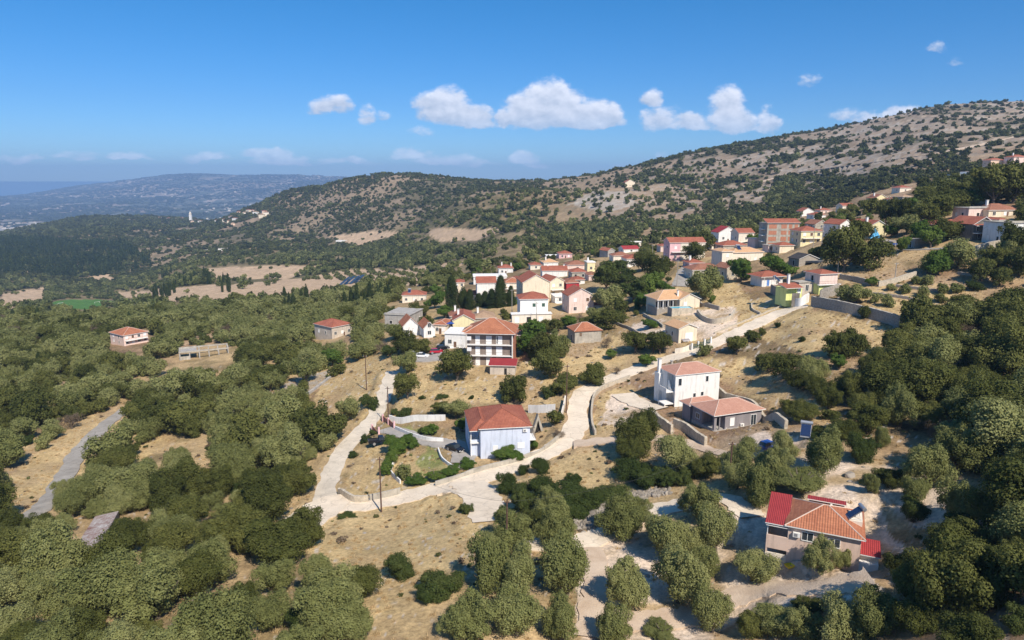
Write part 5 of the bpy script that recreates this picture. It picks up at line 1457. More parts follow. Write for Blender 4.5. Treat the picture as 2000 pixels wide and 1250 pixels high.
def crown_mesh(name, kind, nleaf, leaf, seed, lobes=22, hr=.8, irr=.25, trunk=False):
    """crown of unit radius, base at z=0, height 2*hr: leaf-sized faces over many lobes"""
    g = np.random.default_rng(seed)
    if kind == 'cypress':
        nl = lobes
        t = g.random(nl); prof = np.sin(np.clip(t * .92 + .08, 0, 1) ** .62 * math.pi) ** .75
        ang = g.random(nl) * 6.283
        rr = prof * .5
        cen = np.stack([np.cos(ang) * rr, np.sin(ang) * rr, t * 2 * hr * .94], 1)
        lr = (.34 + .36 * prof)
    elif kind == 'hedge':
        nl = lobes
        cen = np.stack([g.uniform(-.8, .8, nl), g.uniform(-.8, .8, nl), g.uniform(.3, 1.2, nl) * hr], 1)
        lr = g.uniform(.3, .5, nl)
    else:
        n1 = max(6, lobes // 3); u = g.uniform(-.55, 1, n1); ang = np.arange(n1) * 2.399 + g.normal(0, .5, n1)
        rr = np.sqrt(np.clip(1 - u * u, 0, 1)); d = np.stack([np.cos(ang) * rr, np.sin(ang) * rr, u], 1)
        l1 = g.uniform(.26, .46, n1); c1 = d * (g.uniform(.35, .95 - .2 * (irr < .25), n1))[:, None] * .8
        c1 = np.concatenate([c1, [[0, 0, -.1]]]); l1 = np.append(l1, .5)
        sub = 8; off = g.normal(0, 1, (len(l1) * sub, 3)); off[:, 2] += .35; off /= np.linalg.norm(off, axis=1)[:, None]
        c2 = np.repeat(c1, sub, 0) + off * (np.repeat(l1, sub) * g.uniform(.7, 1.15, len(l1) * sub))[:, None]
        l2 = np.repeat(l1, sub) * g.uniform(.30, .55, len(l1) * sub)
        if kind == 'pine': c1[:, 2] = c1[:, 2] * .45 + .3; c2[:, 2] = c2[:, 2] * .45 + .3
        cen = np.concatenate([c1, c2]); lr = np.concatenate([l1 * .85, l2]); nl = len(lr)
        sk = g.normal(0, .12, 2); cen[:, 0] += cen[:, 2] * sk[0]; cen[:, 1] += cen[:, 2] * sk[1]
        lo, hi = (cen - lr[:, None]).min(0), (cen + lr[:, None]).max(0)
        cen = (cen - (lo + hi) / 2) / ((hi - lo) / 2); lr = lr / ((hi - lo)[:2].mean() / 2)
        cen[:, 2] = (cen[:, 2] + 1.02) * hr
    w = lr ** 1.7; w /= w.sum()
    li = g.choice(nl, nleaf, p=w)
    dv = g.normal(0, 1, (nleaf, 3)); dv[:, 2] += .25; dv /= np.linalg.norm(dv, axis=1)[:, None]
    rad = lr[li] * (1 + g.normal(0, .10, nleaf)) * np.where(g.random(nleaf) < (.22 if kind == 'olive' else .16), g.uniform(1.05, 1.55, nleaf), 1)
    sc = np.array([1, 1, {'cypress': 1.7, 'olive': 1.15}.get(kind, .9)])
    pos = cen[li] + dv * rad[:, None] * sc
    pos[:, 2] = np.maximum(pos[:, 2], .02)
    nrm = dv * 1.0 + g.normal(0, .36, (nleaf, 3)); nrm[:, 2] += .15
    nrm /= np.linalg.norm(nrm, axis=1)[:, None]
    up = g.normal(0, 1, (nleaf, 3))
    if kind in ('cypress',): up = up * .4 + np.array([0, 0, 2.])
    t1 = np.cross(nrm, up); t1 /= np.linalg.norm(t1, axis=1)[:, None] + 1e-9
    t2 = np.cross(nrm, t1)
    sz = leaf * g.uniform(.6, 1.35, nleaf)
    a = t1 * (sz * .55)[:, None]; b = t2 * (sz * g.uniform(.8, 1.25, nleaf))[:, None]
    V = np.stack([pos - a * .5 - b * .6, pos + a - b * .25, pos + a * .4 + b * .7, pos - a * .9 + b * .2], 1).reshape(-1, 3)
    Q = np.arange(nleaf * 4).reshape(-1, 4)
    lobe_v = g.random(nl)
    lv = np.clip(lobe_v[li] * .65 + g.random(nleaf) * .35, 0, 1)
    mats = [LM[kind if kind in LM else 'shrub']]
    midx = np.zeros(len(Q), int)
    if trunk:
        tv, tq = trunk_geo(seed, .5 if kind != 'cypress' else .3)
        Q = np.concatenate([Q, tq + len(V)]); V = np.concatenate([V, tv]); midx = np.concatenate([midx, np.ones(len(tq), int)])
        lv = np.concatenate([lv, np.zeros(len(tq))]); mats.append(BARK)
    me = npmesh(name, V, Q, mats, midx)
    at = me.attributes.new('lv', 'FLOAT', 'FACE'); at.data.foreach_set('value', lv.astype(np.float32))
    return me


def tube_geo(pts, rad, n=6):
    V, Q = [], []
    for i, p in enumerate(pts):
        p = np.array(p, float); a = np.array(pts[max(i - 1, 0)], float); b = np.array(pts[min(i + 1, len(pts) - 1)], float)
        t = (b - a) / (np.linalg.norm(b - a) + 1e-9)
        u = np.cross(t, [0.31, .95, .05]); u /= np.linalg.norm(u) + 1e-9; v = np.cross(t, u)
        for k in range(n):
            th = 2 * math.pi * k / n
            V.append(p + (u * math.cos(th) + v * math.sin(th)) * rad[i])
    for i in range(len(pts) - 1):
        for k in range(n):
            Q.append((i * n + k, i * n + (k + 1) % n, (i + 1) * n + (k + 1) % n, (i + 1) * n + k))
    return np.array(V), np.array(Q)


def trunk_geo(seed, top=.6):
    """trunk with limbs for a crown of unit radius; reaches below the ground"""
    g = np.random.default_rng(seed + 500)
    vs, qs = [], []; n = 0
    def add(p, r, k=6):
        nonlocal n
        v, q = tube_geo(p, r, k); vs.append(v); qs.append(q + n); n += len(v)
    bx, by = g.normal(0, .05, 2)
    fork = (bx, by, .32)
    add([(0, 0, -.25), (bx * .3, by * .3, 0), (bx * .7, by * .7, .16), fork], [.10, .085, .07, .062], 7)
    for k in range(5):
        a = k * 1.2566 + g.random() * .7; l = g.uniform(.35, .6)
        e = (bx + math.cos(a) * l, by + math.sin(a) * l, .32 + g.uniform(.5, .95) * top * 1.4)
        m = (bx + math.cos(a) * l * .45, by + math.sin(a) * l * .45, .32 + (e[2] - .32) * .42)
        add([fork, m, e], [.05, .032, .012], 5)
    return np.concatenate(vs), np.concatenate(qs)


def trunk_mesh(name, seed, top=.6):
    v, q = trunk_geo(seed, top)
    return npmesh(name, v, q, [BARK], smooth=True)


# prototype meshes, three levels of detail
KIND = dict(olive=dict(hr=.82, lobes=26, irr=.30), oak=dict(hr=.86, lobes=20, irr=.20), shrub=dict(hr=.60, lobes=16, irr=.25),
            leafy=dict(hr=.85, lobes=18, irr=.25), cypress=dict(hr=3.2, lobes=46, irr=0), pine=dict(hr=1.15, lobes=20, irr=.35),
            dry=dict(hr=.8, lobes=14, irr=.4))
PROTO, TRUNK = {}, {}
_LV = {0: (27000, .040), 1: (9000, .064), 2: (2600, .112)}
for kd, pr in KIND.items():
    for lod, (nl, lf) in _LV.items():
        ns = {0: 5, 1: 5, 2: 4}[lod]
        if kd in ('cypress', 'pine', 'leafy', 'dry'): ns = 3
        if kd == 'cypress': lf_ = lf * 1.5
        elif kd == 'dry': lf_, = (lf * .6,)
        elif kd == 'leafy': lf_ = lf * 1.15
        else: lf_ = lf
        n_ = int(nl * (.35 if kd == 'dry' else .75 if kd == 'shrub' else 2.2 if kd == 'cypress' else 1))
        PROTO[kd, lod] = [crown_mesh(f'{kd}_crown', kd, n_, lf_, hash((kd, i)) % 9999 if False else (len(kd) * 131 + i * 17 + lod * 1009), pr['lobes'], pr['hr'], pr['irr'],
                                     trunk=(lod == 2 and kd != 'shrub')) for i in range(ns)]
    TRUNK[kd] = [trunk_mesh(f'{kd}_trunk', 40 + i, .55) for i in range(3)]

TREES = []     # dict(kind,x,y,z,r,h(scale z),px,py,src)



def addtree(kind, x, y, r, hs=1.0, z=None, lab=None):
    z = gz(x, y) if z is None else z
    TREES.append(dict(kind=kind, x=x, y=y, z=z, r=r, hs=hs, lab=lab))


def handtree(cx, by, wpx, hpx, kind, lab=None):
    """a tree of the photo: centre column, foot row, crown width and height in photo pixels"""
    s_, e_ = px2se(cx, by - hpx / 2)
    c = cidx(s_); i = int(c); f = c - i
    col = G[:, i] * (1 - f) + G[:, i + 1] * f
    p = P(cx, by); hgt = 2.0
    for _ in range(5):
        dep = p.y * math.cos(TH) - (p.z - CZ) * math.sin(TH)
        r = wpx / FPX * dep / 2; H2 = hpx / FPX * dep / 2; dpr = math.atan2(-e_, 1)
        hh = math.sqrt(max(H2 * H2 - (r * math.sin(dpr)) ** 2, (.35 * H2) ** 2)) / math.cos(dpr)
        if kind == 'cypress': hh = H2
        hgt = hh + (.16 * r if kind in ('olive', 'leafy') else .05 * r) - .1
        ok = np.nonzero(col[30:] + hgt / YY[30:] >= e_)[0]
        j = (ok[0] + 30) if len(ok) else NY - 2
        a0 = col[j - 1] + hgt / YY[j - 1]; a1 = col[j] + hgt / YY[j]
        t = min(max((e_ - a0) / (a1 - a0 + 1e-9), 0), 1)
        y = math.exp(LY[j - 1] + t * (LY[1] - LY[0]))
        p = Vector((s_ * y, y, CZ + e_ * y - hgt))
    full = 2 * KIND[kind]['hr'] * r
    addtree(kind, p.x, p.y, r, min(max(2 * hh / full, .35), 1.32 if kind != 'cypress' else 2.2), lab=lab)


HT = [
 # lower centre olives
 (1105,1165,104,120,'olive'),(1085,1065,80,90,'olive'),(1070,1015,70,60,'olive'),(1095,1250,78,85,'olive'),(1000,1070,92,70,'olive'),(960,1085,60,50,'olive'),(950,1150,100,110,'olive'),(1010,1165,90,100,'olive'),
 (1010,1245,110,90,'olive'),(925,1240,110,90,'olive'),(890,1250,70,60,'olive'),(862,1165,95,62,'shrub'),(830,1180,60,40,'shrub'),(780,1132,62,52,'shrub'),
 (650,1240,130,105,'olive'),(705,1170,86,70,'oak'),(625,1160,70,70,'olive'),(690,1245,80,70,'olive'),(590,1235,60,60,'shrub'),(530,1160,80,70,'olive'),(525,1235,90,70,'olive'),(545,1110,130,95,'oak'),(590,1070,80,80,'oak'),(500,1080,90,80,'oak'),
 (1212,1045,92,82,'olive'),(1250,1015,50,45,'olive'),(1228,1180,85,100,'olive'),(1330,1175,112,115,'olive'),(1300,1095,92,95,'olive'),(1350,1090,70,70,'olive'),(1400,1075,78,88,'olive'),(1285,1060,60,60,'olive'),(1375,1130,60,60,'olive'),
 (1200,1250,72,100,'olive'),(1392,1235,80,82,'olive'),(1365,1012,80,72,'olive'),(1475,985,80,90,'olive'),(1520,935,62,80,'olive'),(1440,955,60,50,'olive'),(1472,1138,86,62,'olive'),(1606,1116,66,76,'olive'),(1645,1112,40,44,'olive'),
 (1560,968,105,42,'olive'),(1612,925,82,92,'olive'),(1815,950,90,85,'olive'),(1870,1020,80,88,'olive'),(1780,1020,60,55,'shrub'),(1790,985,50,50,'olive'),(1735,955,60,44,'oak'),(1700,960,36,56,'olive'),(1685,900,60,50,'shrub'),
 (1325,925,92,80,'olive'),(1380,935,60,50,'oak'),(1450,915,72,55,'olive'),(1245,890,70,85,'oak'),(1255,862,62,66,'oak'),(1230,905,60,46,'oak'),(1530,890,50,60,'olive'),(1500,925,60,50,'olive'),
 # dark scrub band
 (1230,940,80,48,'shrub'),(1195,985,80,42,'shrub'),(1270,955,70,42,'shrub'),(1150,995,70,42,'shrub'),(1110,985,80,46,'shrub'),(1060,975,66,46,'shrub'),(1080,1000,70,50,'shrub'),(1025,1000,62,50,'shrub'),(1020,975,44,34,'shrub'),
 (990,962,46,42,'shrub'),(1055,925,42,32,'shrub'),(1120,950,42,26,'shrub'),(1022,928,26,22,'shrub'),(1300,950,60,40,'shrub'),(1125,1015,60,36,'shrub'),(1040,1035,60,44,'oak'),(1330,950,50,36,'shrub'),(910,1005,30,34,'shrub'),(680,1018,44,22,'shrub'),(985,1020,40,30,'shrub'),
 # around the pale blue house
 (775,885,50,34,'leafy'),(800,875,36,28,'leafy'),(765,905,30,26,'leafy'),(757,925,32,26,'leafy'),(787,935,34,32,'olive'),(812,948,44,18,'leafy'),(850,942,44,18,'leafy'),(885,930,44,20,'leafy'),(915,915,36,20,'leafy'),(990,897,50,26,'leafy'),(1005,900,34,20,'leafy'),(1040,880,24,22,'leafy'),
 (840,850,34,24,'leafy'),(825,848,20,14,'shrub'),(790,815,30,20,'shrub'),(890,815,60,36,'olive'),(862,808,40,26,'oak'),(900,840,24,24,'leafy'),(1085,830,34,32,'oak'),(1092,855,30,20,'dry'),
 (725,800,32,26,'shrub'),(680,820,48,46,'olive'),(770,810,20,12,'shrub'),(715,790,30,20,'shrub'),(712,865,22,18,'shrub'),(730,850,18,12,'shrub'),(690,895,20,14,'shrub'),
 (890,745,74,62,'oak'),(792,728,52,42,'olive'),(795,780,54,52,'oak'),(1003,785,62,56,'oak'),(825,780,16,8,'shrub'),(865,780,30,10,'shrub'),(920,780,12,8,'shrub'),
 (1075,738,66,60,'oak'),(1060,705,70,60,'oak'),(1040,665,56,44,'leafy'),(1085,700,50,60,'olive'),(1025,690,46,44,'leafy'),(1100,770,56,34,'oak'),(1070,775,36,22,'shrub'),(1158,752,58,42,'oak'),(1110,760,40,34,'oak'),(1080,650,44,30,'oak'),(1110,640,40,26,'leafy'),
 (1262,714,36,24,'leafy'),(1195,700,26,18,'leafy'),(1240,690,62,42,'oak'),(1290,692,52,44,'oak'),(1376,694,30,24,'olive'),(1205,732,18,18,'dry'),(1185,680,26,22,'dry'),
 (1182,645,56,44,'oak'),(1150,640,44,24,'oak'),(1160,625,40,26,'olive'),(1205,620,20,16,'shrub'),(1270,640,34,18,'leafy'),(1245,600,18,26,'leafy'),(1245,606,14,12,'leafy'),
 # village trees
 (1185,568,62,66,'pine'),(1205,545,50,46,'pine'),(1190,600,58,44,'olive'),(1240,590,56,56,'pine'),(1222,560,50,40,'pine'),(1270,575,54,44,'leafy'),(1262,600,44,30,'leafy'),(1284,548,50,54,'oak'),(1255,530,44,40,'oak'),(1300,530,34,30,'oak'),(1300,570,36,22,'leafy'),
 (1378,578,62,58,'olive'),(1400,560,30,24,'olive'),(1355,508,50,36,'oak'),(1372,490,50,40,'oak'),(1450,548,50,46,'leafy'),(1475,470,30,16,'leafy'),(1460,455,34,18,'oak'),(1500,510,20,16,'shrub'),(1522,535,66,36,'leafy'),(1390,592,14,16,'leafy'),
 (1225,490,30,24,'pine'),(1265,500,30,20,'olive'),(960,602,20,38,'cypress'),(978,600,24,62,'cypress'),(882,605,24,68,'cypress'),(905,603,20,44,'cypress'),(998,598,16,40,'cypress'),(918,605,18,40,'cypress'),(935,600,18,28,'cypress'),(948,598,18,30,'cypress'),
 (697,600,10,46,'cypress'),(738,588,8,32,'cypress'),(744,586,8,36,'cypress'),(720,586,8,22,'cypress'),(706,592,6,20,'cypress'),(718,602,8,20,'cypress'),(728,590,6,18,'cypress'),(76,718,10,32,'cypress'),(274,640,6,14,'cypress'),(301,640,8,16,'cypress'),(815,620,44,30,'oak'),(850,600,40,32,'leafy'),(870,620,36,24,'leafy'),(835,640,30,24,'oak'),(790,690,52,50,'oak'),(760,700,30,30,'pine'),(925,530,44,30,'pine'),(770,660,50,30,'olive'),(822,690,40,30,'oak'),
 (655,735,34,28,'oak'),(650,712,44,34,'leafy'),(597,745,54,46,'olive'),(590,770,28,28,'oak'),(630,700,40,30,'olive'),(700,700,50,36,'olive'),(722,690,44,30,'olive'),
 (995,595,30,24,'leafy'),(1010,650,30,20,'leafy'),(1133,630,20,20,'dry'),(1112,560,20,16,'leafy'),
 # right slope
 (1650,530,78,88,'oak'),(1700,528,74,66,'oak'),(1625,500,40,50,'oak'),(1680,470,50,44,'oak'),(1600,500,40,20,'shrub'),(1835,532,56,48,'leafy'),(1815,530,40,34,'olive'),(1876,520,62,52,'olive'),(1660,500,40,50,'oak'),
 (1770,455,50,36,'olive'),(1740,460,30,22,'leafy'),(1765,490,26,30,'leafy'),(1820,480,50,40,'leafy'),(1850,470,60,46,'oak'),(1800,470,46,40,'leafy'),(1735,430,44,44,'oak'),(1700,415,40,30,'oak'),(1760,430,40,44,'oak'),(1810,440,50,44,'oak'),(1840,430,60,50,'oak'),(1780,420,40,34,'leafy'),(1860,410,60,40,'oak'),(1900,400,50,30,'leafy'),(1945,400,90,80,'oak'),(1985,395,70,90,'oak'),(1985,500,60,70,'oak'),(1950,530,60,50,'oak'),(1995,540,60,60,'oak'),(1965,505,40,40,'olive'),
 (1975,345,10,30,'cypress'),(1985,342,10,34,'cypress'),(1966,346,8,24,'cypress'),(1994,346,8,24,'cypress'),(1802,400,9,28,'cypress'),(1835,385,50,34,'oak'),(1870,365,30,20,'leafy'),(1820,395,24,20,'leafy'),
 (1640,700,60,56,'oak'),(1668,696,60,56,'oak'),(1640,720,36,30,'leafy'),(1672,588,62,34,'olive'),(1704,558,26,18,'leafy'),(1440,692,42,36,'oak'),(1470,667,34,24,'oak'),(1490,655,16,16,'oak'),(1688,622,26,26,'oak'),(1566,668,16,12,'shrub'),(1520,640,14,14,'shrub'),
 (1710,590,24,20,'olive'),(1735,598,28,26,'olive'),(1742,566,22,14,'olive'),(1768,572,24,20,'olive'),(1805,578,24,22,'olive'),(1842,574,22,30,'olive'),(1838,590,26,20,'olive'),(1870,570,28,20,'olive'),(1905,566,34,18,'shrub'),(1790,553,26,16,'olive'),(1812,555,24,20,'olive'),
 (1500,725,50,36,'oak'),(1540,740,60,50,'oak'),(1590,745,60,50,'olive'),(1560,760,50,40,'oak'),(1620,800,50,70,'oak'),(1660,790,60,80,'oak'),(1760,830,70,80,'olive'),(1570,825,60,42,'oak'),(1540,812,40,34,'oak'),(1620,820,34,24,'oak'),(1650,860,70,44,'oak'),(1725,870,36,60,'olive'),(1600,850,30,20,'oak'),
 (1780,750,60,50,'oak'),(1710,740,60,60,'oak'),(1600,860,50,20,'shrub'),(1830,870,50,60,'dry'),(1825,815,36,50,'dry'),(1895,665,50,34,'dry'),
 # lower right
 (1870,1205,150,150,'oak'),(1930,1180,110,120,'oak'),(1800,1180,100,100,'oak'),(1765,1135,60,56,'oak'),(1990,1150,90,110,'oak'),(1850,1100,90,70,'oak'),(1960,1090,80,60,'olive'),(1560,1250,80,70,'olive'),(1640,1250,110,90,'olive'),(1720,1240,90,90,'olive'),(1510,1240,80,60,'olive'),(1470,1250,60,56,'oak'),(1580,1200,60,40,'oak'),(1290,1250,70,30,'olive'),
 (1790,1240,80,80,'oak'),
]
for h in HT: handtree(*h)
NHAND = len(TREES)

OPEN = POLY['yellow'][:10] + POLY['pale'] + POLY['field'] + POLY['green'] + [
    [(20, 920), (120, 860), (180, 830), (240, 800), (250, 830), (150, 960), (60, 1030), (20, 1030)],
    [(120, 1100), (180, 1020), (245, 1010), (240, 1040), (160, 1100)], [(60, 1230), (100, 1180), (110, 1250)],
    [(430, 1150), (455, 1100), (475, 1100), (465, 1160)], [(560, 1020), (600, 970), (680, 880), (700, 860), (760, 720), (770, 720), (765, 850), (700, 1000), (600, 1060)],
    [(215, 660), (300, 640), (305, 672), (225, 690)], [(345, 715), (350, 682), (450, 668), (455, 690), (380, 715)],
    [(612, 668), (650, 655), (695, 640), (690, 655), (655, 672)],
    [(600, 690), (610, 740), (500, 830), (400, 900), (470, 830), (580, 730)],
    [(280, 880), (420, 850), (440, 870), (330, 920), (240, 950)], [(500, 940), (560, 890), (580, 900), (520, 960)],
    [(380, 790), (470, 765), (470, 800)], [(250, 740), (340, 735), (360, 760), (240, 770)],
    [(0, 930), (60, 890), (120, 880), (60, 1000), (0, 1010)]]
VILLAGE = [(750, 690), (740, 600), (880, 560), (890, 500), (1200, 470), (1300, 455), (1400, 430), (1500, 400), (1700, 370), (1760, 440), (1640, 620), (1480, 690), (1100, 700), (900, 745)]
DARKR = [(1480, 742), (1560, 742), (1640, 775), (1715, 750), (1730, 700), (1765, 668), (1800, 625), (2150, 560), (2150, 1000), (1990, 985), (1880, 935), (1800, 870), (1700, 860), (1620, 810), (1540, 775), (1480, 745)]
DARKB = [(1800, 1080), (1900, 1030), (2150, 1020), (2150, 1300), (1760, 1300), (1780, 1150)]
RSLOPE = [(1760, 440), (1800, 370), (1900, 350), (2150, 340), (2150, 560), (1920, 560), (1880, 500), (1780, 480)]


def scatter(y0, y1, spacing, seed, smin=-.86, smax=.86):
    g = np.random.default_rng(seed)
    n1 = int((y1 - y0) / spacing) + 1
    xs, ys = [], []
    for i in range(n1):
        y = y0 + i * spacing
        m = int((smax - smin) * y / spacing) + 1
        x = smin * y + (np.arange(m) + .5 * (i % 2)) * spacing
        xs.append(x); ys.append(np.full(m, y))
    x = np.concatenate(xs); y = np.concatenate(ys)
    x = x + g.uniform(-.42, .42, len(x)) * spacing; y = y + g.uniform(-.42, .42, len(y)) * spacing
    return x, y, g


def clear_of_hand(x, y, k=.85):
    ok = np.ones(len(x), bool)
    for t in TREES[:NHAND]:
        ok &= (x - t['x']) ** 2 + (y - t['y']) ** 2 > (t['r'] * k + 1.6) ** 2
    return ok


def fill_near():
    x, y, g = scatter(50, 470, 4.7, 3)
    z = gza(x, y); px, py, dep = proj(x, y, z)
    ok = (py < 1420) & (px > -120) & (px < 2120)
    x, y, z, px, py = (a[ok] for a in (x, y, z, px, py))
    n = len(x)
    rd = rdist(x, y)
    # density of the region a place belongs to
    dens = np.zeros(n); darkp = np.full(n, .3)
    left = (px < 780) & (py < 1260)
    dens[left] = .93
    darkp[left] = np.where(fbm(x[left] / 30, y[left] / 30, 3, 61) > .53, .52, .12)
    bot = (px < 640) & (py > 1000); dens[bot] = .9; darkp[bot] = .50
    vil = inpoly(px, py, VILLAGE); dens[vil] = .34; darkp[vil] = .6
    dr = inpoly(px, py, DARKR); dens[dr] = 1; darkp[dr] = .72
    db = inpoly(px, py, DARKB); dens[db] = 1; darkp[db] = .8
    rs = inpoly(px, py, RSLOPE); dens[rs] = .72; darkp[rs] = .7
    mid = (py < 560) & (px > 780) & (px < 1300) & ~vil; dens[mid] = .8
    for pl in OPEN:
        m = inpoly(px, py, pl) & ~dr & ~db; dens[m] = 0
    gap = fbm(x / 13, y / 13, 3, 71)
    dens = np.where(left & ~bot & (gap > .615), dens * .2, dens)
    keep = (g.random(n) < dens) & (rd > 1.2) & clear_of_hand(x, y)
    _, tpy, _ = proj(x, y, z + 8.5)
    for (fx, fy, fr) in FOOT:
        keep &= (x - fx) ** 2 + (y - fy) ** 2 > (fr + 2.2) ** 2
        # keep the sight line to a building open
        bpx, bpy, bd = proj(fx, fy, gz(fx, fy) + .8)
        keep &= ~((abs(px - bpx) < (fr + 1.5) / bd * FPX) & (y < fy) & (tpy < bpy) & (y > fy - (95 if bpx < 1650 else 16)) & (bd < 460) & (fr > 3))
    for i in np.nonzero(keep)[0]:
        dk = g.random() < darkp[i]
        u = g.random()
        kind = 'oak' if dk else 'olive'
        if u > .90 and not dr[i]: kind = 'shrub'
        if u < (.05 if bot[i] else .03) and not db[i]: kind = 'dry'
        if u < .10 and vil[i]: kind = 'leafy'
        r = float(np.clip(g.lognormal(1.02, .32), 1.4, 5.2)) * (1.0 if kind != 'shrub' else .6) * (1.15 if dr[i] or db[i] else 1)
        if vil[i]: r *= .62
        if bot[i]: r *= .86
        addtree(kind, float(x[i]), float(y[i]), float(r), float(g.uniform(.8, 1.15)))


def make_trees():
    lim = dict(olive=300, oak=300, shrub=300, leafy=120, cypress=140, pine=60, dry=60)
    rest = {k: [] for k in lim}
    GRP = dict(olive='olive trees on the slopes', oak='evergreen oaks on the slopes', shrub='low dark shrubs', leafy='bright green garden trees',
               cypress='cypresses in the village and the valley', pine='pines in the village', dry='dry brown trees')
    NAMES = dict(olive='olive_tree', oak='oak_tree', shrub='shrub', leafy='garden_tree', cypress='cypress_tree', pine='pine_tree', dry='dry_tree')
    CATN = dict(olive='tree', oak='tree', shrub='shrub', leafy='tree', cypress='tree', pine='tree', dry='tree')
    WORD = dict(olive='grey-green olive tree', oak='dark evergreen oak', shrub='low dark shrub', leafy='bright leafy tree',
                cypress='slim dark cypress', pine='spreading pine', dry='brown dried-out tree')
    used = {}
    for kd in lim:
        L = [t for t in TREES if t['kind'] == kd]
        for t in L:
            t['px'], t['py'], t['dep'] = (float(q) for q in proj(t['x'], t['y'], t['z'] + t['r'] * .8))
            t['see'] = -60 < t['px'] < 2060 and t['py'] < 1300
        L = [t for t in L if t['see']]
        L.sort(key=lambda t: -t['r'] / t['dep'])
        rest[kd] = L[lim[kd]:]
        for i, t in enumerate(L[:lim[kd]]):
            lod = 0 if t['dep'] < 150 else (1 if t['dep'] < 330 else 2)
            ms = PROTO[kd, lod]
            hsh = int(abs(t['x'] * 7.3 + t['y'] * 3.1))
            me = ms[hsh % len(ms)]; rz = (hsh * 1.7) % 6.283
            lab = t['lab'] or tree_label(t, WORD[kd], used)
            if lod == 2:
                o = link(bpy.data.objects.new(NAMES[kd], me))
                o.location = (t['x'], t['y'], t['z'] - .1); o.scale = (t['r'], t['r'], t['r'] * t['hs']); o.rotation_euler = (0, 0, rz)
                tag(o, lab, CATN[kd], GRP[kd])
            else:
                o = link(bpy.data.objects.new(NAMES[kd], None))
                o.empty_display_size = .5
                o.location = (t['x'], t['y'], t['z'] - .1)
                tag(o, lab, CATN[kd], GRP[kd])
                c = link(bpy.data.objects.new('crown', me), o)
                c.scale = (t['r'], t['r'], t['r'] * t['hs']); c.rotation_euler = (0, 0, rz)
                if kd in ('olive', 'leafy') : c.location.z = t['r'] * .16
                if kd == 'oak': c.location.z = t['r'] * .08
                if kd != 'shrub':
                    k = link(bpy.data.objects.new('trunk', TRUNK[kd][hsh % 3]), o)
                    k.scale = (t['r'], t['r'], t['r'] * (1 if kd != 'cypress' else 1)); k.rotation_euler = (0, 0, rz)
    return rest





def tree_label(t, word, used, lim=210):
    px, py = t['px'], t['py']
    best = sorted(LAND, key=lambda l: math.hypot(l[1] - px, (l[2] - py) * 1.3))[:1]
    size = 'large' if t['r'] > 4.1 else ('small' if t['r'] < 2.2 else 'mid-sized')
    if best and math.hypot(best[0][1] - px, (best[0][2] - py) * 1.3) < lim:
        ph, lx, ly = best[0]
        dx, dy = px - lx, py - ly
        if abs(dx) > 1.6 * abs(dy): rel = 'left of' if dx < 0 else 'right of'
        elif abs(dy) > 1.6 * abs(dx): rel = 'beyond' if dy < 0 else 'in front of'
        else: rel = ('up-left of' if dx < 0 else 'up-right of') if dy < 0 else ('down-left of' if dx < 0 else 'down-right of')
        base = f'{size} {word}', f'{rel} {ph}'
        key = base
        used[key] = used.get(key, 0) + 1
        k = used[key]
        if k == 1: return f'{base[0]} {base[1]}'
        seq = ['', 'second', 'third', 'fourth', 'fifth', 'sixth', 'seventh', 'eighth', 'ninth', 'tenth', 'eleventh', 'twelfth']
        if k <= 12: return f'{base[0]}, {seq[k - 1]} largest {base[1]}'
        return f'{base[0]} in thicket {base[1]}'
    zx = ['far left', 'left', 'the centre', 'right', 'far right'][min(4, max(0, int(px // 400)))]
    zy = 'bottom' if py > 1000 else ('lower' if py > 800 else ('middle' if py > 620 else 'upper'))
    base = (f'{size} {word}', f'on the {zy} slope at {zx}')
    used[base] = used.get(base, 0) + 1; k = used[base]
    seq = ['largest', 'second largest', 'third largest', 'fourth largest', 'fifth largest', 'sixth largest']
    if k <= 6: return f'{base[0]}, {seq[k-1]} {base[1]}'
    return f'{base[0]} {base[1]}'


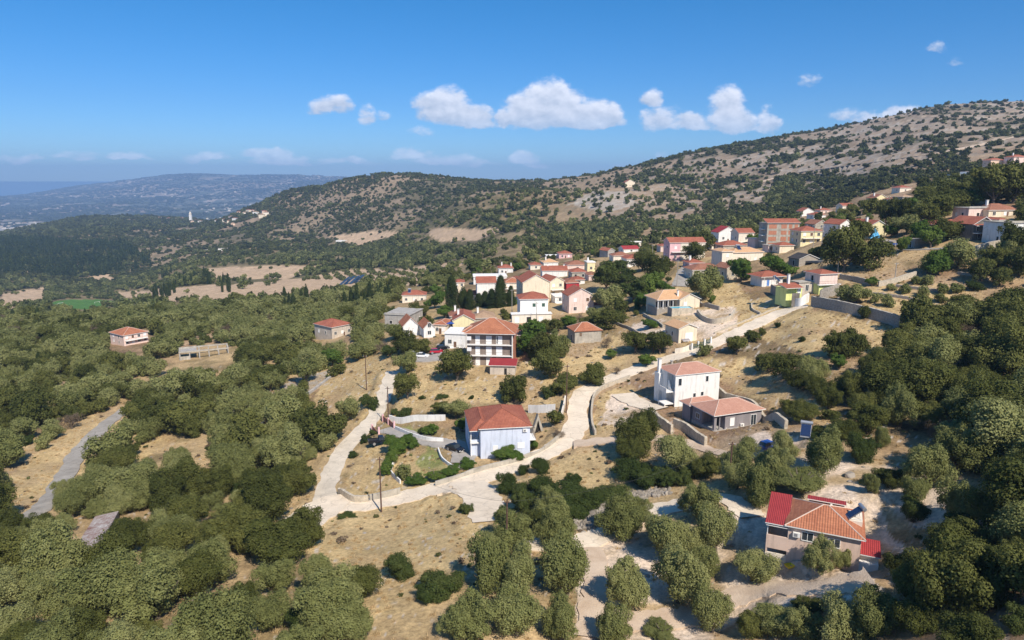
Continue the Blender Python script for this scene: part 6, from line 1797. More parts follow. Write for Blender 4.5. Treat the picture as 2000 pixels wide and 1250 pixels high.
# ---- woods and hillside scrub that nobody could count: points that carry small crowns
def point_field(name, label, cat, protos, X, Y, RAD, HS, zoff=-.15):
    coll = bpy.data.collections.new(name + '_forms')
    for i, me in enumerate(protos):
        coll.objects.link(bpy.data.objects.new(f'{name}_form', me))
    Z = gza(X, Y) + zoff
    me = bpy.data.meshes.new(name)
    me.vertices.add(len(X)); me.vertices.foreach_set('co', np.stack([X, Y, Z], 1).astype(np.float32).ravel())
    g = np.random.default_rng(len(X))
    a = me.attributes.new('rad', 'FLOAT_VECTOR', 'POINT')
    a.data.foreach_set('vector', np.stack([RAD, RAD, RAD * HS], 1).astype(np.float32).ravel())
    a = me.attributes.new('rot', 'FLOAT_VECTOR', 'POINT')
    rv = np.zeros((len(X), 3), np.float32); rv[:, 2] = g.random(len(X)) * 6.283
    a.data.foreach_set('vector', rv.ravel())
    a = me.attributes.new('pick', 'INT', 'POINT'); a.data.foreach_set('value', g.integers(0, len(protos), len(X)).astype(np.int32))
    o = link(bpy.data.objects.new(name, me))
    ng = bpy.data.node_groups.new(name, 'GeometryNodeTree')
    ng.interface.new_socket(name='Geometry', in_out='INPUT', socket_type='NodeSocketGeometry')
    ng.interface.new_socket(name='Geometry', in_out='OUTPUT', socket_type='NodeSocketGeometry')
    N = ng.nodes.new; L = ng.links.new
    gi = N('NodeGroupInput'); go = N('NodeGroupOutput')
    iop = N('GeometryNodeInstanceOnPoints')
    ci = N('GeometryNodeCollectionInfo'); ci.inputs['Collection'].default_value = coll
    ci.inputs['Separate Children'].default_value = True; ci.inputs['Reset Children'].default_value = True
    def na(nm, ty):
        n = N('GeometryNodeInputNamedAttribute'); n.data_type = ty; n.inputs['Name'].default_value = nm; return n.outputs['Attribute']
    L(gi.outputs[0], iop.inputs['Points']); L(ci.outputs[0], iop.inputs['Instance'])
    iop.inputs['Pick Instance'].default_value = True
    L(na('pick', 'INT'), iop.inputs['Instance Index'])
    e2r = N('FunctionNodeEulerToRotation'); L(na('rot', 'FLOAT_VECTOR'), e2r.inputs[0]); L(e2r.outputs[0], iop.inputs['Rotation'])
    L(na('rad', 'FLOAT_VECTOR'), iop.inputs['Scale'])
    L(iop.outputs[0], go.inputs[0])
    md = o.modifiers.new('instances', 'NODES'); md.node_group = ng
    return tag(o, label, cat, kind='stuff')


def hill_density(x, y, px, py):
    """how much of the ground the scrub covers, by slope"""
    n1 = fbm(x / 60, y / 60, 4, 131); n2 = fbm(x / 170, y / 170, 3, 141)
    d = np.full(len(x), .85)
    valley = y < 1150
    d = np.where(valley, .93, d)
    # middle hill: scrub thins out upwards to the right
    mid = (px > 520) & (px < 1080) & (y > 1180)
    d = np.where(mid, np.where(px < 760, .95, .62) * (.38 + .8 * sstep(n1, .34, .56)), d)
    lefth = (px <= 520) & (y > 1250)
    d = np.where(lefth, .90 - .82 * sstep(n1, .52, .60), d)
    # spur below the ruin on the crest
    spur = (px > 830) & (px < 1420) & (y > 780) & (y < 1010)
    d = np.where(spur, .30 + .6 * sstep(n1, .42, .54), d)
    rock = inpoly(px, py, [(1090, 410), (1150, 370), (1240, 372), (1250, 410), (1190, 440)])
    d = np.where(rock, .18, d)
    # big hill on the right
    big = ((px > 1060) & (y > 1010)) | ((px > 1380) & (y > 640))
    up = np.clip((330 - py) / 130, 0, 1)
    db = (.14 - .05 * up) + .80 * sstep(n2 * .5 + n1 * .5, .51, .575) * (1 - .5 * up)
    d = np.where(big, db, d)
    dense = inpoly(px, py, [(1490, 400), (1520, 350), (1600, 335), (1700, 345), (1740, 380), (1640, 400), (1560, 410)]) | \
        inpoly(px, py, [(1250, 440), (1330, 380), (1400, 375), (1480, 400), (1500, 440), (1400, 460)]) | \
        inpoly(px, py, [(1780, 330), (1820, 300), (1880, 300), (1870, 330)]) | inpoly(px, py, [(1790, 300), (1830, 276), (1880, 280), (1850, 300)])
    d = np.where(dense & (y > 600), .95, d)
    bare = inpoly(px, py, [(1390, 395), (1470, 370), (1500, 400), (1440, 410)]) | inpoly(px, py, [(930, 375), (1060, 372), (1100, 385), (960, 410), (900, 420), (860, 415)])
    d = np.where(bare & (y > 700), d * .25, d)
    return d


def make_far():
    # valley woods and groves
    x, y, g = scatter(472, 1180, 5.8, 5)
    z = gza(x, y); px, py, dep = proj(x, y, z)
    ok = (px > -60) & (px < 1560) & (py < 640)
    x, y, z, px, py = (a[ok] for a in (x, y, z, px, py))
    d = hill_density(x, y, px, py)
    n = fbm(x / 70, y / 70, 4, 151)
    d = d * (1 - .8 * sstep(n, .55, .63))
    _, tp, _ = proj(x, y, z + 6.5)
    for pl in POLY['field'] + POLY['green']:
        d = np.where(inpoly(px, py + 2, pl), .0 if pl in POLY['green'] else .035, d)
        d = np.where(inpoly(px, tp, pl), d * (.03 if pl in POLY['green'] else .2), d)
    orch = inpoly(px, py, POLY['field'][2])
    rows = (np.abs(((x * .8 + y * .25) / 11.0) % 1 - .5) < .28)
    d = np.where(orch, np.where(rows, .9, 0), d)
    d = np.where(inpoly(px, py, VILLAGE), d * .3, d)
    k = g.random(len(x)) < d
    for (fx, fy, fr) in FOOT:
        k &= (x - fx) ** 2 + (y - fy) ** 2 > (fr + 3) ** 2
    x, y = x[k], y[k]
    rr = np.clip(g.lognormal(1.05, .32, len(x)), 1.5, 5.2); rr = np.where(inpoly(px[k], py[k], POLY['field'][2]), 1.8, rr)
    fw = [crown_mesh('wood_form', 'wood', 300, .27, 900 + i, 12, .8, .3) for i in range(5)] + [crown_mesh('wood_form', 'hill', 280, .27, 930 + i, 11, .85, .3) for i in range(3)] + [crown_mesh('wood_form', 'olive', 300, .27, 945 + i, 12, .8, .3) for i in range(2)]
    point_field('valley_wood', 'mixed olive groves and evergreen wood covering the valley floor', 'wood', fw, x, y, rr, np.full(len(x), .95) + g.uniform(-.1, .2, len(x)))
    # hillsides
    x, y, g = scatter(600, 2950, 7.6, 6)
    z = gza(x, y); px, py, dep = proj(x, y, z)
    ok = (px > -60) & (px < 2060) & (py < 640) & ((y > 1180) | (px > 1560) | (py < 440) & (px > 1380))
    x, y, z, px, py = (a[ok] for a in (x, y, z, px, py))
    d = hill_density(x, y, px, py)
    d = np.where(inpoly(px, py, RSLOPE) & (y < 520), 0, d)
    for pl in POLY['field']:
        d = np.where(inpoly(px, py, pl), d * .06, d)
    k = (g.random(len(x)) < d)
    k &= rdist(x, y) > 3
    for (fx, fy, fr) in FOOT:
        k &= (x - fx) ** 2 + (y - fy) ** 2 > (fr + 3) ** 2
    x, y, px = x[k], y[k], px[k]
    rr = np.clip(g.lognormal(1.02, .40, len(x)), 1.0, 5.5) * np.where(y > 1900, 1.35, 1) * np.where((px < 560), 1.2, 1)
    fh = [crown_mesh('scrub_form', 'hill' if i < 5 else 'wood', 190, .32, 960 + i, 9, .62, .3) for i in range(7)]
    big = np.argsort(-(rr / y))[:300]
    # the nearest bushes of the hillside one by one
    sel = np.zeros(len(x), bool); sel[big] = True
    hb_ = [crown_mesh('bush', 'hill', 260, .28, 980 + i, 12, .65, .3) for i in range(5)]
    seq = ['lowest', 'second lowest', 'third lowest', 'fourth lowest', 'fifth lowest', 'sixth lowest', 'seventh lowest', 'eighth lowest']
    usedb = {}
    for i in np.argsort(y * sel + 1e9 * ~sel)[:sel.sum()]:
        o = link(bpy.data.objects.new('hillside_bush', hb_[i % 5]))
        o.location = (x[i], y[i], gz(x[i], y[i]) - .15); o.scale = (rr[i], rr[i], rr[i] * .95); o.rotation_euler = (0, 0, float(i % 63) / 10)
        t_ = dict(px=float(px[i]), py=float(proj(x[i], y[i], gz(x[i], y[i]))[1]), r=float(rr[i]) * 1.0)
        lb = tree_label(t_, 'round dark bush', usedb, 900)
        tag(o, lb, 'bush', 'bushes on the hillside')
    point_field('hillside_scrub', 'dark green scrub dotting the rocky hills', 'scrub', fh, x[~sel], y[~sel], rr[~sel], g.uniform(.75, 1.1, (~sel).sum()))
    # far country: tree cover as dark patches
    x, y, g = scatter(4300, 13500, 62, 8, -.86, -.18)
    k = fbm(x / 600, y / 600, 4, 171) + g.random(len(x)) * .25 > .58
    x, y = x[k], y[k]
    fo = [crown_mesh('far_form', 'hill', 60, .6, 990 + i, 8, .3, .2) for i in range(3)]
    point_field('far_wood', 'woods and hedges on the far hills across the bay', 'wood', fo, x, y, g.uniform(14, 34, len(x)), np.full(len(x), .5))


def make_cypress_rows():
    g = np.random.default_rng(77)
    def row(poly, n, h):
        xs = [q[0] for q in poly]; ys = [q[1] for q in poly]; c = 0
        while c < n:
            a, b = g.uniform(min(xs), max(xs)), g.uniform(min(ys), max(ys))
            if inpoly(np.array([a]), np.array([b]), poly)[0]:
                p = P(a, b); r = g.uniform(.9, 1.5); addtree('cypress', p.x, p.y, r, h * g.uniform(.8, 1.25)); c += 1
    row([(350, 552), (415, 540), (415, 556), (352, 560)], 16, 1.5)
    row([(296, 575), (340, 565), (345, 575), (300, 588)], 14, 1.5)
    row([(425, 555), (450, 550), (455, 572), (435, 572)], 7, 1.5)
    row([(310, 538), (340, 532), (340, 540), (312, 545)], 7, 1.5)
    row([(640, 590), (760, 575), (765, 600), (660, 610)], 18, 1.2)
    row([(530, 590), (600, 582), (620, 600), (540, 605)], 8, 1.2)
    row([(660, 520), (780, 505), (780, 520), (670, 530)], 16, 1.6)
    row([(0, 640), (60, 600), (340, 620), (300, 640)], 6, 1.1)


def conifer_wood():
    x, y, g = scatter(1250, 1900, 7.5, 12, -.86, -.5)
    z = gza(x, y); px, py, dep = proj(x, y, z)
    k = inpoly(px, py, [(-80, 560), (-80, 468), (60, 470), (250, 480), (300, 520), (220, 535), (120, 550)]) & (g.random(len(x)) < .75 - .7 * sstep(fbm(x / 50, y / 50, 3, 191), .5, .6))
    fc_ = [crown_mesh('conifer_form', 'cypress', 120, .5, 1100 + i, 16, 2.2, 0) for i in range(4)]
    point_field('conifer_wood', 'dark wood of narrow conifers on the left valley side', 'wood', fc_, x[k], y[k], g.uniform(2.2, 3.4, k.sum()), g.uniform(1.1, 1.5, k.sum()))


def make_litter():
    """dry grass tufts and loose stones of the near slopes"""
    x, y, g = scatter(58, 235, 1.45, 14)
    z = gza(x, y); px, py, dep = proj(x, y, z)
    d = .18 + .6 * sstep(fbm(x / 6, y / 6, 3, 201), .45, .62)
    for pl in POLY['pale']: d = np.where(inpoly(px, py, pl), .05, d)
    k = (g.random(len(x)) < d) & (px > -40) & (px < 2040) & (py < 1300) & (rdist(x, y) > .5)
    for (fx, fy, fr) in FOOT: k &= (x - fx) ** 2 + (y - fy) ** 2 > (fr * .7) ** 2
    gf = []
    for s in range(4):
        gg = np.random.default_rng(s + 60); n = 46
        b = gg.normal(0, .42, (n, 2)); h = gg.uniform(.35, 1.0, n); an = gg.random(n) * 6.283; w = .09
        tx, ty = np.cos(an) * w, np.sin(an) * w; lean = gg.normal(0, .28, (n, 2))
        V = np.stack([np.stack([b[:, 0] - tx, b[:, 1] - ty, np.full(n, -.1)], 1), np.stack([b[:, 0] + tx, b[:, 1] + ty, np.full(n, -.1)], 1),
                      np.stack([b[:, 0] + lean[:, 0] + tx * .3, b[:, 1] + lean[:, 1] + ty * .3, h], 1), np.stack([b[:, 0] + lean[:, 0] - tx * .3, b[:, 1] + lean[:, 1] - ty * .3, h], 1)], 1).reshape(-1, 3)
        me = npmesh('tuft', V, np.arange(n * 4).reshape(-1, 4), [LM['grass']])
        a = me.attributes.new('lv', 'FLOAT', 'FACE'); a.data.foreach_set('value', gg.random(n).astype(np.float32)); gf.append(me)
    point_field('dry_grass', 'straw coloured dry grass tufts over the open ground', 'grass', gf, x[k], y[k], g.uniform(.22, .55, k.sum()), g.uniform(.5, .9, k.sum()), 0)
    x, y, g = scatter(58, 240, 2.0, 15)
    z = gza(x, y); px, py, dep = proj(x, y, z)
    d = .02 + .28 * sstep(fbm(x / 9, y / 9, 3, 211), .58, .70)
    for pl in POLY['pale'][:2] + [[(1150, 1010), (1200, 960), (1300, 940), (1300, 975), (1200, 1010)], [(1130, 1040), (1200, 1040), (1240, 1070), (1180, 1080)], [(1620, 930), (1760, 900), (1760, 960), (1640, 970)]]:
        d = np.where(inpoly(px, py, pl), d + .14, d)
    k = (g.random(len(x)) < d) & (px > -40) & (px < 2040) & (py < 1300) & (rdist(x, y) > .4)
    sf = []
    for s in range(4):
        bm = bmesh.new(); bmesh.ops.create_icosphere(bm, subdivisions=2, radius=1)
        gg = np.random.default_rng(s + 70)
        for v in bm.verts:
            v.co *= 1 + gg.normal(0, .13); v.co.z *= .65
        me = bpy.data.meshes.new('stone'); bm.to_mesh(me); bm.free(); me.materials.append(LM['rockm']); sf.append(me)
    point_field('loose_stones', 'pale limestone rubble scattered over the slopes', 'stones', sf, x[k], y[k], g.uniform(.12, .42, k.sum()) ** 1.1, np.full(k.sum(), .8), 0.02)


def make_weeds():
    x, y, g = scatter(60, 240, 2.3, 24)
    z = gza(x, y); px, py, dep = proj(x, y, z)
    d = .03 + .34 * sstep(fbm(x / 7, y / 7, 3, 301), .52, .66)
    for pl in POLY['pale']: d = np.where(inpoly(px, py, pl), d * .35, d)
    k = (g.random(len(x)) < d) & (px > -40) & (px < 2040) & (py < 1300) & (rdist(x, y) > .5)
    for (fx, fy, fr) in FOOT: k &= (x - fx) ** 2 + (y - fy) ** 2 > (fr * .8) ** 2
    wf = [crown_mesh('weed_form', ('dry', 'hill', 'dry', 'wood')[i], 150, .26, 1200 + i, 8, .5, .4) for i in range(4)]
    point_field('weeds', 'low dry weeds and small green herbs in the tan grass', 'weeds', wf, x[k], y[k], np.clip(g.lognormal(-.95, .4, k.sum()), .18, 1.0), g.uniform(.5, 1.1, k.sum()), -.03)
    pts = catmull([P(1140, 1030), P(1165, 1012), (P(1200, 985)), P(1240, 970), P(1290, 962)], 30)
    n = 900; ii = g.integers(0, len(pts), n)
    X = np.array([pts[i].x for i in ii]) + g.normal(0, .9, n); Y = np.array([pts[i].y for i in ii]) + g.normal(0, .8, n)
    sf = []
    for s in range(4):
        bm = bmesh.new(); bmesh.ops.create_icosphere(bm, subdivisions=1, radius=1); gg = np.random.default_rng(s + 170)
        for v in bm.verts: v.co *= 1 + gg.normal(0, .2); v.co.z *= .7
        me = bpy.data.meshes.new('stone'); bm.to_mesh(me); bm.free(); me.materials.append(LM['rockm']); sf.append(me)
    point_field('stone_heap', 'long heap of pale field stones beside the concrete drive', 'stones', sf, X, Y, g.uniform(.16, .5, n), g.uniform(.8, 2.0, n), .1)
# ------------------------------------------------------------------ walls, fences, poles, cars, yard things
def wall(name, pl, h, th, m, label, cat='wall', sub=10, cap=None, top=None, world=None):
    pts = [P(*q) for q in pl] if world is None else world
    pts = catmull(pts, sub) if len(pts) > 2 else [pts[0].lerp(pts[1], i / 12) for i in range(13)]
    mb = MB(); ring = []
    for i, p in enumerate(pts):
        a = pts[max(i - 1, 0)]; b = pts[min(i + 1, len(pts) - 1)]
        t = Vector((b.x - a.x, b.y - a.y, 0)).normalized(); n = Vector((-t.y, t.x, 0)) * th / 2
        z = gz(p.x, p.y); hh = h + (random.random() - .5) * (.14 if m in (ST, WM['palestone']) else .02)
        ring.append([(p.x - n.x, p.y - n.y, z - .8), (p.x - n.x, p.y - n.y, z + hh), (p.x + n.x, p.y + n.y, z + hh), (p.x + n.x, p.y + n.y, z - .8)])
    for a, b in zip(ring[:-1], ring[1:]):
        for k in range(3): mb.poly([a[k], b[k], b[k + 1], a[k + 1]], m if not (cap and k == 1) else cap)
    mb.poly(ring[0], m); mb.poly(ring[-1][::-1], m)
    o = mb.build(name); return tag(o, label, cat)


CW = WM['oldlight']; PS = WM['palestone']
wall('retaining_wall', [(1268, 812), (1290, 832), (1312, 848)], 2.0, .6, PS, 'curved pale stone retaining wall left of the steps below the bungalow')
wall('retaining_wall', [(1316, 834), (1345, 848), (1378, 872)], 1.9, .6, PS, 'straight pale stone retaining wall below the grey bungalow')
wall('retaining_wall', [(1402, 768), (1440, 788), (1480, 808), (1535, 838)], 1.7, .6, PS, 'pale stone wall behind the grey bungalow')
wall('roadside_wall', [(1163, 850), (1156, 828), (1156, 800), (1162, 775), (1185, 757), (1230, 740)], 1.1, .4, PS, 'curved pale wall along the inside of the lane bend')
wall('garden_wall', [(760, 822), (800, 824), (870, 822)], 1.5, .25, WM['white'], 'white garden wall above the driveway of the blue house')
wall('garden_wall', [(772, 840), (800, 852), (835, 862), (866, 864)], 1.0, .25, WM['white'], 'curved white garden wall along the driveway')
wall('garden_wall', [(856, 880), (864, 899), (882, 913), (905, 918)], .7, .25, WM['white'], 'curved low white wall around the parked black car')
wall('garden_wall', [(1032, 806), (1060, 806), (1084, 804)], 1.9, .25, WM['white'], 'white wall behind the stone oven of the blue house')
wall('roadside_wall', [(850, 950), (900, 935), (960, 915), (1030, 895), (1070, 875), (1098, 852)], 1.0, .3, CW, 'long low concrete wall between the lane and the blue house')
wall('roadside_wall', [(662, 966), (690, 980), (720, 980)], 1.3, .5, PS, 'rounded rubble wall at the corner of the lanes')
wall('roadside_wall', [(722, 979), (750, 973), (782, 965)], 1.3, .3, CW, 'pale concrete wall right of the rubble corner')
wall('garden_wall', [(778, 885), (770, 905), (764, 925), (782, 945)], .8, .25, WM['white'], 'low white wall behind the clipped bushes')
wall('stone_wall', [(1585, 598), (1640, 608), (1700, 622), (1758, 640)], 2.9, .8, ST, 'long tall dark rubble wall right of the lime green house', cap=CW)
wall('stone_wall', [(1600, 588), (1620, 580), (1636, 574)], 3.0, .6, ST, 'short sloping rubble wall under the lime green house')
wall('stone_wall', [(1506, 572), (1530, 584), (1549, 594)], 2.8, .5, ST, 'dark wall with ivy under the terrace of the lime house')
wall('garden_wall', [(1550, 600), (1565, 598), (1578, 590)], 2.6, .5, WM['white'], 'white corner wall at the top of the lane')
wall('stone_wall', [(1640, 545), (1670, 550), (1700, 558)], 1.6, .6, ST, 'rubble wall behind the lime green house')
wall('stone_wall', [(1715, 560), (1750, 552), (1788, 540)], 1.6, .6, PS, 'pale stone wall rising below the yellowish trees')
wall('stone_wall', [(1900, 500), (1930, 492), (1965, 486)], 3.0, .8, PS, 'pale stone terrace wall under the dark two-storey house')
wall('terrace_wall', [(1195, 628), (1222, 640), (1245, 652)], .8, .4, CW, 'thin pale terrace wall left of the cream gabled house')
wall('terrace_wall', [(1257, 616), (1275, 626), (1295, 640)], .8, .4, CW, 'thin pale terrace wall below the pool villa')
wall('terrace_wall', [(1362, 612), (1372, 624), (1395, 632), (1425, 626), (1434, 614)], 1.4, .6, PS, 'round dry-stone terrace wall right of the pool')
wall('terrace_wall', [(1366, 596), (1385, 600), (1405, 606)], 1.3, .5, ST, 'dry-stone wall right of the cream villa')
wall('terrace_wall', [(1468, 595), (1470, 606), (1485, 614)], .6, .4, PS, 'small curved stone edging on the dry terrace')
wall('roadside_wall', [(1395, 652), (1430, 638), (1480, 618), (1520, 602), (1545, 592)], .45, .35, PS, 'low stone kerb along the upper lane')
wall('roadside_wall', [(1318, 690), (1335, 687), (1348, 682)], 1.3, .3, WM['ivory'], 'cream wall beside the lane gate')
wall('stone_wall', [(1095, 825), (1100, 805), (1104, 785)], 1.6, .3, WM['ivory'], 'narrow cream wall beside the lane bend')
for k, (pl, lb) in enumerate([([(1705, 575), (1760, 582), (1800, 590)], 'lowest low dry-stone terrace wall in the right-hand olive plot'),
                              ([(1750, 560), (1800, 566), (1850, 572)], 'middle low dry-stone terrace wall in the right-hand olive plot'),
                              ([(1870, 535), (1900, 540), (1930, 548)], 'upper low dry-stone wall under the right-hand oaks'),
                              ([(570, 792), (610, 765), (650, 735)], 'broken limestone terrace edge left of the golden field'),
                              ([(500, 835), (545, 815), (580, 790)], 'broken limestone terrace edge at the grove margin')]):
    wall('terrace_wall', pl, .7, .7, ST if k < 3 else WM['concrete'], lb)
# rock mound of the lower centre
# gate of the cream house and the pink gate
def gate(L, Rr, h, m, label, post=WM['white'], n=3):
    a, b = P(*L), P(*Rr)
    e = link(bpy.data.objects.new('gate', None)); e.location = a; ang = math.atan2(b.y - a.y, b.x - a.x); e.rotation_euler = (0, 0, ang)
    tag(e, label, 'gate'); w = math.hypot(b.x - a.x, b.y - a.y); dz = b.z - a.z
    for k in range(n + 1):
        x = w * k / n; MB().box(x - .2, x + .2, -.2, .2, dz * k / n - 1, dz * k / n + h + .2, post).build('gate_post', e)
    for k in range(n):
        mb = MB(); x0 = w * k / n + .203; x1 = w * (k + 1) / n - .203; z = dz * k / n
        q = int((x1 - x0) / .16) + 1
        for i in range(q + 1): mb.box(x0 + (x1 - x0 - .05) * i / q, x0 + (x1 - x0 - .05) * i / q + .05, -.03, .03, z + .1, z + h, m)
        mb.box(x0, x1, -.02, .02, z + .2, z + .28, m); mb.box(x0, x1, -.02, .02, z + h - .2, z + h - .12, m)
        mb.build('gate_leaf', e)


gate((1351, 684), (1388, 671), 1.7, GRSH, 'white-posted gate with dark green panels beside the cream gabled house', n=3)
gate((748, 824), (770, 838), 1.7, mat('pink_ironwork', (.50, .22, .17), .7, .1, 3), 'pink iron gate with pink posts at the driveway', post=WM['pink'], n=2)
gate((727, 842), (740, 848), 1.5, mat('pink_fence', (.45, .20, .16), .7, .1, 3), 'short pink railing left of the driveway entrance', post=WM['pink'], n=1)

# ---- utility poles
WOODP = mat('pole_timber', (.13, .075, .055), .95, .2, 4, .3, 10)
CONP = mat('pole_concrete', (.36, .33, .29), .95, .1, 2, .2, 8)
POLES = [(745, 1000, 893, 'w', 'dark wooden pole in the foreground beside the lane'), (990, 1078, 975, 'w', 'dark wooden pole among the olives of the lower centre'),
         (1424, 952, 863, 'w', 'dark wooden pole with a stay left of the salmon house'), (1106, 806, 712, 'w', 'wooden pole at the lane bend'), (1276, 690, 648, 'w', 'wooden pole between two oaks left of the cream house'),
         (716, 762, 693, 'w', 'leaning wooden pole in the golden field'), (759, 826, 755, 'w', 'wooden pole beside the pink gate'), (1636, 532, 470, 'c', 'pale pole behind the lime house tower'),
         (1747, 552, 515, 'c', 'short pole beside the pale stone wall'), (1322, 560, 508, 'c', 'pale pole beside the village road'), (1604, 486, 440, 'c', 'pale pole right of the yellow-green house'), (1588, 483, 438, 'c', 'pale pole in front of the yellow-green house'),
         (1048, 634, 590, 'c', 'grey pole in front of the white village house'), (1733, 425, 382, 'c', 'thin pole among the upper trees'), (1929, 474, 438, 'c', 'pole in front of the dark two-storey house'), (1726, 466, 430, 'w', 'dark pole beside the yellow gable'), (1274, 505, 478, 'c', 'pale pole beside the long white house'),
         (1000, 615, 565, 'c', 'grey pole beside the last cypress')]
ptop = {}
for (px, by, ty, kd, lb) in POLES:
    p = P(px, by); e0 = px2se(0, by)[1]; e1 = px2se(0, ty)[1]; h = max(6.0, min(11.5, (e1 - e0) * p.y))
    e = link(bpy.data.objects.new('utility_pole', None)); e.location = p; tag(e, lb, 'pole', 'utility poles')
    m = WOODP if kd == 'w' else CONP
    mb = MB(); v, q = tube_geo_([(0, 0, -1), (0, 0, h * .5), (.05 if kd == 'w' else 0, 0, h)], [.15, .125, .095], 8)
    mb.v = [tuple(i) for i in v]; mb.f = [tuple(i) for i in q]; mb.m = [0] * len(q); mb.uv = [[(0, 0)] * 4] * len(q); mb.mats = [m]
    mb.build('shaft', e)
    MB().box(-.55, .55, -.04, .04, h - .5, h - .4, m).build('crossarm', e)
    ib = MB()
    for sx in (-.45, .45): ib.box(sx - .04, sx + .04, -.04, .04, h - .397, h - .25, TRIM)
    ib.build('insulator', e)
    ptop[px] = Vector((p.x, p.y, p.z + h - .35))
# stay poles
for (x0, y0, x1, y1, tx, lb) in ((742, 990, 738, 938, 0, 'thin leaning stay pole beside the foreground pole'),):
    pass
WIRE = mat('black_cable', (.04, .04, .04), .6, .05, 1)


def cable(a, b, sag, label, r=.018):
    pts = [a.lerp(b, i / 14) - Vector((0, 0, sag * 4 * (i / 14) * (1 - i / 14))) for i in range(15)]
    v, q = tube_geo_([tuple(p) for p in pts], [r] * 15, 4); o = link(bpy.data.objects.new('overhead_cable', npmesh('overhead_cable', np.array(v), np.array(q), [WIRE]))); tag(o, label, 'cable', 'overhead cables')


cable(ptop[745], ptop[990], 1.4, 'overhead cable sagging from the foreground pole over the lane')
cable(ptop[745], ptop[759], 1.4, 'overhead cable from the foreground pole to the pole by the pink gate')
cable(ptop[759], ptop[716], 1.0, 'overhead cable across the narrow lane')
cable(ptop[759], ptop[1106], 2.4, 'long overhead cable over the dry field behind the blue house')
cable(ptop[1106], ptop[1276], 1.8, 'overhead cable from the lane bend towards the cream house')
cable(ptop[990], ptop[1424], 1.8, 'overhead cable above the olive trees')
cable(ptop[1588], ptop[1604], .3, 'short cable in front of the yellow-green house')
cable(ptop[1929], Vector((ptop[1747].x, ptop[1747].y, ptop[1747].z)), 1.6, 'overhead cable running down from the dark house')

# ---- cars
TYRE = mat('tyre_rubber', (.02, .02, .02), .9, .1, 4)


def carpaint(name, c): return mat(name, c, .25, .03, .6, spec=.6)


def car(px, py, rz, paint, label, kind='sedan', name='parked_car'):
    p = P(px, py); z = max(gz(p.x + dx, p.y + dy) for dx in (-1, 1) for dy in (-1, 1)) + .04
    e = link(bpy.data.objects.new(name, None)); e.location = (p.x, p.y, z); e.rotation_euler = (0, 0, rz); tag(e, label, 'car' if kind != 'pickup' else 'pickup'); FOOT.append((p.x, p.y, 3.5))
    L = 4.3 if kind != 'pickup' else 5.0
    if kind == 'pickup': prof = [(-2.5, .45), (-2.5, .95), (-.4, .98), (-.35, .98), (1.2, 1.0), (2.35, .92), (2.5, .6), (2.45, .42)]; cab = [(-.35, .98), (-.25, 1.62), (.75, 1.62), (1.3, 1.0)]
    elif kind == 'hatch': prof = [(-2.0, .4), (-2.05, .8), (-1.9, .95), (.9, .98), (1.95, .82), (2.05, .6), (2.0, .35)]; cab = [(-1.9, .95), (-1.6, 1.45), (.2, 1.48), (.95, .98)]
    else: prof = [(-2.15, .4), (-2.2, .75), (-2.1, .92), (-1.5, .96), (.9, .95), (2.05, .80), (2.15, .6), (2.1, .35)]; cab = [(-1.5, .96), (-.95, 1.42), (.25, 1.44), (1.0, .95)]
    W_ = .86
    def loft(profile, w0, w1, z0, mt, nm, par):
        mb = MB(); ws = []
        for (x, zz) in profile:
            ws.append(w0 + (w1 - w0) * max(0, min(1, (zz - z0) / .6)))
        n = len(profile)
        Lh = [(profile[i][0], -ws[i], profile[i][1]) for i in range(n)]; Rh = [(profile[i][0], ws[i], profile[i][1]) for i in range(n)]
        for i in range(n): j = (i + 1) % n; mb.poly([Lh[i], Rh[i], Rh[j], Lh[j]], mt)
        mb.poly(Lh, mt); mb.poly(Rh[::-1], mt)
        return mb.build(nm, par)
    body = loft(prof, W_, W_ - .06, .5, paint, 'body', e)
    bv = body.modifiers.new('bevel', 'BEVEL'); bv.width = .07; bv.segments = 2
    cb = loft(cab, W_ - .06, W_ - .22, .95, GLASS, 'windows', e)
    top = MB().box(cab[1][0] + .05, cab[2][0] - .02, -W_ + .22, W_ - .22, cab[1][1] + .004, cab[1][1] + .05, paint).build('car_roof', e)
    if kind == 'pickup': MB().box(-2.35, -.5, -.72, .72, .985, 1.0, DARKOPEN).box(-2.45, -2.38, -.78, .78, .985, 1.15, paint).box(-2.375, -.45, -.80, -.725, .985, 1.15, paint).box(-2.375, -.45, .725, .80, .985, 1.15, paint).build('cargo_bed', e)
    for sx in (-1.3, 1.35):
        for sy in (-1, 1):
            mb = MB(); n = 14; r = .32
            for yy in (.62, .87): mb.poly([(sx + r * math.cos(i * 2 * math.pi / n), sy * yy, .30 + r * math.sin(i * 2 * math.pi / n)) for i in range(n)], TYRE if yy < .8 else METAL)
            for i in range(n):
                a0, a1 = i * 2 * math.pi / n, (i + 1) * 2 * math.pi / n
                mb.poly([(sx + r * math.cos(a0), sy * .62, .30 + r * math.sin(a0)), (sx + r * math.cos(a1), sy * .62, .30 + r * math.sin(a1)), (sx + r * math.cos(a1), sy * .87, .30 + r * math.sin(a1)), (sx + r * math.cos(a0), sy * .87, .30 + r * math.sin(a0))], TYRE)
            mb.build('wheel', e)
    for sy in (-.6, .6): MB().box(L / 2 - .18, L / 2 + .01, sy - .16, sy + .16, .58, .72, TRIM).build('headlight', e)
    MB().box(L / 2 - .05, L / 2 + .03, -.26, .26, .42, .53, TRIM).build('number_plate', e)
    return e


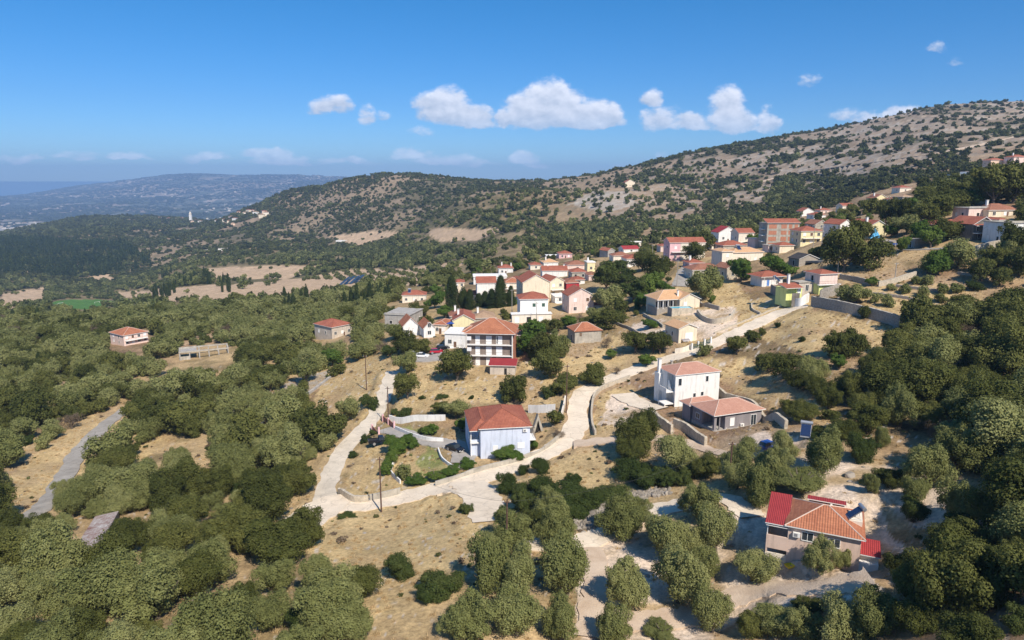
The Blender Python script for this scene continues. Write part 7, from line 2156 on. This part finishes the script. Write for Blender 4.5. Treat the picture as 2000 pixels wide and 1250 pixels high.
BLK = carpaint('black_paint', (.012, .013, .018)); WHT = carpaint('white_paint', (.78, .78, .78)); RED = carpaint('red_paint', (.42, .02, .04)); BLU = carpaint('blue_paint', (.03, .08, .30)); SIL = carpaint('silver_paint', (.45, .46, .48))
car(889, 881, -.75, BLK, 'black saloon car parked on the grey yard of the pale blue house')
car(742, 870, .35, BLK, 'black pickup with open bed parked beside the bright green bushes', 'pickup', 'pickup')
car(824, 699, -.1, WHT, 'white car parked left of the red car near the apartment block')
car(853, 691, .1, RED, 'dark red hatchback parked beside the white terraced house', 'hatch')
car(808, 696, .3, SIL, 'silver car half hidden behind the tree left of the white car', 'hatch')
car(865, 684, .6, BLK, 'dark car at the white terraced house wall behind the red hatchback', 'hatch')
car(1502, 880, .5, BLU, 'blue car half hidden by olive trees below the grey bungalow', 'hatch')
car(1455, 574, .2, SIL, 'pale car parked in the shade left of the white house with blue walls', 'hatch') if False else None
car(862, 578, 1.2, SIL, 'small silver car on the village lane left of the cypresses', 'hatch')
car(1342, 533, .5, WHT, 'white car on the grey village road', 'hatch')
car(1738, 483, .1, BLU, 'dark blue car on the terrace road behind the leafy tree', 'hatch')

PANEL2 = mat('field_panel_glass', (.03, .05, .085), .35, .1, 1, spec=.4)
# ---- solar field in the valley
for k, (a, b) in enumerate([((661, 558), (668, 548)), ((671, 556), (678, 547)), ((681, 555), (688, 546)), ((690, 553), (696, 546))]):
    pa = P(*a); q = P(*b)
    e = link(bpy.data.objects.new('solar_array', None)); e.location = pa; e.rotation_euler = (0, 0, .15)
    tag(e, ['leftmost', 'second from left', 'third from left', 'rightmost'][k] + ' row of dark blue solar panels in the tan valley field', 'solar panels', 'solar panel rows')
    L_ = 11 / FPX * pa.y * .7; dd = 26.0
    MB().poly([(0, 0, .8), (L_ * .75, -3, .8), (L_ * .75 + 7, dd, 4.5), (7, dd, 4.5)], PANEL2).poly([(0, 0, .7), (7, dd, 4.4), (L_ * .75 + 7, dd, 4.4), (L_ * .75, -3, .7)], METAL).build('panels', e)
    MB().box(.5, .7, 1, 1.2, -1, .9, METAL).build('post', e); MB().box(6.5, 6.7, dd - 1.5, dd - 1.3, -1, 4.3, METAL).build('post', e)
    FOOT.append((pa.x + 4, pa.y + 10, 14))
# small yard things
_p = P(1572, 860); heater(_p.x, _p.y, gz(_p.x, _p.y) + .4, -.45, 'solar water heater standing on bare earth right of the grey bungalow', 1.35)
e = link(bpy.data.objects.new('bathtub', None)); _p = P(1635, 1102); e.location = _p; tag(e, 'old white bathtub lying on rubble in front of the salmon house', 'bathtub')
MB().box(-.9, .9, -.4, .4, .02, .12, TRIM).box(-.9, -.8, -.4, .4, .123, .55, TRIM).box(.8, .9, -.4, .4, .123, .55, TRIM).box(-.797, .797, -.4, -.32, .123, .55, TRIM).box(-.797, .797, .32, .4, .123, .55, TRIM).build('basin', e)
e = link(bpy.data.objects.new('wheelbarrow', None)); _p = P(1541, 1113); e.location = _p; e.rotation_euler = (0, 0, .3); tag(e, 'yellow wheelbarrow on the ground in front of the salmon house', 'wheelbarrow')
YP = mat('yellow_plastic', (.75, .60, .04), .5, .05, 2)
MB().poly([(-.35, -.28, .35), (.35, -.28, .35), (.35, .28, .35), (-.35, .28, .35)], YP).poly([(-.35, -.28, .35), (-.55, -.4, .75), (.55, -.4, .7), (.35, -.28, .35)], YP).poly([(-.35, .28, .35), (.35, .28, .35), (.55, .4, .7), (-.55, .4, .75)], YP).poly([(-.35, -.28, .35), (-.35, .28, .35), (-.55, .4, .75), (-.55, -.4, .75)], YP).poly([(.35, -.28, .35), (.55, -.4, .7), (.55, .4, .7), (.35, .28, .35)], YP).build('tray', e)
MB().bar((-1.2, -.28, .6), (.6, -.1, .2), .025, METAL).bar((-1.2, .28, .6), (.6, .1, .2), .025, METAL).bar((.62, -.05, .18), (.62, .05, .18), .18, TYRE, 10).build('frame', e)
# umbrella on the white terraces
for (px, py, lb) in ((881, 660, 'blue parasol on the white terrace left of the apartment block'), (1409, 470, 'deep blue parasol on the terrace of the white gabled villa')):
    p = P(px, py); e = link(bpy.data.objects.new('parasol', None)); e.location = (p.x, p.y - 1.2, p.z + 3.2); tag(e, lb, 'parasol')
    mb = MB(); n = 8
    for i in range(n):
        a0, a1 = i * 2 * math.pi / n, (i + 1) * 2 * math.pi / n
        mb.poly([(1.4 * math.cos(a0), 1.4 * math.sin(a0), 2.0), (1.4 * math.cos(a1), 1.4 * math.sin(a1), 2.0), (0, 0, 2.6)], BLU)
    mb.build('canopy', e); MB().bar((0, 0, -3), (0, 0, 2.6), .03, TRIM).build('pole', e)
# goal posts of the football pitch
for (px, py, lb) in ((118, 596, 'white goal at the near left end of the green pitch'), (190, 593, 'white goal at the right end of the green pitch')):
    p = P(px, py); e = link(bpy.data.objects.new('football_goal', None)); e.location = p; e.rotation_euler = (0, 0, 1.2); tag(e, lb, 'goal', 'goals of the pitch')
    MB().bar((-3.6, 0, 0), (-3.6, 0, 2.5), .12, TRIM).bar((3.6, 0, 0), (3.6, 0, 2.5), .12, TRIM).bar((-3.6, 0, 2.5), (3.6, 0, 2.5), .12, TRIM).build('frame', e)
# boulders
for (px, py, r, lb) in ((1140, 1012, 1.4, 'large grey boulder beside the concrete drive'), (1160, 1010, 1.1, 'smaller grey boulder right of the large one'), (1205, 985, .9, 'boulder at the end of the stone heap'), (1290, 560, 1.8, 'grey rock outcrop below the pines'), (1310, 565, 1.5, 'rock outcrop beside the village road'),
                        (1120, 1028, .8, 'white boulder at the scrub edge'), (870, 740, .9, 'block of pale stone under the round oak'), (1660, 930, 1.0, 'pinkish boulder in the rubble right of the olive'), (1790, 1010, .9, 'pale boulder on the right slope')):
    p = P(px, py); bm = bmesh.new(); bmesh.ops.create_icosphere(bm, subdivisions=3, radius=r); gg = np.random.default_rng(px)
    dirs = gg.normal(0, 1, (16, 3)); dirs /= np.linalg.norm(dirs, axis=1)[:, None]; ds = gg.uniform(.55, .95, 16)
    for v in bm.verts:
        n_ = v.co.normalized(); k = min([1.1] + [float(ds[i_] / max(np.dot(dirs[i_], n_), 1e-3)) for i_ in range(16) if np.dot(dirs[i_], n_) > .05]); v.co = n_ * r * k; v.co.z *= .75
    me = bpy.data.meshes.new('boulder'); bm.to_mesh(me); bm.free(); me.materials.append(LM['rockm']); o = link(bpy.data.objects.new('boulder', me)); o.location = (p.x, p.y, p.z + .1); tag(o, lb, 'boulder', 'boulders')

build_ground()
make_cypress_rows()
fill_near()
REST = make_trees()
for kd, L in REST.items():
    if not L: continue
    X = np.array([t['x'] for t in L]); Y = np.array([t['y'] for t in L])
    point_field(f'{kd}_thicket' if kd != 'olive' else 'olive_grove',
                {'olive': 'grey-green olive grove stretching away beyond the nearest trees', 'oak': 'dark evergreen oak wood beyond the nearest trees',
                 'shrub': 'low dark shrubs beyond the nearest ones'}.get(kd, f'dense {kd} growth farther away'), 'grove',
                PROTO[kd, 2], X, Y, np.array([t['r'] for t in L]), np.array([t['hs'] for t in L]))
make_far()
conifer_wood()
make_litter()
make_weeds()

# look-alikes that share a label are told apart by their order from the left
bpy.context.view_layer.update()
_by = {}
for o in C.objects:
    if o.parent is None and o.get('label') and o.get('group'): _by.setdefault(o['label'], []).append(o)
for lb, L in _by.items():
    if len(L) < 2: continue
    L.sort(key=lambda o: float(proj(o.location.x, o.location.y, o.location.z)[0]))
    for k, o in enumerate(L):
        n_ = k + 1; sf = 'th' if 10 <= n_ % 100 <= 20 else {1: 'st', 2: 'nd', 3: 'rd'}.get(n_ % 10, 'th')
        o['label'] = f'{lb}, {n_}{sf} from the left'
# ------------------------------------------------------------------ haze: one closed box of thin air
hb = bpy.data.meshes.new('haze')
x0, x1, y0, y1, z0, z1 = -20000, 20000, -400, 17500, -1.5, CZ + 330
hb.from_pydata([(x0, y0, z0), (x1, y0, z0), (x1, y1, z0), (x0, y1, z0), (x0, y0, z1), (x1, y0, z1), (x1, y1, z1), (x0, y1, z1)], [],
               [(0, 3, 2, 1), (4, 5, 6, 7), (0, 1, 5, 4), (1, 2, 6, 5), (2, 3, 7, 6), (3, 0, 4, 7)])
hm = bpy.data.materials.new('thin_air'); hm.use_nodes = True
hm.node_tree.nodes.clear()
pv = hm.node_tree.nodes.new('ShaderNodeVolumePrincipled')
pv.inputs['Color'].default_value = (.40, .63, 1.0, 1)
pv.inputs['Density'].default_value = HAZE
pv.inputs['Anisotropy'].default_value = 0.0
ho = hm.node_tree.nodes.new('ShaderNodeOutputMaterial')
hm.node_tree.links.new(pv.outputs[0], ho.inputs['Volume'])
hb.materials.append(hm)
tag(link(bpy.data.objects.new('haze', hb)), 'thin blue haze over the far country', 'haze', kind='stuff')
